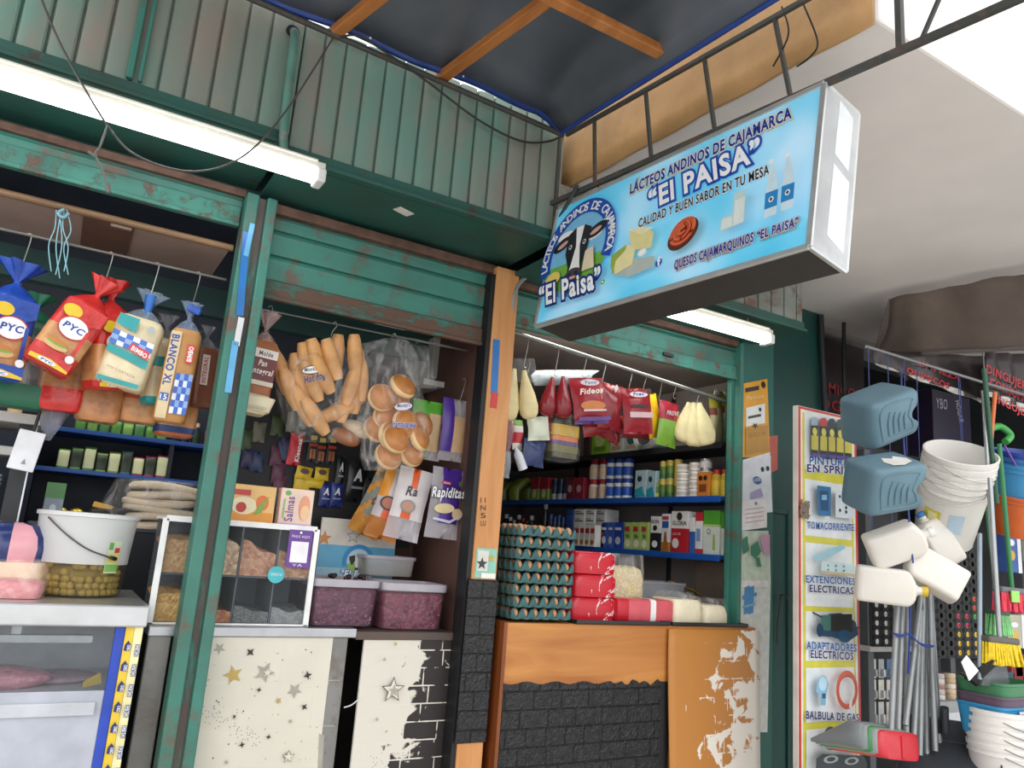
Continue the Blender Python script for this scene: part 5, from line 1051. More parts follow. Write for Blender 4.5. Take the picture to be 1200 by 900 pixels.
def ringpx(x0, x1, y, dep, yc=3.14, wv=.04, ph=0):
    a, b = PY(x0, y, yc), PY(x1, y, yc); c = (a+b)/2; w = (b-a).length; return [s_+V((c.x, yc, c.z))+V((0, 0, (b.z-a.z)*(s_.x/w))) for s_ in sring(w, dep, 0, 24, 2.6, wave=wv, wk=5, ph=ph)]
q.loft([ringpx(350, 432, 518, .05), ringpx(338, 436, 500, .18), ringpx(328, 434, 470, .22), ringpx(324, 424, 440, .2), ringpx(342, 412, 420, .13, wv=.07), ringpx(374, 402, 402, .05, wv=.1), ringpx(384, 396, 394, .02)], (1, 1)); q.build('plastic_film', t, True, smooth=180)
A = PY(356, 438, 3.045); f = Flat(A, (math.cos(.0), 0, .22), (-.22, 0, 1)); f.ell((.035, .015), .045, .018, K('2b2e3c', .35), 22, .12); f.ell((.035, .015), .041, .0145, K('e9e6e2', .35), 22, .12); f.text("Monky's", (.004, .008), (.066, .014), (.002, .022), K('22242c', .35), off=.02, shear=.2); f.text('Hot dog', (.0, -.04), (.085, -.02), (-.003, -.013), K('2a3a7a', .35), off=.03, shear=.2); f.build('printed_label', t)
BB = 'round burger bun packed in the clear bag under the burger print'
for x, y, rx, ry, yy in ((468, 457, .95, .15, 3.10), (445, 468, 1.3, -.9, 3.13), (450, 490, 1.4, -1.0, 3.17), (452, 512, 1.3, .9, 3.13), (471, 497, 1.45, .1, 3.10), (460, 518, 1.2, -.2, 3.08), (485, 515, 1.0, .8, 3.11), (478, 533, 1.3, .2, 3.15), (452, 537, 1.2, -.3, 3.15), (489, 500, 1.2, .4, 3.17), (440, 505, 1.2, -.6, 3.19), (462, 470, 1.2, .1, 3.18)):
    a = PY(x, y, yy); put(ham, 1, tuple(a), (rx, ry, .2), BB, 'burger buns in the clear bag')
p = PY(461, 396, 3.14); wire_hook(p, max(.02, 2.385-p.z), 'wire hook holding the bag of burger buns', 'wire hooks of the middle stall')
t = thing('bun_bag', 'clear plastic bag of round burger buns beside the hot dog buns', 'bag', tuple(p)); q = MB(FILMB)
q.loft([ringpx(428, 482, 551, .08), ringpx(425, 500, 535, .17), ringpx(428, 501, 505, .2), ringpx(424, 496, 470, .17), ringpx(418, 490, 445, .12, wv=.06), ringpx(417, 487, 420, .08, wv=.09, ph=2), ringpx(428, 482, 402, .05, wv=.14), ringpx(452, 470, 396, .02)], (1, 1)); q.build('plastic_film', t, True, smooth=180)
A = PY(461, 500, 3.03); f = Flat(A, (1, 0, .06), (-.06, 0, 1)); f.text('Hamburguesa', (-.005, .0), (.1, .006), (-.005, .024), K('2b3f9c', .35), off=.03, outline=K('e6e4e0', .35), oo=.08, shear=.2); f.ell((.04, .09), .04, .016, K('d5d4e0', .35), 20, .2); f.text("Monky's", (.012, .083), (.07, .093), (.010, .097), K('3a3f7a', .35), off=.02, shear=.2); f.build('printed_label', t)
# loose brown breads hanging low behind
for x, y, lb in ((405, 512, 'dark flat roll behind the bottom of the hot dog bag'), (418, 503, 'pale paper-wrapped roll between the hot dog and burger bags')):
    a = PY(x, y, 3.24); q = MB(K('a86a44' if x < 410 else 'ddc9a8', .5)); q.ball(a, (.07, .04, .035), 16, 10, Mx.Rotation(.3, 3, 'Y')); tag(q.build('bread_roll', smooth=180), lb, 'bread')
# bagged tortillas
def pouch(name, label, cat, top, h, w, d, mf, turn=0, tilt=0, lean=0, group=None, deco=None, nu=10, nv=14):
    t = thing(name, label, cat, tuple(top), (lean, tilt, turn), group); q = MB(); q.pillow(w, h, d, mf, nu=nu, nv=nv, wob=.05); q.build('pouch', t, smooth=60)
    if deco:
        M = Mx(Euler((lean, tilt, turn)).to_matrix()); f = Flat(V(top)+M @ V((0, -d/2-.002, -h)), M @ V((1, 0, 0)), M @ V((0, 0, 1))); deco(f, w, h); f.build('printed_label', t)
    return t
GRN, PUR, ORG = K('5faa3a', .3), K('4a2c8c', .3), K('e2602c', .3)
CLR = film('eeeaf0', .3, .7)
pouch('tortilla_pack', 'green-edged pack of tortillas hanging right of the burger buns', 'packet', PY(503, 470, 3.20), .27, .165, .05, lambda u, v: GRN if u < .5 and v > .05 or v < .25 else (K('d8b890', .4) if u > .5 and v < .85 else CLR), .1)
pouch('tortilla_pack', 'purple-edged pack of tortillas hanging next to the plywood post', 'packet', PY(535, 468, 3.18), .29, .14, .05, lambda u, v: PUR if u < .42 and v < .85 else (K('d9b48a', .4) if v > .3 and v < .85 else CLR), .1)
def rap(f, w, h): 
    f.text('Rapiditas', (-w*.52, h*.56), (w*.46, h*.60), (-w*.54, h*.70), K('f2f0f4', .3), off=.03, outline=K('241c2c', .3), oo=.09, shear=.25); f.rect(-w*.28, h*.76, w*.0, h*.80, K('c8455c', .3)); f.text('Bimbo', (-w*.2, h*.765), (-w*.02, h*.765), (-w*.2, h*.79), K('f2f0f4', .3)); f.ell((-w*.1, h*.42), w*.3, h*.07, K('e2d0a0', .4), 20, .1); f.ell((w*.3, h*.36), w*.16, h*.08, K('d8c090', .4), 16); f.poly([(-w*.4, h*.28), (w*.1, h*.26), (w*.42, h*.36), (w*.42, h*.33), (w*.1, h*.22), (-w*.4, h*.25)], K('cfc8e4', .3)); f.ell((w*.3, h*.79), w*.07, w*.08, K('5f6a4a', .3), 14)
p = PY(527, 549, 3.16); 
pouch('tortilla_pack', 'purple and white pack of tortillas, frontmost beside the plywood post', 'packet', p, .315, .165, .055, lambda u, v: (CLR if u < .28 or v > .82 or u > .93 else PUR), .0, .04, deco=rap)
pouch('tortilla_pack', 'white and orange pack of tortillas, second behind the purple one', 'packet', PY(490, 550, 3.22), .32, .16, .05, lambda u, v: (ORG if (.42 < u < .62 and v < .3) or (.25 < u < .6 and .55 < v < .72) else K('d6cfd0', .35) if v < .75 else CLR), -.2, .16, deco=lambda f, w, h: (f.text('Ra', (-w*.2, h*.6), (w*.12, h*.62), (-w*.22, h*.73), K('17171a', .3), off=.02, shear=.2), f.ell((-w*.05, h*.46), w*.22, h*.09, K('8a8a86', .4), 20), f.ell((-w*.05, h*.46), w*.16, h*.07, K('b88a74', .4), 20)))
pouch('tortilla_pack', 'grey and orange pack of tortillas, third behind the purple one', 'packet', PY(473, 552, 3.27), .32, .15, .05, lambda u, v: (K('d9902c', .35) if u < .3 and v < .4 else ORG if (.25 < u < .75 and .5 < v < .7) else K('c3b9bb', .35) if v < .75 else K('b06a24', .35)), -.3, .25, deco=lambda f, w, h: (f.text('e', (-w*.05, h*.62), (w*.1, h*.63), (-w*.06, h*.72), K('17171a', .3), off=.02, shear=.2), f.ell((-w*.1, h*.5), w*.26, h*.10, K('3a2622', .4), 20), f.ell((-w*.1, h*.5), w*.2, h*.075, K('a8644c', .4), 20)))
pouch('tortilla_pack', 'amber pack of tortillas at the left end of the row of packs', 'packet', PY(462, 554, 3.32), .31, .15, .05, lambda u, v: (K('c98a2c', .35) if (u*2+v*3) % 1 < .45 else K('7d7f78', .35) if v < .7 else K('b87a30', .35)), -.4, .38, deco=lambda f, w, h: f.text('ta', (-w*.2, h*.42), (w*.1, h*.52), (-w*.26, h*.56), K('17171a', .3), off=.03, shear=.2))
# black display board with small packets
q = MB(K('1d1e22', .6)); a, b = PY(282, 500, 3.62), PY(470, 600, 3.62); q.span((a.x, 3.62, 1.45), (1.57, 3.635, 2.22)); tag(q.build('display_board'), 'dark hanging board behind the small packets in the middle stall', 'board')
def sachet(label, x0, y0, x1, y1, Y, mf, deco=None, tilt=0, cat='packet', name='snack_packet', group=None, d=.02):
    a, b = PY((x0+x1)/2, y0, Y), PY((x0+x1)/2, y1, Y); w = (x1-x0)*scale_at(a)*1.08; return pouch(name, label, cat, a, a.z-b.z, w, d, mf, 0, tilt, 0, group, deco, 6, 8)
sachet('red pack of tissues hanging under the hot dog bag', 342, 508, 358, 546, 3.60, lambda u, v: K('c8202e', .3) if u < .8 else K('7d1c24', .3), lambda f, w, h: f.text('Kleenex', (w*.28, h*.12), (w*.28, h*.85), (-w*.02, h*.12), K('f2e8e8', .3), off=.03), .05)
for i, (x, y) in enumerate(((368, 519), (378, 522), (390, 522))):
    t = sachet(f'black card with coppery batteries, {("first", "second", "third")[i]} in the row beside the red tissues', x-5, y-10, x+6, y+22, 3.605, lambda u, v: K('1c1c1e', .4), lambda f, w, h: (f.rect(-w*.3, h*.78, w*.3, h*.95, K('c9b23c', .4)), f.rect(-w*.4, h*.55, w*.4, h*.66, K('b23a34', .4)), f.rect(-w*.28, h*.1, -w*.02, h*.45, K('b87a58', .3, .5)), f.rect(w*.04, h*.1, w*.3, h*.45, K('b87a58', .3, .5))), 0, 'batteries', 'battery_card', None, .008)
YL = K('d9b82a', .35)
for i, (x0, y0, x1, y1, Y) in enumerate(((349, 547, 367, 562, 3.59), (370, 548, 386, 563, 3.59), (358, 560, 380, 572, 3.60), (346, 556, 364, 576, 3.605))):
    sachet(f'small yellow sachet, {("upper left", "upper right", "lower middle", "lowest")[i]} of the yellow group under the batteries', x0, y0, x1, y1, Y, lambda u, v: YL, (lambda f, w, h: f.ell((0, h*.62), w*.28, h*.22, K('4a2a20', .4), 16)) if i < 2 else None, .12 if i == 0 else 0)
for i, (x0, y0, x1, y1, c1) in enumerate(((396, 535, 406, 570, '1b1c20'), (410, 540, 432, 588, '16171b'), (425, 560, 442, 595, '2a2c30'), (376, 566, 390, 594, '1c2f7a'), (389, 566, 403, 594, '20357f'))):
    sachet(f'{("narrow black", "large black", "dark grey", "left blue", "right blue")[i]} razor packet with a white letter below the batteries', x0, y0, x1, y1, 3.60, lambda u, v, c1=c1: K(c1, .3), lambda f, w, h: (f.text('A', (-w*.22, h*.5), (w*.22, h*.5), (-w*.22, h*.78), K('e4e6ea', .3), off=.04, shear=.15), f.rect(-w*.3, h*.3, w*.3, h*.36, K('8f949c', .4))))
rr = random.Random(8)
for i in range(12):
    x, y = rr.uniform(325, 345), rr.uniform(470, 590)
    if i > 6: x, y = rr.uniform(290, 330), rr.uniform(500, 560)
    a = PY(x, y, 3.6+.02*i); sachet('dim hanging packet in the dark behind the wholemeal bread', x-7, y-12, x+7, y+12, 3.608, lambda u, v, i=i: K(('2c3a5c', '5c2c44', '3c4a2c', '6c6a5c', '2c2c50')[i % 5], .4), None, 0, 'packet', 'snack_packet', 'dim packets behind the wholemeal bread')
# white cupboards high in the middle stall
t = thing('wall_cupboard', 'white cupboard with a ledge high up behind the plastic bags near the plywood post', 'cupboard', (1.5, 3.6, 2.1)); q = MB(K('b9b6b0', .5, 0, .12, 6)); a, b = PY(505, 398, 3.55), PY(556, 455, 3.55)
q.span((a.x+.02, 3.55, a.z-.20), (b.x-.12, 3.8, a.z+.02)); q.build('cupboard_body', t, True, bevel=.004); q = MB(K('cbc9c4', .5)); q.span((b.x-.11, 3.5, a.z-.22), (b.x-.0, 3.8, a.z+.02)); q.span((a.x-.06, 3.45, a.z-.26), (b.x, 3.85, a.z-.23)); q.build('ledge', t, True, bevel=.004)
q = MB(FILMB); q.loft([ringpx(478, 512, 455, .05, 3.22), ringpx(476, 505, 430, .1, 3.22, .1), ringpx(470, 500, 405, .04, 3.22, .15)], (1, 1)); a = PY(485, 405, 3.22); q.tube([a, (a.x, 3.162, 2.384)], .004, 5); tag(q.build('plastic_bag', smooth=180), 'empty crumpled clear bag hanging behind the burger buns', 'bag')
q = MB(HOOK); q.tube(hook(PY(541, 468, 3.17), .10), .0025, 6); tag(q.build('wire_hook', smooth=60), 'wire hook holding the purple-edged tortillas', 'hook', 'wire hooks of the middle stall')
# ================================================================== RIGHT STALL: hanging pouches and stocked side shelves
t = thing('wall_shelf', 'three long shelves along the right wall of the stall, two with blue edges', 'shelf', (3.38, 4.3, 0))
XS = 3.2
for z, m_ in ((2.145, K('26272b', .5)), (1.84, K('1f58ad', .4, 0, .1, 5)), (1.515, K('1f58ad', .4, 0, .1, 5))):
    q = MB(m_); q.span((XS, 3.125, z), (3.55, 5.75, z+.022)); q.span((XS-.006, 3.125, z-.012), (XS+.004, 5.75, z+.024)); q.build('shelf_board', t, True, bevel=.003)
q = MB(K('3a3b3f', .5))
for y in (3.9, 5.0): q.span((3.545, y, 1.0), (3.558, y+.03, 2.6))
q.build('bracket_rail', t, True)
q = MB(K('4d4a4d', .5)); q.span((3.22, 3.15, 0), (3.54, 5.7, .99)); o = q.build('low_cabinet', bevel=.004); tag(o, 'dark low cabinet under the side shelves of the right stall', 'cabinet')
q = MB(K('7b6a5e', .7)); a, b = PX(806, 655, 3.4), PX(850, 690, 3.4); q.span((3.38, 3.14, .99), (3.42, 3.5, min(1.5, a.z))); tag(q.build('cardboard_sheet', bevel=.003), 'brown cardboard standing below the lowest blue shelf', 'cardboard')
q = MB(K('8c8d8a', .4, .6)); q.tube([PY(598, 388, 3.12), PY(862, 474, 3.12)], .011, 8); tag(q.build('hanging_rail', smooth=60), 'grey pipe along the ceiling of the right stall with the wire hooks', 'rail')
def railz(x): 
    a, b = PY(598, 388, 3.12), PY(862, 474, 3.12); return a.z+(b.z-a.z)*(x-a.x)/(b.x-a.x)
def ys(x0, x1, y): return PX(x0, y, XS+.03).y, PX(x1, y, XS+.03).y
ZS = {'t': 2.168, 'm': 1.863, 'l': 1.538}
def carton_s(label, sh, x0, x1, ytop, m, cat='carton', name='carton', group=None, deco=None, dep=.09, back=.03, bands=None, z0=None):
    yb = {'t': 530, 'm': 583, 'l': 648}[sh]; ya, yb2 = ys(x0, x1, yb); w = abs(ya-yb2)*.94; z = z0 if z0 is not None else ZS[sh]; h = PX((x0+x1)/2, ytop, XS+.03).z - z
    t = thing(name, label, cat, (XS+.03+dep/2, (ya+yb2)/2, z), (0, 0, -pi/2), group); q = MB(m); q.box((0, 0, h/2), (w, dep, h))
    if bands:
        q = MB(); zz = 0
        for v, mm_ in bands: q.box((0, 0, h*(zz+v)/2), (w, dep, h*(v-zz)), None, mm_); zz = v
    q.build('box', t, bevel=.002)
    if deco:
        f = Flat(V((XS+.03-.0005, (ya+yb2)/2, z)), (0, -1, 0), (0, 0, 1)); deco(f, w, h); f.build('printed_label', t)
    return t
def can_s(label, sh, x0, x1, levels, hpx, segs, cat='can', name='food_can', group=None, prof=None):
    """a column of cans or jars; segs = materials from the bottom up"""
    yb = {'t': 530, 'm': 583, 'l': 648}[sh]; ya, yb2 = ys(x0, x1, yb); r = abs(ya-yb2)*.36; y = (ya+yb2)/2; s_ = scale_at((XS+.05, y, 2)); h = hpx*s_*1.02; first = None
    for k in range(levels):
        if first is None:
            q = MB(); P = prof or [(r*.96, 0), (r, .03*h), (r, .30*h), (r, .70*h), (r, .94*h), (r*.96, .99*h), (r*.9, .995*h)]
            if prof: P = [(a*r, b*h) for a, b in prof]
            q.lathe(P, 18, mats=[segs[min(i, len(segs)-1)] for i in range(len(P)-1)]); first = o = q.build(name, smooth=40)
        else: o = first.copy(); COL.objects.link(o)
        o.location = (XS+.03+r, y, ZS[sh]+k*h); o.rotation_euler = (0, 0, k*1.3)
        nm = ('',) if levels == 1 else {2: ('lower', 'upper'), 3: ('bottom', 'middle', 'top'), 4: ('bottom', 'second', 'third', 'top'), 5: ('bottom', 'second', 'third', 'fourth', 'top')}[levels]
        tag(o, (nm[k]+' '+label).strip(), cat, group)
W1, W2 = K('e6e6e4', .35), K('c9c9c6', .4)
# top shelf
def dots(c1, c2): return lambda f, w, h: (f.ell((0, h*.62), w*.3, w*.3, K(c1, .4), 18), f.rect(-w*.35, h*.15, w*.35, h*.32, K(c2, .4)))
carton_s('green carton on the black top shelf, first behind the red pouches', 't', 692, 713, 503, K('8cbf3c', .4), deco=dots('c9df8a', '5f8f2c'), group=None)
carton_s('pale carton with a teal ring next to the green one on the top shelf', 't', 714, 730, 505, K('cfd8d4', .4), deco=dots('2b7a7c', 'c99a6a'))
carton_s('second pale carton with a teal ring on the top shelf', 't', 731, 747, 505, K('c9d4d4', .4), deco=dots('2b7a7c', 'c9a27a'))
carton_s('brown carton at the far left of the top shelf', 't', 683, 691, 507, K('4a2f34', .4)); carton_s('pale green carton behind the white pipe piece', 't', 748, 760, 508, K('c2cfc4', .4))
t = thing('pipe_fitting', 'white plastic pipe fitting lying at the edge of the black top shelf', 'pipe fitting', (3.2, 3.9, 2.17)); A, B = PX(773, 519, 3.33), PX(753, 523, 3.11)
r_ = 12*scale_at(B); up = V((0, 0, 1)); q = MB(K('d9dbda', .35)); A.z = 2.168+r_*1.02; B.z = 2.168+r_*.98
q.tube([A, A.lerp(B, .8)], r_*.92, 20); q.build('barrel', t, True, smooth=50); q = MB(K('e4e6e5', .35)); q.tube([A.lerp(B, .8), A.lerp(B, 1.0)], r_*1.1, 20, cap=False); q.tube([A.lerp(B, 1.0), A.lerp(B, .8)], r_*.85, 20, cap=False); q.build('collar', t, True, smooth=50)
q = MB(K('34363a', .6)); q.tube([A.lerp(B, .84), A.lerp(B, .86)], r_*.86, 20); q.build('opening', t, True)
# middle shelf
for i, (x0, x1) in enumerate(((586, 598), (598, 610), (609, 620), (592, 606))):
    ya, yb2 = ys(x0, x1, 583); pack('snack_packet', 'olive green bag in the heap at the far end of the middle shelf', 'packet', (XS+.07+.03*i, (ya+yb2)/2, ZS['m']), (.14, .22, .16+.03*(i % 2)), K(('5f6f2c', '7a8a34', '4f5f2a', '6a7a3c')[i], .4), 'green bags at the far end', -pi/2)
for i, x0 in enumerate((621, 632)):
    carton_s(('first', 'second')[i]+' red and green box beside the olive green bags', 'm', x0, x0+10, 560, W1, bands=[(.5, K('8fb04a', .4)), (1, K('a8283a', .4))], deco=lambda f, w, h: f.ell((0, h*.3), w*.25, w*.3, K('e8e8c8', .4), 12))
for i, x0 in enumerate((643, 650, 657)):
    can_s(('first', 'second', 'third')[i]+' dark blue and silver bottle beside the red and green boxes', 'm', x0, x0+7, 1, 24, [K('2c3a5c', .3), K('b8bcc4', .3), K('2c3a5c', .3), K('24304c', .3), K('24304c', .3), K('24304c', .3)], 'bottle', 'bottle')
for i, (x0, x1) in enumerate(((663, 672), (673, 683))): carton_s(('darker', 'brighter')[i]+' red packet left of the red-lidded jars', 'm', x0, x1, 560, K(('7a2434', '9c2c40')[i], .4), 'packet', 'packet', deco=lambda f, w, h: f.ell((0, h*.5), w*.3, h*.18, K('d9b8bc', .4), 12))
JAR = [(.9, 0), (.98, .05), (.98, .62), (.8, .74), (.84, .75), (.84, .97), (.7, 1)]
for i, x0 in enumerate((685, 696)): can_s(f'red-lidded jar in the {("left", "right")[i]} pile of jars on the middle shelf', 'm', x0, x0+11, 2, 23, [W1, K('d9c2a8', .35), W1, K('b02c34', .3), K('b02c34', .3), K('b02c34', .3)], 'jar', 'jar', None, JAR)
TUBP = [(.86, 0), (.97, .05), (1, .78), (1.06, .79), (1.06, .95), (.95, 1)]
for i, x0 in enumerate((705, 714.5, 724)): can_s(f'white and blue tub in the {("left", "middle", "right")[i]} pile of blue-lidded tubs', 'm', x0, x0+11.5, 2, 23, [W1, K(('2a5cc0', '2f62c4', '2a58b8')[i], .35), W1, K('22409c', .3), K('22409c', .3)], 'tub', 'plastic_tub', None, [(.9, 0), (.97, .15), (.99, .6), (1, .78), (1.06, .79), (1.06, 1)])
def cat(f, w, h):
    f.ell((-w*.08, h*.68), w*.2, h*.10, K('2a3a44', .4), 14); f.poly([(-w*.25, h*.72), (-w*.2, h*.85), (-w*.1, h*.76)], K('2a3a44', .4)); f.poly([(w*.0, h*.76), (w*.06, h*.85), (w*.1, h*.72)], K('2a3a44', .4)); f.poly([(-w*.45, h*.05), (w*.45, h*.05), (w*.2, h*.42), (-w*.45, h*.3)], K('2f9cb0', .4))
carton_s('light blue pet food bag left of the green cans', 'm', 743, 757, 551, K('b9d3dc', .4), 'packet', 'pet_food_bag', deco=cat); carton_s('second light blue pet food bag partly behind the first', 'm', 757, 768, 552, K('a9c9d6', .4), 'packet', 'pet_food_bag', deco=cat)
GC = [K('6f9c3c', .35), K('c9c24a', .35), K('4f7a34', .35), K('7d8f3c', .35)]
can_s('yellow-green can in front of the pet food bags', 'm', 759, 772, 1, 18, GC, group=None)
can_s('tall green and gold can in the left pile of green cans', 'm', 769, 778, 2, 21, [K('b9b48a', .35), K('3f6f3c', .35), K('5a7a3c', .35), K('c9b45a', .35)]); can_s('tall green and gold can in the right pile of green cans', 'm', 777, 786, 2, 21.5, [K('b9b48a', .35), K('46743a', .35), K('6a863c', .35), K('c9b45a', .35)])
CW = [K('9a9c9e', .3, .7), W1, K('cfc4b4', .4), W1, K('b0b2b4', .3, .6)]
can_s('white-labelled can in the left pile of milk cans', 'm', 785, 803, 4, 9.6, CW); can_s('white-labelled can in the right pile of milk cans', 'm', 801, 817, 4, 10.0, CW); can_s('silver can in the third pile of cans behind the orange packet', 'm', 814, 829, 4, 11, [K('a9acae', .3, .7), W2, W2, K('a9acae', .3, .7)])
can_s('olive and gold can behind the left pile of milk cans', 'm', 786, 795, 1, 44, [K('8a7a3c', .35), K('6f6a34', .35), K('b9a24a', .35)])
carton_s('orange packet with dark rings beside the yellow bottles', 'm', 816, 831, 553, K('d98a3c', .4), 'packet', 'packet', deco=lambda f, w, h: (f.ell((-w*.2, h*.75), w*.16, w*.16, K('3a2a24', .4), 12), f.ell((w*.2, h*.75), w*.16, w*.16, K('3a2a24', .4), 12), f.rect(-w*.3, h*.2, w*.3, h*.5, K('8a4a2a', .4))))
BOT = [(.92, 0), (1, .04), (1, .60), (.92, .75), (.55, .84), (.55, .86), (.62, .86), (.6, 1)]
YB = [K('e0bf3c', .3), K('e0bf3c', .3), K('c9a634', .3), K('e0bf3c', .3), K('c0362c', .3), K('c0362c', .3), K('c0362c', .3)]
for i, (x0, x1, hh) in enumerate(((828, 842, 31), (840, 850, 31), (848, 857, 30))): can_s(f'yellow bottle with a red cap, {("first", "second", "third")[i]} from the milk cans', 'm', x0, x1, 1, hh, YB, 'bottle', 'sauce_bottle', None, BOT)
# lowest shelf
for i in range(7):
    x0 = 584+i*5; can_s(('small dark bottle with a pale cap behind the egg trays' if i not in (4, 5) else 'small dark bottle with a red cap behind the egg trays'), 'l', x0, x0+6, 1, 30-(i % 3)*3, [K('1c2030', .25), K('242a3c', .25), K('1c2030', .25), K('1c2030', .25), K(('c9ccd0', '8a2c30')[i in (4, 5)], .35)]+[K(('c9ccd0', '8a2c30')[i in (4, 5)], .35)]*2, 'bottle', 'bottle', 'dark bottles behind the eggs, '+('red' if i in (4, 5) else 'pale')+' caps', BOT)
can_s('tall slim bottle with a white cap standing above the egg trays', 'l', 630, 636, 1, 46, [K('2a2c30', .3)]*4+[W1]*3, 'bottle', 'bottle', None, BOT)
for i in range(5): can_s('small blue-capped bottle in the row between the eggs and the white boxes', 'l', 637+i*5, 643+i*5, 1, 33-(i % 2)*2, [K('2c3a50', .25), K('56607a', .3), K('2c3a50', .25), K('2a3a6a', .3), K('2f4f9c', .3), K('2f4f9c', .3), K('2f4f9c', .3)], 'bottle', 'bottle', 'blue-capped bottles', BOT)
rowl = ('lower', 'upper')
def wbox(f, w, h): f.rect(-w*.4, h*.3, w*.4, h*.45, K('3a4a7a', .4)); f.rect(-w*.4, h*.6, w*.1, h*.7, K('5a5f6c', .4))
for i, (x0, x1) in enumerate(((661, 669), (670, 683), (684, 695), (696, 707))):
    zb = 1.538; 
    big = carton_s(('blue', 'white', 'white', 'grey')[i]+f' carton supporting the small boxes, {("first", "second", "third", "fourth")[i]} from the blue-capped bottles', 'l', x0, x1, 613.5, (K('2a4fa0', .4), W1, W2, W2)[i], deco=lambda f, w, h: (f.ell((0, h*.3), w*.3, h*.12, K('b9703c', .4), 12), f.rect(-w*.4, h*.5, w*.4, h*.62, K('b0343c', .4))), dep=.12)
    h0 = PX((x0+x1)/2, 613.5, XS+.03).z
    for r2 in range(2):
        yt = 605 if r2 == 0 else 596.5; o = carton_s(f'{("blue", "white", "pale", "grey")[i]} small box, {rowl[r2]} one of the two on the carton', 'l', x0, x1, yt, (K('2f5cb0', .4), W1, W1, W2)[i], deco=wbox, dep=.12, z0=h0+r2*.0005 if r2 == 0 else PX((x0+x1)/2, 605, XS+.03).z)
for i in range(4): carton_s(f'small white and red carton, {("first", "second", "third", "fourth")[i]} of the row above the red cheese', 'l', 679+i*6.2, 684.9+i*6.2, 616, W1, dep=.05, back=0, deco=lambda f, w, h: (f.rect(-w*.4, h*.62, w*.4, h*.85, K('b8343c', .4)), f.ell((0, h*.2), w*.35, h*.12, K('b8743c', .4), 12))).location.x -= .052
for i, (x0, x1) in enumerate(((703, 711), (711, 718), (718, 729))):
    carton_s(f'deep blue carton, {("first", "second", "third")[i]} from the small white and red cartons', 'l', x0, x1, 612, K(('2348a8', '3a5cb0', '2045a4')[i], .4), deco=lambda f, w, h: (f.ell((0, h*.3), w*.3, h*.15, K('c9cfdc', .4), 14), f.rect(-w*.35, h*.7, w*.35, h*.8, K('dfe4f0', .4))))
for i, (x0, x1) in enumerate(((730, 740), (740, 750), (750, 759))):
    carton_s(f'pale green carton, {("first", "second", "third")[i]} from the deep blue cartons', 'l', x0, x1, 612, K('a9c46a', .4), deco=lambda f, w, h: (f.rect(-w*.4, h*.66, w*.2, h*.84, K('b83440', .4)), f.ell((0, h*.22), w*.35, h*.15, K('e6e2d0', .4), 14), f.poly([(-w*.3, h*.5), (0, h*.58), (w*.3, h*.46), (0, h*.4)], K('4f8a3c', .4))))
def milk(label, x0, x1, yt, bands, deco=None, gable=True):
    t = carton_s(label, 'l', x0, x1, yt, W1, 'carton', 'milk_carton', None, deco, .085, .03, bands); return t
GL = lambda f, w, h: (f.text('GLORIA', (-w*.42, h*.80), (w*.42, h*.80), (-w*.42, h*.90), K('1c1c20', .4), off=.02), f.ell((0, h*.2), w*.3, h*.1, K('e6e6e6', .4), 16))
milk('black and white milk carton beside the pale green cartons', 761, 773, 605, [(.52, K('24262c', .4)), (1, W1)], lambda f, w, h: (GL(f, w, h), f.ell((0, h*.66), w*.22, h*.08, K('24262c', .4), 14)))
milk('white carton with wheat ears beside the black and white milk', 774, 784, 602, [(.25, K('b9803c', .4)), (1, K('dfe4ea', .4))], lambda f, w, h: (f.poly([(-w*.3, 0), (w*.4, 0), (w*.1, h*.55), (-w*.1, h*.5)], K('a8682c', .4)), f.rect(-w*.4, h*.62, w*.4, h*.8, K('2f5c9c', .4)), f.rect(-w*.4, h*.84, w*.4, h*.93, K('c03a3c', .4))))
milk('large red milk carton with a white top on the lowest shelf', 785, 806, 599, [(.58, K('b92833', .35)), (1, W1)], lambda f, w, h: (f.text('GLORIA', (-w*.42, h*.66), (w*.42, h*.66), (-w*.42, h*.76), K('1c1c20', .4), off=.02), f.ell((0, h*.87), w*.17, w*.17, K('3a2a2c', .4), 16), f.ell((-w*.2, h*.22), w*.2, h*.12, K('e9e6e4', .4), 16), f.text('LECHE', (-w*.4, h*.42), (w*.1, h*.42), (-w*.4, h*.48), K('efe0e0', .4))))
milk('narrow blue and white carton between the red milk and the green carton', 807, 813, 606, [(.6, K('3a66b0', .4)), (1, W1)]); milk('red-topped white carton left of the large green carton', 814, 822, 600, [(.12, K('c03a3c', .4)), (.78, W1), (1, K('c0343c', .4))], lambda f, w, h: f.rect(-w*.3, h*.3, w*.3, h*.6, K('7aa0d0', .4)))
milk('large white and green carton near the right end of the lowest shelf', 823, 843, 598, [(.62, K('dfe3da', .4)), (.68, K('b9d08a', .4)), (1, K('57a83a', .4))], lambda f, w, h: (f.ell((-w*.15, h*.52), w*.12, w*.13, K('3f8a3c', .4), 16), f.ell((-w*.15, h*.52), w*.08, w*.09, K('dfe3da', .4), 16), f.poly([(w*.1, h*.1), (w*.3, h*.1), (w*.25, h*.45), (w*.15, h*.45)], K('9ac06a', .4))))
milk('last white and green carton at the right end of the lowest shelf', 844, 853, 600, [(.62, K('cfd6ca', .4)), (1, K('4f9c38', .4))])
q = MB(K('c0333c', .35)); a = PX(778, 600, XS+.07); 
for x, y, c1, lb in ((782, 597, 'b03038', 'red cap of goods on the back of the lowest shelf'), ): pass
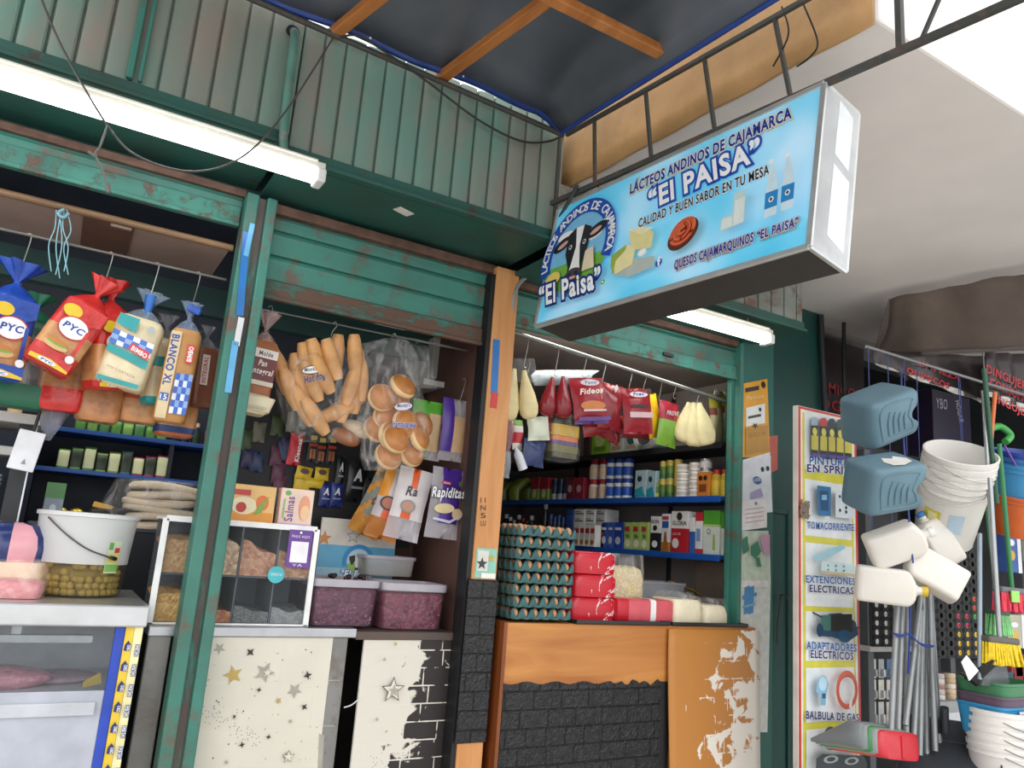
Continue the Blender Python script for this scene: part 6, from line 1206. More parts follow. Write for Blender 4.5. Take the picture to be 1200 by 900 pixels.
# hanging pouches
CRP = K('e6d8a4', .5, 0, .1, 14, .25); RS = K('8a1f28', .22, 0, .2, 14, .3); RSD = K('6f1a24', .22, 0, .2, 14, .3)
def tear(label, x, y0, y1, w_px, Y, m, tilt=0, cat='sauce pouch', name='sauce_pouch', group=None, clear_top=True, bulge=.75, turn=0):
    a, b = PY(x, y0, Y), PY(x, y1, Y); h = a.z-b.z; w = w_px*scale_at(a); t = thing(name, label, cat, tuple(a), (0, tilt, turn), group)
    q = MB(m); R = [sring(w*s_, w*d_, -h*v, 18, 2.4, wave=.03, wk=3, ph=v*4) for v, s_, d_ in ((0, .22, .08), (.10, .32, .12), (.22, .46, .3), (.5, .85, .5), (.75, 1.0, bulge), (.9, .92, bulge*.8), (.97, .7, .4), (1, .55, .1))]
    q.loft(R); q.build('pouch', t, smooth=70)
    return t
def wh(x, y, Y, lab, h=None):
    p = PY(x, y, Y); p.y = 3.12+ (Y-3.12)*.2; zz = railz(p.x); q = MB(HOOK); q.tube(hook(PY(x, y, Y) if False else V((p.x, 3.13, p.z)), max(.03, zz-p.z+.01)), .0022, 6); return tag(q.build('wire_hook', smooth=60), lab, 'hook', 'wire hooks on the right stall pipe')
HY = 3.16
for i, (x, y) in enumerate(((615, 428), (651, 438), (684, 440), (707, 446), (738, 455), (755, 456), (773, 468), (790, 465), (818, 470), (838, 462), (850, 462))): wh(x, y, 3.13, 'wire hook hanging from the grey pipe of the right stall')
tear('first cream-coloured pouch hanging beside the plywood post', 603, 432, 494, 24, HY, CRP, .08, 'cream pouch', 'cream_pouch'); tear('second cream-coloured pouch, leaning away from the plywood post', 614, 434, 491, 24, HY-.02, CRP, -.22, 'cream pouch', 'cream_pouch')
q = MB(FILMB); q.loft([ringpx(594, 630, 448, .04, HY), ringpx(593, 628, 432, .03, HY), ringpx(598, 626, 420, .015, HY)], (0, 0)); tag(q.build('plastic_film', smooth=180), 'clear plastic top of the two cream-coloured pouches', 'plastic')
tear('dark red sauce pouch hanging first right of the cream pouches', 648, 442, 489, 22, HY, RS, .14); tear('dark red sauce pouch hanging second right of the cream pouches', 660, 441, 490, 22, HY-.02, RS, -.06)
q = MB(K('c4d3da', .3)); q.loft([ringpx(628, 690, 452, .02, HY+.05, .08), ringpx(626, 692, 440, .03, HY+.05, .1), ringpx(632, 700, 434, .02, HY+.05, .12)]); tag(q.build('plastic_bag', smooth=120), 'pale plastic bag bunched behind the dark red sauce pouches', 'bag')
def rdeco(top, a, b): 
    def d(f, w, h): f.ell((0, h*.86), w*.28, h*.07, K(top, .35), 16); f.text('Tuco', (-w*.18, h*.83), (w*.18, h*.84), (-w*.18, h*.89), K('22305c', .35), off=.02, shear=.2); f.text('Fideos', (-w*.34, h*.60), (w*.34, h*.64), (-w*.34, h*.72), K('efe4dc', .35), off=.03, shear=.2); f.ell((0, h*.36), w*.36, h*.11, K(a, .4), 20); f.rect(-w*.46, h*.04, w*.46, h*.12, K(b, .4)); f.rect(-w*.3, h*.24, w*.36, h*.28, K('d8c4c0', .4))
    return d
p = PY(686, 443, HY-.03); pouch('sauce_pouch', 'red printed sauce pouch with an orange picture and a purple foot', 'sauce pouch', p, .24, .20, .07, lambda u, v: K('9c2430', .28, 0, .12, 12) if v < .92 else K('5a3a80', .3), -.1, -.16, -.1, None, rdeco('cfc9d4', 'c9783c', '5a3a80'))
p = PY(716, 450, HY); pouch('sauce_pouch', 'plain deep red sauce pouch between the two printed red pouches', 'sauce pouch', p, .24, .17, .07, lambda u, v: RS, .1, .0, 0, None, lambda f, w, h: f.poly([(0, h*.78), (w*.12, h*.9), (w*.05, h*.98), (-w*.08, h*.9)], K('d8ccd0', .35)))
p = PY(745, 455, HY-.02); pouch('sauce_pouch', 'red sauce pouch with a white and blue mark, nearest the yellow pouch', 'sauce pouch', p, .245, .19, .07, lambda u, v: K('97222e', .28, 0, .12, 12), -.1, -.12, 0, None, lambda f, w, h: (f.ell((-w*.05, h*.84), w*.3, h*.06, K('e2dee4', .35), 18), f.text('Frac', (-w*.24, h*.81), (w*.12, h*.83), (-w*.24, h*.88), K('2a3a8a', .35), off=.03, shear=.2), f.rect(-w*.3, h*.55, w*.25, h*.62, K('3a1a20', .4)), f.rect(-w*.38, h*.34, w*.38, h*.46, K('d0b0b4', .4)), f.ell((w*.3, h*.92), w*.08, w*.08, K('3a2a30', .4), 14)))
p = PY(762, 462, HY+.03); pouch('sauce_pouch', 'bright yellow pouch behind the last red printed pouch', 'sauce pouch', p, .24, .12, .05, lambda u, v: K('e2b81f', .3), .3, -.3)
for i, (x, y, tl) in enumerate(((700, 489, -.25), (722, 485, .15), (712, 494, .3), (745, 494, -.1))):
    p = PY(x, y, HY+.04+.03*i); pouch('sauce_pouch', f'red sauce pouch lying low and flat, {("first", "second", "third", "fourth")[i]} under the printed pouches', 'sauce pouch', p, .095, .22, .06, lambda u, v: (RS, RSD)[0], 0, tl)
p = PY(656, 490, HY+.06); pouch('sauce_pouch', 'dark red pouch showing low between the two first red pouches', 'sauce pouch', p, .09, .16, .05, lambda u, v: RSD, .2, 0)
# lower hanging goods on the left
p = PY(660, 492, 3.22); t = thing('biscuit_multipack', 'clear multipack of black, yellow and purple biscuit packets hanging above the egg stack', 'packet', tuple(p)); q = MB(); cols = ['3a3a2c', 'c9a42c', 'd2742c', '5a3a7c', '6f6a3c', '4a4a34']; zz = 0
w, hh = .165, .20
for i, (c1, f_) in enumerate(zip(cols, (.15, .3, .12, .1, .2, .13))): q.loft([[s_+V((0, 0, 0)) for s_ in sring(w*(1+.03*math.sin(i*2)), .09, zz-hh*f_*k, 20, 5)] for k in (.02, .98)], (1, 1), [K(c1, .3)]); zz -= hh*f_
q.build('packets', t, smooth=40); q = MB(FILM); q.loft([sring(w*s_, .1*s_, z, 20, 4, wave=.03) for z, s_ in ((.03, .5), (.0, 1.04), (-.1, 1.1), (-.2, 1.12), (-.215, .9))]); q.build('plastic_film', t, smooth=180)
for i, (x, y, m_, lb, wd, hh) in enumerate(((630, 488, K('dfe6d2', .45), 'mint-white bag with tied corners left of the biscuit multipack', .13, .12), (627, 516, film('5a6a9c', .45, .75), 'dark blue see-through bag under the mint-white bag', .14, .13), (597, 490, film('d8a8b0', .3, .7), 'pinkish bag hanging against the plywood post', .07, .20), (607, 492, K('e2e0da', .4), 'white and red packet between the pinkish bag and the mint-white bag', .07, .15))):
    pouch('hanging_bag', lb, 'bag', PY(x, y, 3.20+.015*i), hh, wd, .06, (lambda u, v, m_=m_: m_) if i != 3 else (lambda u, v: K('c0303c', .35) if (.45 < v < .8) else (K('7ab04a', .4) if v < .2 else K('e2e0da', .4))), .1*i, (-.15, .05, .1, -.05)[i])
pouch('hanging_bag', 'clear bag with pale strips hanging low beside the plywood post', 'bag', PY(592, 528, 3.2), .13, .08, .05, lambda u, v: film('d2d8de', .3, .7), .2)
q = MB(K('dfe6ec', .3)); a, b = PY(604, 524, 3.2), PY(613, 550, 3.2); q.tube([a, a.lerp(b, .15), a.lerp(b, .3), b], [.008, .010, .022, .024], 12); tag(q.build('small_bottle', smooth=50), 'small white bottle hanging tilted beside the plywood post', 'bottle')
# cream bags cluster and packs near the pillar
for i, (x, tl, yb) in enumerate(((803, .16, 520), (813, -.05, 523), (824, -.28, 522))): tear(f'cream-coloured bag, {("left", "middle", "right")[i]} of the three bunched near the pillar', x-8*(i-1)*.6, 472, yb, 30, HY-.02-.02*i, CRP, tl, 'cream pouch', 'cream_pouch', None, True, .5)
q = MB(FILMB); q.loft([ringpx(800, 832, 492, .05, HY-.05), ringpx(803, 826, 480, .04, HY-.05), ringpx(812, 822, 470, .02, HY-.05)], (0, 0)); tag(q.build('plastic_film', smooth=180), 'clear plastic gathered over the three cream-coloured bags', 'plastic')
pouch('snack_pouch', 'red and green pouch behind the three cream-coloured bags', 'packet', PY(784, 471, 3.17), .25, .155, .06, lambda u, v: K('9c2434', .3) if v < .45 else K('7aa83a', .3), .1, .05, 0, None, lambda f, w, h: f.text('PROVE', (-w*.3, h*.66), (w*.3, h*.70), (-w*.3, h*.76), K('e6d4d6', .35), off=.02, shear=.2))
for i, x in enumerate((838, 850)): pouch('snack_pouch', ('first', 'second')[i]+' yellow-green twisted pouch hanging beside the teal pillar', 'packet', PY(x, 462, 3.26+.03*i), .30, .13, .06, lambda u, v: K('a8a23a', .35) if v < .3 else (K('c9c2a0', .4) if .3 < v < .5 and .3 < u < .7 else K('8a4a3a', .4) if v < .42 else K('b9b48a', .4) if u < .7 else K('7f9c4a', .4)), .2, (-.1, .1)[i])
# ================================================================== PILLAR PAPERS, VERTICAL SIGNBOARD, HARDWARE STALL
f = Flat((3.225, 2.999, 0), (1, 0, 0), (0, 0, 1))
PP = [('d8dcd8', [(866, 640), (902, 640), (903, 682), (899, 858), (884, 858), (867, 735)]), ('b85a4c', [(897, 512), (911, 510), (911, 550), (900, 556)]), ('e4e6ea', [(866, 540), (902, 530), (905, 600), (865, 605)]), ('c9d7c4', [(863, 622), (900, 622), (901, 690), (864, 690)]), ('e6e4e2', [(866, 680), (900, 680), (900, 688), (866, 688)])]
for c1, pts in PP: f.pxpoly(pts, K(c1, .55, 0, .12, 25))
for y in (700, 765, 815):
    for dx in (0, 5): f.pxpoly([(872+dx, y-12), (878+dx, y-14), (877+dx, y+18), (871+dx, y+20)], K('4f8fc4', .5)); 
    f.pxpoly([(869, y-2), (886, y-6), (886, y-2), (869, y+3)], K('4f8fc4', .5)); f.pxpoly([(869, y+10), (884, y+6), (884, y+9), (869, y+13)], K('7fb0d4', .5))
for pts in ([(868, 632), (874, 628), (876, 645), (869, 650)], [(878, 640), (886, 634), (890, 646), (884, 655), (878, 650)], [(884, 655), (888, 652), (890, 664), (885, 664)]): f.pxpoly(pts, K('3f7f68', .5))
f.pxpoly([(888, 628), (900, 626), (900, 652), (893, 648)], K('c99ab4', .5))
f.build('torn_paper', pl)
t = thing('product_poster', 'yellow product poster stuck at the top of the teal pillar', 'poster', (3.31, 2.996, 2.0))
f = Flat((3.225, 2.9975, 0), (1, 0, 0), (0, 0, 1)); f.h = .001
f.pxpoly([(868, 450), (899, 444), (902, 530), (880, 536), (868, 536)], K('d99a2c', .4)); f.pxpoly([(868, 450), (871, 449), (871, 536), (867, 536)], K('e8b43c', .4)); f.pxpoly([(874, 478), (896, 473), (896, 496), (874, 500)], K('e4e4e0', .4)); f.pxpoly([(873, 455), (889, 452), (889, 457), (873, 460)], K('26302c', .4)); f.ell(f.px(894, 451), .018, .02, K('1c1e20', .4), 18); f.ell(f.px(890, 480), .011, .012, K('1c1e20', .4), 14); f.pxpoly([(876, 488), (891, 485), (891, 488), (876, 491)], K('35453c', .4)); f.pxpoly([(873, 502), (899, 498), (900, 528), (873, 533)], K('b8862c', .4)); f.pxtext('QULCIA', (876, 513), (896, 510), (876, 508), K('7a5a1c', .4)); f.pxtext('Molitalia', (874, 469), (894, 466), (874, 464), K('efd9a0', .4)); f.pxpoly(star((884, 499), 4), K('4a3a1c', .4))
f.build('poster_sheet', t)
t = thing('paper_notice', 'white notices with a blue emblem stuck under the yellow poster', 'notice', (3.31, 2.996, 1.8))
f = Flat((3.225, 2.997, 0), (1, 0, 0), (0, 0, 1)); f.pxpoly([(866, 542), (903, 534), (904, 596), (866, 598)], K('dfe3ea', .5)); f.pxpoly([(866, 542), (870, 541), (869, 596), (865, 596)], K('8ab4dc', .5)); f.ell(f.px(887, 563), .035, .022, K('2f5c9c', .5), 16); f.pxtext('PUEBLO', (880, 565), (895, 563), (880, 561), K('e6ecf2', .5)); f.ell(f.px(893, 550), .014, .014, K('23283a', .5), 14); f.ell(f.px(899, 549), .014, .014, K('23283a', .5), 14); f.pxpoly([(868, 588), (898, 584), (898, 618), (868, 622)], K('ece9ea', .5)); f.ell(f.px(885, 590), .012, .01, K('8f949c', .5), 10)
for i in range(4): f.pxpoly([(872, 597+i*5), (894, 594+i*5), (894, 595+i*5), (872, 598+i*5)], K('c9a9ac', .5))
f.pxpoly([(878, 578), (890, 572), (893, 582), (878, 585)], K('a8a0c4', .5)); f.build('notice_sheet', t)
DT = worn('1f4f4a', '4d5a54', .33, 4, .55, .2)
wall('wall_side', (3.50, 3.10, 0), (4.06, 3.16, 3.1), DT)
t = thing('folding_gate', 'dark green metal gate leaf between the teal pillar and the printed board', 'gate', (3.62, 3.05, 0)); q = MB(DT); a = PY(920, 597, 3.06); q.span((3.52, 3.05, 0), (3.66, 3.09, a.z)); q.build('gate_panel', t, True, bevel=.008); q = MB(DT); q.span((3.52, 3.04, a.z-.03), (3.66, 3.05, a.z)); q.span((3.65, 3.035, 0), (3.67, 3.05, a.z)); q.build('gate_rim', t, True, bevel=.003)
q = MB(K('22272b', .5)); a, b = PY(963, 375, 3.06), PY(972, 478, 3.06); q.tube([(a.x, 3.07, 3.08), (b.x, 3.07, 2.0)], .02, 10); a = PY(988, 375, 3.06); q.tube([(a.x+.02, 3.07, 3.08), (a.x, 3.07, 2.0)], .012, 8); tag(q.build('conduit_pipe', smooth=60), 'grey conduit running down the dark wall above the printed board', 'pipe')
# --- board
Y_ = 2.45; A, B_, C_, D_ = PY(937, 474, Y_), PY(1001, 491, Y_), PY(933, 900, Y_), PY(1013, 900, Y_)
x0, x1, z1 = (A.x+C_.x)/2-.0, (B_.x+D_.x)/2, (A.z+B_.z)/2
t = thing('printed_board', 'tall red-bordered board with pictures of paint, sockets, adapters and gas valve', 'sign', ((x0+x1)/2, Y_, 0))
q = MB(K('cfcac0', .5)); q.span((x0, Y_, 0), (x1, Y_+.03, z1)); q.build('board_panel', t, True, bevel=.003)
f = Flat((x0, Y_, 0), (1, 0, 0), (0, 0, 1)); w = x1-x0; RB, YB_, WB = K('c83a34', .4), K('d8d04c', .4), K('e4e8ea', .4)
f.rect(.004, 0, w-.004, z1-.004, RB); f.rect(.018, 0, w-.022, z1-.016, K('e8e6da', .4)); f.rect(.03, 0, w-.04, z1-.03, YB_)
def zpx(y): return f.px(968, y)[1]
cells = [(487, 555, 1), (566, 632, 1), (638, 715, 1), (722, 777, 1), (783, 848, 1), (854, 960, 1)]
cells = [(488, 554), (565, 630), (638, 711), (717, 774), (782, 845), (853, 960)]
for y0, y1 in cells: f.rect(.045, max(.02, zpx(y1)), w-.055, zpx(y0), WB)
NB, BL = K('262a6a', .4), K('1d5fa8', .4)
def cap(s_, y, x_0, x_1, hp, m_): f.pxtext(s_, (x_0, y), (x_1, y+(x_1-x_0)*.055), (x_0, y-hp), m_, off=.03, outline=K('f0f0f4', .4), oo=.09)
cap('PINTURA', 544, 947, 994, 9, BL); cap('EN SPRITE', 553, 944, 1000, 9, NB); cap('TOMACORRIENTE', 619, 944, 999, 8, BL); cap('EXTENCIONES', 682, 942, 1000, 8, BL); cap('ELECTRICAS', 693, 946, 998, 8, NB); cap('ADAPTADORES', 760, 942, 1001, 9, BL); cap('ELECTRICOS', 770, 947, 997, 9, NB); cap('BALBULA DE GAS', 841, 941, 1003, 9, NB)
f.step()
for i, (x, c1) in enumerate(((951, '9fb4c4'), (961, 'c83a3c'), (970, '1c2f3a'), (979, '2c4f4a'), (988, '1f2834'))):
    y = 491+i*1; f.pxpoly([(x-4, y+8), (x+4, y+8), (x+4, y+1), (x+2, y-2), (x-2, y-2), (x-4, y+1)], K(c1, .4)); f.pxpoly([(x-4, y+44), (x+4, y+45), (x+4, y+8), (x-4, y+8)], K('2a2c34', .4)); f.pxpoly([(x-4, y+36), (x+4, y+37), (x+4, y+20), (x-4, y+19)], K('d2c44a', .4)); f.ell(f.px(x, y+15), .018, .02, K('d9d65c', .4), 14); f.pxpoly([(x-4, y+44), (x+4, y+45), (x+4, y+41), (x-4, y+40)], K('5a4a9c', .4))
f.pxpoly([(951, 569), (967, 571), (967, 605), (952, 604)], K('2f6f9c', .4)); f.pxpoly([(954, 575), (964, 576), (964, 599), (955, 598)], K('1c4a74', .4)); f.pxpoly([(956, 580), (962, 580), (962, 586), (956, 586)], K('7ab4d8', .4)); f.pxpoly([(972, 575), (994, 577), (994, 608), (972, 606)], K('cfd8e0', .4))
for x, y in ((977, 582), (984, 579), (984, 584), (977, 598), (984, 595), (984, 600)): f.ell(f.px(x, y), .008, .008, K('2a2e34', .4), 10)
f.pxpoly([(945, 652), (960, 645), (980, 637), (983, 642), (965, 652), (948, 657)], K('9cc9d8', .4)); f.pxpoly([(955, 657), (992, 661), (993, 672), (954, 668)], K('c4dbe0', .4)); f.pxpoly([(954, 668), (993, 672), (993, 675), (954, 671)], K('c9b489', .4))
for x in (962, 971, 980): 
    for y in (662, 667): f.ell(f.px(x, y+(x-962)*.06), .005, .005, K('34404a', .4), 8)
f.pxpoly([(951, 735), (962, 718), (976, 717), (993, 727), (997, 742), (985, 750), (965, 745), (952, 744)], K('26425f', .4)); f.pxpoly([(953, 720), (989, 718), (989, 739), (953, 737)], K('3f6a5f', .4)); f.pxpoly([(964, 719), (989, 718), (989, 739), (964, 738)], K('2a2a28', .4)); f.ell(f.px(980, 744), .05, .03, K('234a6a', .4), 16); f.ell(f.px(951, 737), .025, .03, K('1c3a54', .4), 14)
f.pxpoly([(948, 795), (953, 789), (958, 791), (961, 800), (958, 812), (957, 824), (951, 824), (951, 812), (946, 808)], K('86b4d0', .4)); f.ell(f.px(954, 799), .028, .03, K('b4d4e4', .4), 16); f.pxpoly([(953, 810), (957, 810), (957, 816), (953, 816)], K('2c5a7c', .4))
c = f.px(982, 806); f.ell(c, .078, .085, K('d0654c', .4), 36, 0, 0, 2*pi, .72); f.ell((c[0], c[1]-.008), .070, .070, K('b84f3a', .4), 36, 0, 0, 2*pi, .92); f.pxpoly([(985, 816), (988, 816), (987, 827), (984, 827)], K('e6e0da', .4))
for x, r in ((962, .05), (985, .055)): f.ell(f.px(x, 862), r, r, K('4a565c', .4), 20, 0, 0, 2*pi, .5); f.ell(f.px(x, 868), r*.8, r*.5, K('87949a', .4), 16)
f.pxpoly([(945, 885), (952, 880), (1000, 882), (1004, 890), (1004, 900), (944, 900)], K('39434a', .4)); f.ell(f.px(962, 886), .05, .016, K('aab4b8', .4), 18, 0, 0, 2*pi, .6); f.ell(f.px(986, 888), .05, .016, K('aab4b8', .4), 18, 0, 0, 2*pi, .6)
f.build('printed_sheet', t)
q = MB(K('8a7a6e', .8)); rr = random.Random(4); a = PY(941, 596, 2.44)
for i in range(9): q.tube(spline([a+V((rr.uniform(-.03, .04), -.006, rr.uniform(-.05, .05))) for k in range(4)], 4), .004, 5)
tag(q.build('twine_knot', smooth=60), 'tangle of brown twine tied to the left edge of the tall printed board', 'twine')
q = MB(K('3a3a38', .5)); q.tube(spline([PY(913, 705, 3.03), PY(916, 697, 3.0), PY(930, 706, 2.7), PY(953, 718, 2.442), PY(990, 737, 2.442), PY(1008, 735, 2.44)], 6), .004, 5); q.tube(spline([PY(916, 697, 3.0), PY(911, 730, 3.03), PY(911, 755, 3.03)], 6), .004, 5); tag(q.build('wire', smooth=60), 'thin dark wire stretched from the teal pillar across the tall printed board', 'wire')

# --- shell of the hardware stall
HW = K('2a2f33', .7, 0, .2, 4)
wall('wall_back.002', (3.66, 4.4, 0), (8.2, 4.5, 3.4), K('2c2c30', .8, 0, .25, 3)); wall('wall_far', (8.2, .9, 0), (8.3, 4.5, 3.4), HW); wall('ceiling.002', (3.66, 3.6, 3.05), (8.2, 4.4, 3.1), HW)
wall('wall_far.001', (6.2, 1.9, 0), (6.3, 3.6, 3.2), HW)
AW = worn('6f625b', '84766c', .4, 3, .8, .1, soft=.2, dirt='5a5049')
t = thing('canvas_awning', 'dusty brown canvas awning hanging below the white canopy over the hardware goods', 'awning', (4.9, 2.4, 2.8)); q = MB(AW)
p00, p10, p01, p11 = PX(1023, 417, 4.12), PX(1260, 405, 4.12), PZ(1042, 350, 3.04), PZ(1260, 308, 3.04)
q.grid(20, 8, lambda u, v: (p00.lerp(p10, u)).lerp(p01.lerp(p11, u), v)+V((.04*math.sin(pi*v)+.012*math.sin(17*u+2*v), 0, -.02*math.sin(pi*v)+.006*math.sin(23*u)))); q.build('canvas', t, True, smooth=180, solid=.006)
q = MB(AW); q.grid(4, 6, lambda u, v: p00.lerp(p01, v)+V((.9*u*(1-.3*v), .35*u, .05*u))); q.build('canvas_end', t, True, smooth=180, solid=.006)
q = MB(K('7a7470', .5)); q.tube([p00, p10], .012, 8); q.build('front_bar', t, True)
# plastic banners with red writing
def banner(label, pts, Ya, Yb, words_):
    (xa, ya), (xb, yb), (xc, yc), (xd, yd) = pts; A, B2, C2, D2 = PY(xa, ya, Ya), PY(xb, yb, Yb), PY(xc, yc, Yb), PY(xd, yd, Ya); t = thing('plastic_banner', label, 'banner', tuple(D2)); q = MB(K('393234', .35, 0, .25, 8))
    q.grid(16, 5, lambda u, v: D2.lerp(C2, u).lerp(A.lerp(B2, u), v)+V((0, .012*math.sin(21*u+3*v), 0))); q.build('sheet', t, True, smooth=180, solid=.003)
    q = MB(K('d8d4d0', .4)); q.grid(16, 1, lambda u, v: D2.lerp(C2, u).lerp(A.lerp(B2, u), v*(.06+.06*math.sin(pi*u)))+V((0, .012*math.sin(21*u+3*v)-.005, 0))); q.build('white_edge', t, True)
    ux_ = (C2-D2).normalized(); uy_ = V((0, 0, 1)); f = Flat(D2, ux_, uy_); f.o = D2-V((0, .016, 0))
    for s_, a, b, tp in words_: f.pxtext(s_, a, b, tp, K('c8222c', .4), off=.02, shear=.15)
    f.build('red_lettering', t)
banner('dark plastic banner with red writing hanging under the awning beside the jugs', ((1025, 410), (1158, 418), (1158, 475), (1025, 427)), 2.5, 2.5, [('LIMPIEZA', (1075, 424), (1125, 440), (1075, 417)), ('QUIMICOS', (1062, 434), (1112, 450), (1062, 427))])
banner('second dark plastic banner with red writing at the right edge under the awning', ((1155, 412), (1215, 416), (1215, 490), (1155, 462)), 2.35, 2.35, [('DINGUJER', (1157, 437), (1204, 450), (1157, 427)), ('CONSUMO', (1160, 452), (1206, 465), (1160, 442)), ('INGUJER', (1166, 470), (1206, 482), (1166, 461))])
q = MB(K('5c2028', .5, 0, .3, 20)); q.span((4.12, 3.3, 1.9), (4.62, 3.32, 2.75)); t = thing('red_text_sheet', 'dim red-lettered sheet in the dark behind the blue-grey jugs', 'banner', (4.4, 3.3, 1.9)); q = MB(K('332528', .5)); q.span((4.12, 3.3, 1.85), (4.75, 3.32, 3.05)); q.build('sheet', t, True); f = Flat((4.12, 3.299, 1.9), (1, 0, 0), (0, 0, 1))
for i in range(7): f.text(('QUIMICOS', 'LIMPIEZA', 'HOGAR')[i % 3], (.03, .08+i*.115), (.58, .08+i*.115), (.03, .15+i*.115), K('a8303a', .4), off=.02)
f.build('red_lettering', t)
t = thing('purple_box', 'dark purple carton with pale writing under the banner, behind the white buckets', 'carton', (4.75, 2.9, 2.2)); a, b = PY(1092, 455, 2.83), PY(1138, 500, 2.83); q = MB(K('241c36', .4)); q.span((a.x, 2.83, 2.02), (b.x, 3.0, a.z)); q.build('carton', t, True, bevel=.004); f = Flat((a.x, 2.829, a.z-.2), (1, 0, 0), (0, 0, 1)); f.pxtext('YBO', (1097, 478), (1110, 480), (1097, 466), K('c9c0d4', .4)); f.pxtext('HOGAR', (1119, 470), (1124, 496), (1124, 469), K('c9c0d4', .4)); f.build('printed_mark', t)
# back shelving with blister packs
t = thing('goods_shelf', 'grey shelving with blister packs behind the bundle of grey handles', 'shelf', (4.9, 3.0, 0)); q = MB(K('b6b4b2', .5))
for y in (758,):
    a = PY(1012, 757, 2.75); q.span((3.95, 2.74, a.z-.03), (4.9, 3.05, a.z))
for z in (.35, .62, 2.0): q.span((3.95, 2.8, z), (6.2, 3.05, z+.02))
q.build('shelf_board', t, True, bevel=.003); q = MB(K('55585c', .5, .3)); a = PY(1116, 780, 2.75)
for x in (3.96, a.x, 5.6): q.span((x, 2.76, 0), (x+.05, 2.82, 2.2))
q.build('upright', t, True); q = MB(K('3c3d40', .6, 0, .15, 8)); q.span((3.95, 3.06, 0), (6.2, 3.08, 2.3)); q.build('back_panel', t, True)
rr = random.Random(12); PAL = ['d8d6d4', 'c9c7c8', 'c23a3c', 'dcd9d2', 'b8bcc2', 'b0343a', '5f7fa8', 'd9d4c8', 'caa23c']
def blister(x0, y0, x1, y1, Y, c1, lab, grp, deco=None):
    a, b = PY((x0+x1)/2, y0, Y), PY((x0+x1)/2, y1, Y); w = (x1-x0)*scale_at(a)/math.cos(math.radians(30)); h = a.z-b.z; t = thing('blister_pack', lab, 'packet', (a.x, Y, b.z), (0, 0, 0), grp)
    q = MB(K(c1, .4, 0, .1, 20)); q.box((0, 0, h/2), (w*.94, .006, h*.97)); q.build('card', t, bevel=.001); q = MB(K('c4c6c8' if c1 != 'd8d6d4' else '9a9c9e', .3, .3)); q.loft([sring(w*.5*s_, .03, h*z, 12, 4, 0, -.012) for z, s_ in ((.12, .8), (.16, 1), (.44, 1), (.48, .8))]); q.build('blister', t, smooth=50)
for r2, (y0, y1) in enumerate(((772, 795), (796, 820), (822, 850), (852, 885))):
    for i in range(5): blister(1009+i*9.4, y0, 1018+i*9.4, y1, 2.9, PAL[(i*2+r2*3) % 9] if i > 1 else 'd8d6d4', f'small blister pack hanging in the {("first", "second", "third", "fourth")[r2]} row under the grey ledge', f'blister packs, {("first", "second", "third", "fourth")[r2]} row')
for i in range(5):
    for j in range(2):
        a = PY(1099+j*13, 800, 2.7); q = MB(); q.lathe([(.034, 0), (.035, .002), (.035, .026), (.034, .028)], 18, mats=[K('9a9c9e', .3, .7), K(('c9b08c', 'b8a078', 'cfc4b0')[i % 3] if j else ('b0a8a4', 'c4bcb8', '9c6a60')[i % 3], .4), K('9a9c9e', .3, .7)]); o = q.build('tape_roll', smooth=40); o.location = (a.x+.0*j, 2.70+.0*j, PY(1105, 819, 2.7).z+.0285*(4-i)); tag(o, f'round tin in the {("nearer", "farther")[1-j]} pile behind the grey handles', 'tin', f'tins in the {("nearer", "farther")[1-j]} pile')
q = MB(K('8d8f92', .5)); z_ = PY(1105, 819, 2.7).z; xs_ = PY(1093, 830, 2.66).x; q.span((xs_, 2.64, 0), (xs_+.24, 2.745, z_)); t = thing('tin_stand', 'grey block with a pale poster under the two piles of tins', 'stand', (4.75, 2.68, 0)); q.build('block', t, True, bevel=.003); f = Flat((xs_, 2.639, z_-.5), (1, 0, 0), (0, 0, 1)); f.rect(.02, .1, .24, .44, K('b9bcc0', .4)); f.poly([(.1, .1), (.24, .1), (.24, .2), (.18, .28), (.12, .2)], K('d9a23c', .4)); f.build('poster', t)

# --- jugs
def rounded_body(q, outline, d, m=None, r=.14):
    """outline polygon (x, z) thickened to depth d with softened rims"""
    cx = sum(p[0] for p in outline)/len(outline); cz = sum(p[1] for p in outline)/len(outline); R = []
    for y, s_ in ((-d/2, .80), (-d/2*.93, .92), (-d/2*.75, .985), (-d*.2, 1), (d*.2, 1), (d/2*.75, .985), (d/2*.93, .92), (d/2, .80)): R.append([V((cx+(x-cx)*s_, y, cz+(z-cz)*s_)) for x, z in outline])
    q.loft([list(reversed(r_)) for r_ in R], (1, 1)); return q
def round_poly(pts, r, k=4):
    out = []; n = len(pts)
    for i in range(n):
        p0, p, p1 = V((*pts[i-1], 0)), V((*pts[i], 0)), V((*pts[(i+1) % n], 0)); a = p+(p0-p).normalized()*min(r, (p0-p).length*.45); b = p+(p1-p).normalized()*min(r, (p1-p).length*.45)
        for j in range(k+1): t_ = j/k; e = a*(1-t_)**2+p*2*t_*(1-t_)+b*t_**2; out.append((e.x, e.y))
    return out
JG = K('5d7c8a', .5, 0, .1, 6, .15)
JO = round_poly([(-.15, -.11), (.13, -.11), (.15, -.085), (.15, -.06), (.10, -.03), (.10, .015), (.15, .04), (.15, .095), (.13, .11), (-.15, .11)], .03)
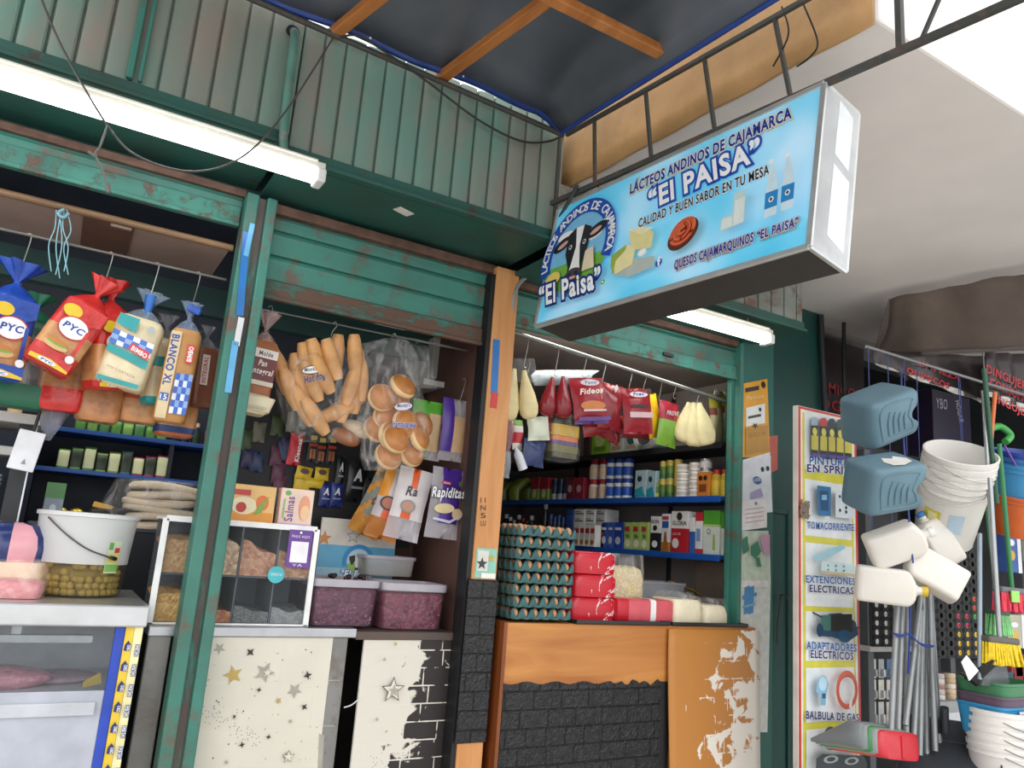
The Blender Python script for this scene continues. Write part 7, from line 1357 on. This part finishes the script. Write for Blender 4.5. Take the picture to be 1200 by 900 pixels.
def jug(label, px_, Y, rot, sc=1.):
    c = PY(*px_, Y); t = thing('plastic_jug', label, 'jug', tuple(c), rot, 'blue-grey jugs'); q = MB(JG); rounded_body(q, [(x*sc, z*sc) for x, z in JO], .20*sc); q.build('jug_body', t, smooth=60)
    q = MB(JG)
    for k in range(4): q.tube(spline([V(((-.06+.035*k)*sc, -.101*sc, (-.06)*sc)), V(((-.065+.035*k)*sc, -.103*sc, .0)), V(((-.05+.035*k)*sc, -.101*sc, (.05-.01*k)*sc))], 4), .004, 5)
    q.tube(spline([V((x*sc, -.1005*sc, z*sc)) for x, z in ((-.10, -.075), (.085, -.075), (.09, -.03), (.07, .0), (.09, .05), (.085, .075), (-.10, .075), (-.10, -.075))], 5), .0035, 5)
    q.build('embossing', t, smooth=60); return t
j1 = jug('upper blue-grey plastic jug hanging in front of the tall board', (1029, 486), 2.12, (.35, -.42, -.15), 1.0)
j2 = jug('lower blue-grey plastic jug with a torn white label on top', (1034, 566), 2.0, (.40, -.22, -.2), .95)
q = MB(K('e4e0da', .5)); q.add([V((x*.95, y*.95, .1065)) for x, y in ((-.03, -.075), (.02, -.085), (.09, -.06), (.10, -.02), (.06, .02), (.035, -.005), (-.01, .015), (-.04, -.03))], [tuple(range(8))]); q.build('torn_label', j2)
q = MB(K('3a4a8a', .5)); q.tube(spline([PY(1056, 435, 2.2), PY(1058, 500, 2.1), PY(1062, 560, 2.02), PY(1066, 620, 2.0), PY(1070, 660, 2.0)], 6), .004, 5); tag(q.build('cord', smooth=60), 'blue cord from which the jugs and white jerrycans hang', 'cord')
# white jerrycans
JW = K('dcd7cf', .45, 0, .04, 8)
def jerry(label, px_, Y, rot, cap_, sc=1., L=.235, H=.15, D=.10):
    c = PY(*px_, Y); t = thing('white_jerrycan', label, 'jerrycan', tuple(c), rot, 'white jerrycans'); q = MB(JW); out = round_poly([(-L/2, -H/2), (L/2-.025, -H/2), (L/2, -H/2+.03), (L/2, H/2-.05), (L/2-.03, H/2), (-L/2, H/2)], .018)
    rounded_body(q, [(x*sc, z*sc) for x, z in out], D*sc); q.build('jerrycan_body', t, smooth=60)
    q = MB(JW); R = Mx.Rotation(pi/2, 3, 'Y'); q.lathe([(.024*sc, 0), (.024*sc, .012), (.018*sc, .014), (.018*sc, .04)], 16, (L/2*sc-.004, 0, -.005), M=R); q.build('neck', t, smooth=50); q = MB(K(cap_, .4)); q.lathe([(.021*sc, .03), (.022*sc, .032), (.022*sc, .05), (.018*sc, .052)], 16, (L/2*sc-.004, 0, -.005), M=R); q.build('cap', t, smooth=50); return t
jerry('white jerrycan at the back of the hanging bunch, blue cap hidden behind the others', (1099, 637), 2.14, (.3, -2.1, -.7), '2f6fb0', .95)
jerry('white jerrycan at the upper left of the hanging bunch', (1049, 637), 2.06, (.45, -.42, -.85), 'e6e6e2', 1.0)
jerry('white jerrycan at the lower left of the hanging bunch, with a yellow cap', (1037, 686), 2.10, (.1, .05, -.85), 'd0b02c', 1.0)
jerry('white jerrycan slanting down to the right at the front of the hanging bunch', (1095, 672), 1.98, (.3, pi+.52, -.85), '3a3c40', 1.0)
# rubber ring mats
RUB = K('131416', .6, 0, .2, 30)
def mat(label, px0, px1, Y, nx, nz, plug=None, tilt=0, hang=True):
    a, b = PY(*px0, Y), PY(*px1, Y); W, H = b.x-a.x, a.z-b.z; t = thing('rubber_mat', label, 'mat', (a.x, Y, b.z), (0, tilt, 0)); q = MB(RUB); cw, ch = W/nx, H/nz; n = 10
    for i in range(nx):
        for j in range(nz):
            cx, cz = (i+.5)*cw, (j+.5)*ch; ro, ri = min(cw, ch)*.50, min(cw, ch)*.33; vs = []
            for y in (-.008, .008):
                for r_ in (ro, ri):
                    for k in range(n):
                        e = 2*pi*(k+.5)/n; vs.append((cx+r_*math.cos(e)*(cw/min(cw, ch) if r_ == ro else 1), y, cz+r_*math.sin(e)*(ch/min(cw, ch) if r_ == ro else 1)))
            fs = []
            for k in range(n): k2 = (k+1) % n; fs += [(k, k2, n+k2, n+k), (n+k, n+k2, 3*n+k2, 3*n+k), (2*n+k2, 2*n+k, 3*n+k, 3*n+k2), (k2, k, 2*n+k, 2*n+k2)]
            q.add(vs, fs)
    for i in range(nx+1): q.box((i*cw, 0, H/2), (cw*.16, .012, H))
    for j in range(nz+1): q.box((W/2, 0, j*ch), (W, .012, ch*.16))
    q.build('ring_mat', t)
    if hang:
        for u in (.12, .88): q = MB(K('3a4a8a', .5)); q.tube([(W*u, 0, H-.01), (W*u, 0, 2.60-b.z)], .0025, 5); q.build('hanger', t)
    if plug:
        q = MB()
        for i in range(nx):
            for j in range(nz):
                c1 = plug(i, j)
                if c1: q.lathe([(min(cw, ch)*.30, 0), (min(cw, ch)*.30, .014), (min(cw, ch)*.16, .016), (min(cw, ch)*.15, .011)], 10, ((i+.5)*cw, .006, (j+.5)*ch), M=Mx.Rotation(pi/2, 3, 'X'), m=K(c1, .4))
        q.build('coloured_plugs', t, smooth=50)
    return t
mat('black ring mat with white dots behind the blue-grey jugs and white buckets', (1052, 532), (1142, 645), 2.3, 8, 10, lambda i, j: ('d9d6d2' if i > 4 and j > 2 else 'd2b02c' if j == 2 and i > 4 else 'b83a4a' if j == 1 and i == 6 else 'c4c2c0' if i > 4 else None))
mat('long black ring mat with yellow and pink dots right of the grey handles', (1072, 628), (1148, 770), 2.34, 7, 13, lambda i, j: ('d8b62c' if j < 3 and i > 3 else 'c23a5a' if j in (3, 4) and i in (4, 5) else '4a9c4a' if (i, j) == (6, 4) else 'c8502c' if i == 6 and j in (5, 6) else None))
mat('small piece of black ring mat with white dots below the white jerrycans', (1020, 703), (1053, 757), 2.3, 3, 5, lambda i, j: 'd4d2d0' if i < 2 else ('c9c44a' if j > 3 else None))
q = MB(K('8d8f90', .4, .5)); q.tube([(3.34, 2.305, 2.60), (6.2, 2.305, 2.60)], .009, 8)
for x in (4.4, 5.6): q.tube([(x, 2.305, 2.60), (x, 2.305, 3.10)], .004, 6)
tag(q.build('hanging_rod', smooth=60), 'thin grey rod under the awning from which the ring mats hang', 'rod')
# buckets
def bucket_mesh(q_wall, r, h, taper=.82, tint=None):
    prof = [(r*taper, 0), (r*taper+.002, .004), (r*.985, h*.84), (r*1.03, h*.845), (r*1.03, h*.87), (r*.995, h*.875), (r*1.0, h*.93), (r*1.04, h*.935), (r*1.05, h), (r*1.0, h+.002), (r*.965, h-.01), (r*taper*.97, .008), (0, .008)]
    q_wall.lathe(prof, 36); return q_wall
BW = K('e6e3de', .4, 0, .03, 6)
axis = V((-.30, -.40, .86)).normalized(); rotq = axis.to_track_quat('Z', 'Y').to_euler(); c = PY(1126, 530, 2.02); Rr = 40*scale_at(c)/1.05; hb_ = .33
for k in range(5):
    t = thing('white_bucket', f'white plastic bucket, {("outermost at the bottom", "second from the bottom", "middle one", "second from the top", "topmost with its open mouth showing")[k]} of the hanging nested stack', 'bucket', tuple(c-axis*(hb_+.033*(4-k))), tuple(rotq), 'nested white buckets'); q = MB(BW); bucket_mesh(q, Rr*(1-.0*k), hb_); q.build('bucket_body', t, smooth=40)
    q = MB(K('c9c7c2', .4, .3)); a0 = 2.2+.4*k; q.tube([V((Rr*1.06*math.cos(a), Rr*1.06*math.sin(a), hb_*.9-.10*math.sin((a-a0)/1.6*pi))) for a in [a0+1.6*i/12 for i in range(13)]] if False else [V((Rr*1.05*math.cos(a0+pi*i/14), Rr*1.05*math.sin(a0+pi*i/14), hb_*.92-.06*math.sin(pi*i/14))) for i in range(15)], .0025, 5); q.build('handle', t, smooth=60)
    if k == 0:
        M3 = rotq.to_matrix(); best = max([i*pi/36 for i in range(72)], key=lambda a: (M3 @ V((math.cos(a), math.sin(a), 0))).dot((C0-c).normalized())); q = MB(); n_ = 6
        def patch(a0, a1, z0, z1, m_, e=.002): q.add([V(((Rr*(.82+.17*z/(hb_*.84))+e)*math.cos(a), (Rr*(.82+.17*z/(hb_*.84))+e)*math.sin(a), z)) for z in (z0, z1) for a in [a0+(a1-a0)*i/n_ for i in range(n_+1)]], [(i, i+1, n_+2+i, n_+1+i) for i in range(n_)], m_)
        patch(best-.75, best-.2, .13, .20, K('d8c83c', .4)); patch(best-.6, best-.3, .15, .19, K('e8e0a0', .4), .003); patch(best-.55, best-.25, .02, .10, K('c23a3c', .4)); patch(best+.05, best+.5, .1, .2, K('b9cfe0', .4)); q.build('label', t)
for k in range(3):
    ax2 = V((-.12, -.25, .95)).normalized(); c2 = PY(1200, 530, 2.0); t = thing('blue_bucket', f'blue bucket, {("lowest", "middle", "topmost")[k]} of the nested blue ones at the right edge', 'bucket', tuple(c2-ax2*(.26+.03*(2-k))), tuple(ax2.to_track_quat('Z', 'Y').to_euler()), 'nested blue buckets'); q = MB(K(('3f8fc4', '3a6fae', '27489c')[k], .35)); bucket_mesh(q, .135, .26); q.build('bucket_body', t, smooth=40)
q = MB(K('7a4fa8', .4)); a = PY(1186, 548, 1.95); q.tube([PY(1177, 522, 1.98), PY(1190, 545, 1.98)], .006, 6); tag(q.build('purple_stick', smooth=60), 'purple stick standing in the topmost blue bucket', 'stick')
c2 = PY(1198, 572, 2.03); t = thing('orange_bucket', 'orange bucket hanging below the blue buckets at the right edge', 'bucket', tuple(c2-ax2*.24), tuple(ax2.to_track_quat('Z', 'Y').to_euler())); q = MB(K('d86a34', .4)); bucket_mesh(q, .13, .2); q.build('bucket_body', t, smooth=40)
# poles
def pole(label, p0, p1, Y0, Y1, r, m, name='broomstick', group=None):
    q = MB(m); q.tube([PY(*p0, Y0), PY(*p1, Y1)], r, 10); return tag(q.build(name, smooth=60), label, 'handle', group)
GP, SP_, OP = K('2f7a4a', .35), K('a9acae', .3, .6), K('cf6a34', .35)
pole('dark green handle leaning behind the white buckets, its tip by the banner', (1153, 432), (1168, 590), 1.92, 1.92, .011, K('24533c', .4)); pole('silver handle beside the dark green one, right of the white buckets', (1152, 458), (1166, 690), 1.95, 1.9, .009, SP_); pole('orange handle tip next to the dark green one', (1166, 460), (1161, 520), 2.0, 2.0, .010, OP)
pole('grey tube handle of the black dustpan', (1148, 625), (1148, 796), 1.9, 1.9, .010, K('8b98a2', .35, .4))
q = MB(K('3f9c4a', .4)); q.tube(spline([PY(1160, 503, 2.05), PY(1172, 500, 2.03), PY(1184, 510, 2.0), PY(1178, 518, 2.0)], 6), .018, 8); tag(q.build('green_hose', smooth=60), 'short green hose loop behind the blue buckets', 'hose')
def brush(label, px0, px1, Y, hpx, c1, base_c, skew=0., pole_=None):
    a, b = PY(*px0, Y), PY(*px1, Y); w = b.x-a.x; h = hpx*scale_at(a); t = thing('broom', label, 'broom', tuple((a+b)/2)); q = MB(K(base_c, .4)); q.beam(a, b, .05, .028); q.build('head_block', t, True, bevel=.008)
    if pole_: q = MB(pole_[1]); q.tube([PY(*pole_[0], Y), (a+b)/2+V((0, 0, .01))], .0105, 10); q.build('broomstick', t, True, smooth=60)
    q = MB(K(c1, .6, 0, .2, 60)); rr = random.Random(int(w*1000)); n_ = 26
    for r2 in range(4):
        for i in range(n_):
            p = a.lerp(b, (i+.5)/n_)+V((0, -.018+.012*r2, -.012)); e = p+V((skew*h+(i/n_-.5)*.35*h+rr.uniform(-.008, .008), rr.uniform(-.01, .01), -h*rr.uniform(.93, 1))); q.tube([p, e], [.0038, .0058], 5)
    o = q.build('bristles', t, True, smooth=60); return t
brush('red broom head hanging at the right edge', (1168, 690), (1203, 694), 1.93, 22, 'd83a52', '5f5f66', 0, ((1171, 520), GP)); brush('pale green broom head behind the yellow broom', (1160, 716), (1178, 718), 2.02, 24, '86cf8a', '4a5a50', 0, ((1152, 540), GP)); brush('yellow broom head right of the grey tube handle', (1153, 748), (1189, 752), 1.88, 26, 'e0c11c', '4f4d44', .12, ((1160, 560), SP_))
q = MB(K('8fcf5a', .4)); a, b = PY(1184, 692, 1.9), PY(1194, 706, 1.9); q.span((a.x, 1.895, b.z), (b.x, 1.9, a.z)); tag(q.build('broom_label'), 'small green label on the red broom', 'label')
# bundle of grey handles, dustpans
GH = K('8e9294', .35, .35)
for i, (p0, p1) in enumerate((((1052, 695), (1043, 880)), ((1058, 695), (1052, 862)), ((1064, 700), (1062, 862)), ((1080, 690), (1061, 850)), ((1082, 700), (1078, 885)), ((1085, 690), (1086, 885)), ((1089, 690), (1096, 880)), ((1079, 715), (1070, 880)), ((1090, 690), (1101, 872)))):
    q = MB(GH); Y0 = 2.16+.02*(i % 3); A, B2 = PY(*p0, Y0), PY(*p1, Y0-.05); q.tube([A, B2], .0125, 12); t = thing('mop_handle', f'grey metal handle, {("first", "second", "third", "fourth", "fifth", "sixth", "seventh", "eighth", "ninth")[i]} of the tied bundle below the jerrycans', 'handle', tuple(B2), (0, 0, 0), 'bundle of grey handles'); q.build('tube', t, True, smooth=60); q = MB(K('3b3d40', .5)); d_ = (A-B2).normalized(); q.tube([A, A+d_*.05, A+d_*.06], [.0135, .012, .005], 10); q.build('end_cap', t, True, smooth=60)
q = MB(K('27408a', .5))
for k in range(2):
    q.tube(spline([PY(1047, 742, 2.13), PY(1056, 744+k*2, 2.12), PY(1066, 743, 2.13), PY(1075, 752, 2.11), PY(1085, 756+k*2, 2.10), PY(1094, 757, 2.11)], 6), .004, 5)
q.tube(spline([PY(1066, 690, 2.14), PY(1066, 743, 2.13), PY(1064, 790, 2.13)], 6), .005, 5); tag(q.build('tie_cord', smooth=60), 'blue cord tying the bundle of grey handles', 'cord')
def dustpan(label, px_, Y, rot, c1, sc=1., name='dustpan', group=None, W=.26, L=.20, H=.085, hood=False):
    c = PY(*px_, Y); t = thing(name, label, 'dustpan', tuple(c), rot, group); q = MB(K(c1, .3, 0, .08, 8)); W, L, H = W*sc, L*sc, H*sc
    # open scoop: floor, back wall and two side walls falling to the front lip (toward -y)
    o = [(-W*.5, -L), (W*.5, -L), (W*.46, 0), (W*.36, L*.12), (-W*.36, L*.12), (-W*.46, 0)]; top = [(x*1.03, y*1.0, 0 if y == -L else H*(1 if y >= 0 else .6)) for x, y in o]; top[0] = (o[0][0]*1.02, -L, .012*sc); top[1] = (o[1][0]*1.02, -L, .012*sc)
    if hood:
        R = []
        for y, hh, ww in ((.028, .82, .80), (.02, .97, .92), (0, 1, .99), (-.04, .98, 1.02), (-L*.55, .62, 1.06), (-L, .16, 1.12)): R.append([V((p.x, y, p.y+H*hh/2)) for p in sring(W*ww, H*hh, 0, 24, 8)])
        q.loft(R, (1, 1)); q.build('scoop', t, smooth=50); q = MB(K(c1, .35)); q.box((0, .03, H*.45), (.022, .012, H*.8)); q.build('handle_socket', t, bevel=.003); return t
    vs = [V((x, y, 0)) for x, y in o]+[V(p) for p in top]; q.add(vs, [(5, 4, 3, 2, 1, 0)]+[(i, (i+1) % 6, 6+(i+1) % 6, 6+i) for i in range(1, 6)]); q.build('scoop', t, solid=.006*sc, bevel=.003)
    q = MB(K(c1, .35)); q.tube([(0, L*.08, H*.5), (0, L*.13, H*1.5)], .016*sc, 10); q.build('handle_socket', t, smooth=50); return t
cs = ['6f7476', '7c8284', '3f7a4c', '85898a', 'c22a36']
for i in range(5): dustpan(('grey', 'pale grey', 'green', 'light grey', 'bright red')[i]+' dustpan, '+('farthest', 'second', 'third', 'fourth', 'frontmost')[i]+' of the nested stack under the grey handles', (1027+i*6, 880+i*2.5), 2.16-.016*i, (.10, -.12, -3.1), cs[i], 1.0, 'dustpan', 'nested dustpans', .29, .20, .11, True)
dustpan('large black dustpan lying beside the bright red one', (1108, 874), 2.12, (.45, 0, -1.0), '3a3d42', 1.1, 'dustpan', None, .36, .26, .10)
dustpan('small black dustpan on the grey tube handle', (1150, 800), 1.93, (-1.0, 0, .3), '1f2124', .62); 
q = MB(clear('8a8d92', .45, .15)); a, b = PY(1154, 780, 1.9), PY(1184, 808, 1.9); q.prism([PY(1154, 776, 1.9), PY(1180, 776, 1.9), PY(1185, 809, 1.9), PY(1152, 804, 1.9)], (0, .05, 0)); tag(q.build('clear_dustpan', bevel=.006), 'smoky clear dustpan below the yellow broom', 'dustpan')
q = MB(K('e6e4e2', .5)); q.prism([PY(1127, 776, 1.885), PY(1133, 768, 1.885), PY(1147, 786, 1.885), PY(1136, 798, 1.885)], (0, .003, 0)); tag(q.build('price_tag'), 'white paper tag tied to the small black dustpan', 'tag')
for i, (c1, y, lb) in enumerate((('3f7a54', 806, 'green'), ('5c4a5c', 822, 'plum'), ('2f86b4', 834, 'blue'))): 
    c = PY(1180, y, 1.86); t = thing('plastic_basin', f'{lb} plastic basin in the stack above the white bucket lids', 'basin', (c.x+.10, 1.95, c.z-.11)); q = MB(K(c1, .4)); q.loft([[p for p in sring(.30*s_, .22*s_, z, 28, 6)] for z, s_ in ((0, .90), (.115, 1.0), (.117, 1.03), (.127, 1.03), (.127, .98), (.01, .88))], (1, 1)); q.build('basin_body', t, smooth=45)
    if i: f = Flat((c.x+.10, 1.95-.116, c.z-.05), (1, 0, 0), (0, 0, 1)); f.rect(-.06, .0, .0, .012, K('d9d4dc', .4)); f.ell((.03, .006), .035, .008, K('d9d4dc', .4), 16); f.build('printed_mark', t)
for k in range(5):
    c = PY(1184, 866, 1.84); t = thing('white_pail', f'white pail, {("bottom", "second from the bottom", "middle", "second from the top", "top")[k]} of the stack at the lower right corner', 'bucket', (c.x+.10, 1.92, c.z-.30+.034*k), (0, 0, 0), 'stacked white pails'); q = MB(BW); bucket_mesh(q, .135, .26); q.build('bucket_body', t, smooth=40)
    q = MB(K('8a8882', .4)); q.tube([V((-.142*math.cos(.5+a), -.142*math.sin(.5+a), .225-.03*math.sin(a*2))) for a in [i*.16 for i in range(10)]], .0025, 5); q.build('handle', t, smooth=60)
# things standing behind at the right edge
for i, (x0, y0, x1, y1, Y, c1, lb, nm) in enumerate(((1178, 620, 1198, 672, 2.5, '3a5a9c', 'blue box with a white edge hanging behind the green broom handle', 'product_box'), (1176, 598, 1204, 618, 2.45, 'd9a8a4', 'pink packet behind the orange bucket', 'product_box'), (1180, 720, 1204, 760, 2.3, 'a9a894', 'pale see-through packet between the red and yellow brooms', 'product_box'))):
    a, b = PY(x0, y0, Y), PY(x1, y1, Y); t = thing(nm, lb, 'packet', (a.x, Y, b.z)); q = MB(K(c1, .4)); q.span((a.x, Y, b.z), (b.x, Y+.08, a.z)); q.build('box_body', t, True, bevel=.004); f = Flat((a.x, Y-.0005, b.z), (1, 0, 0), (0, 0, 1)); W, H = b.x-a.x, a.z-b.z; f.rect(W*.74, 0, W, H, K('d8dade', .4)); f.ell((W*.35, H*.4), W*.2, H*.12, K('c9a23c', .4), 14); f.ell((W*.35, H*.7), W*.2, H*.08, K('d8dade', .4), 14); f.build('printed_label', t)
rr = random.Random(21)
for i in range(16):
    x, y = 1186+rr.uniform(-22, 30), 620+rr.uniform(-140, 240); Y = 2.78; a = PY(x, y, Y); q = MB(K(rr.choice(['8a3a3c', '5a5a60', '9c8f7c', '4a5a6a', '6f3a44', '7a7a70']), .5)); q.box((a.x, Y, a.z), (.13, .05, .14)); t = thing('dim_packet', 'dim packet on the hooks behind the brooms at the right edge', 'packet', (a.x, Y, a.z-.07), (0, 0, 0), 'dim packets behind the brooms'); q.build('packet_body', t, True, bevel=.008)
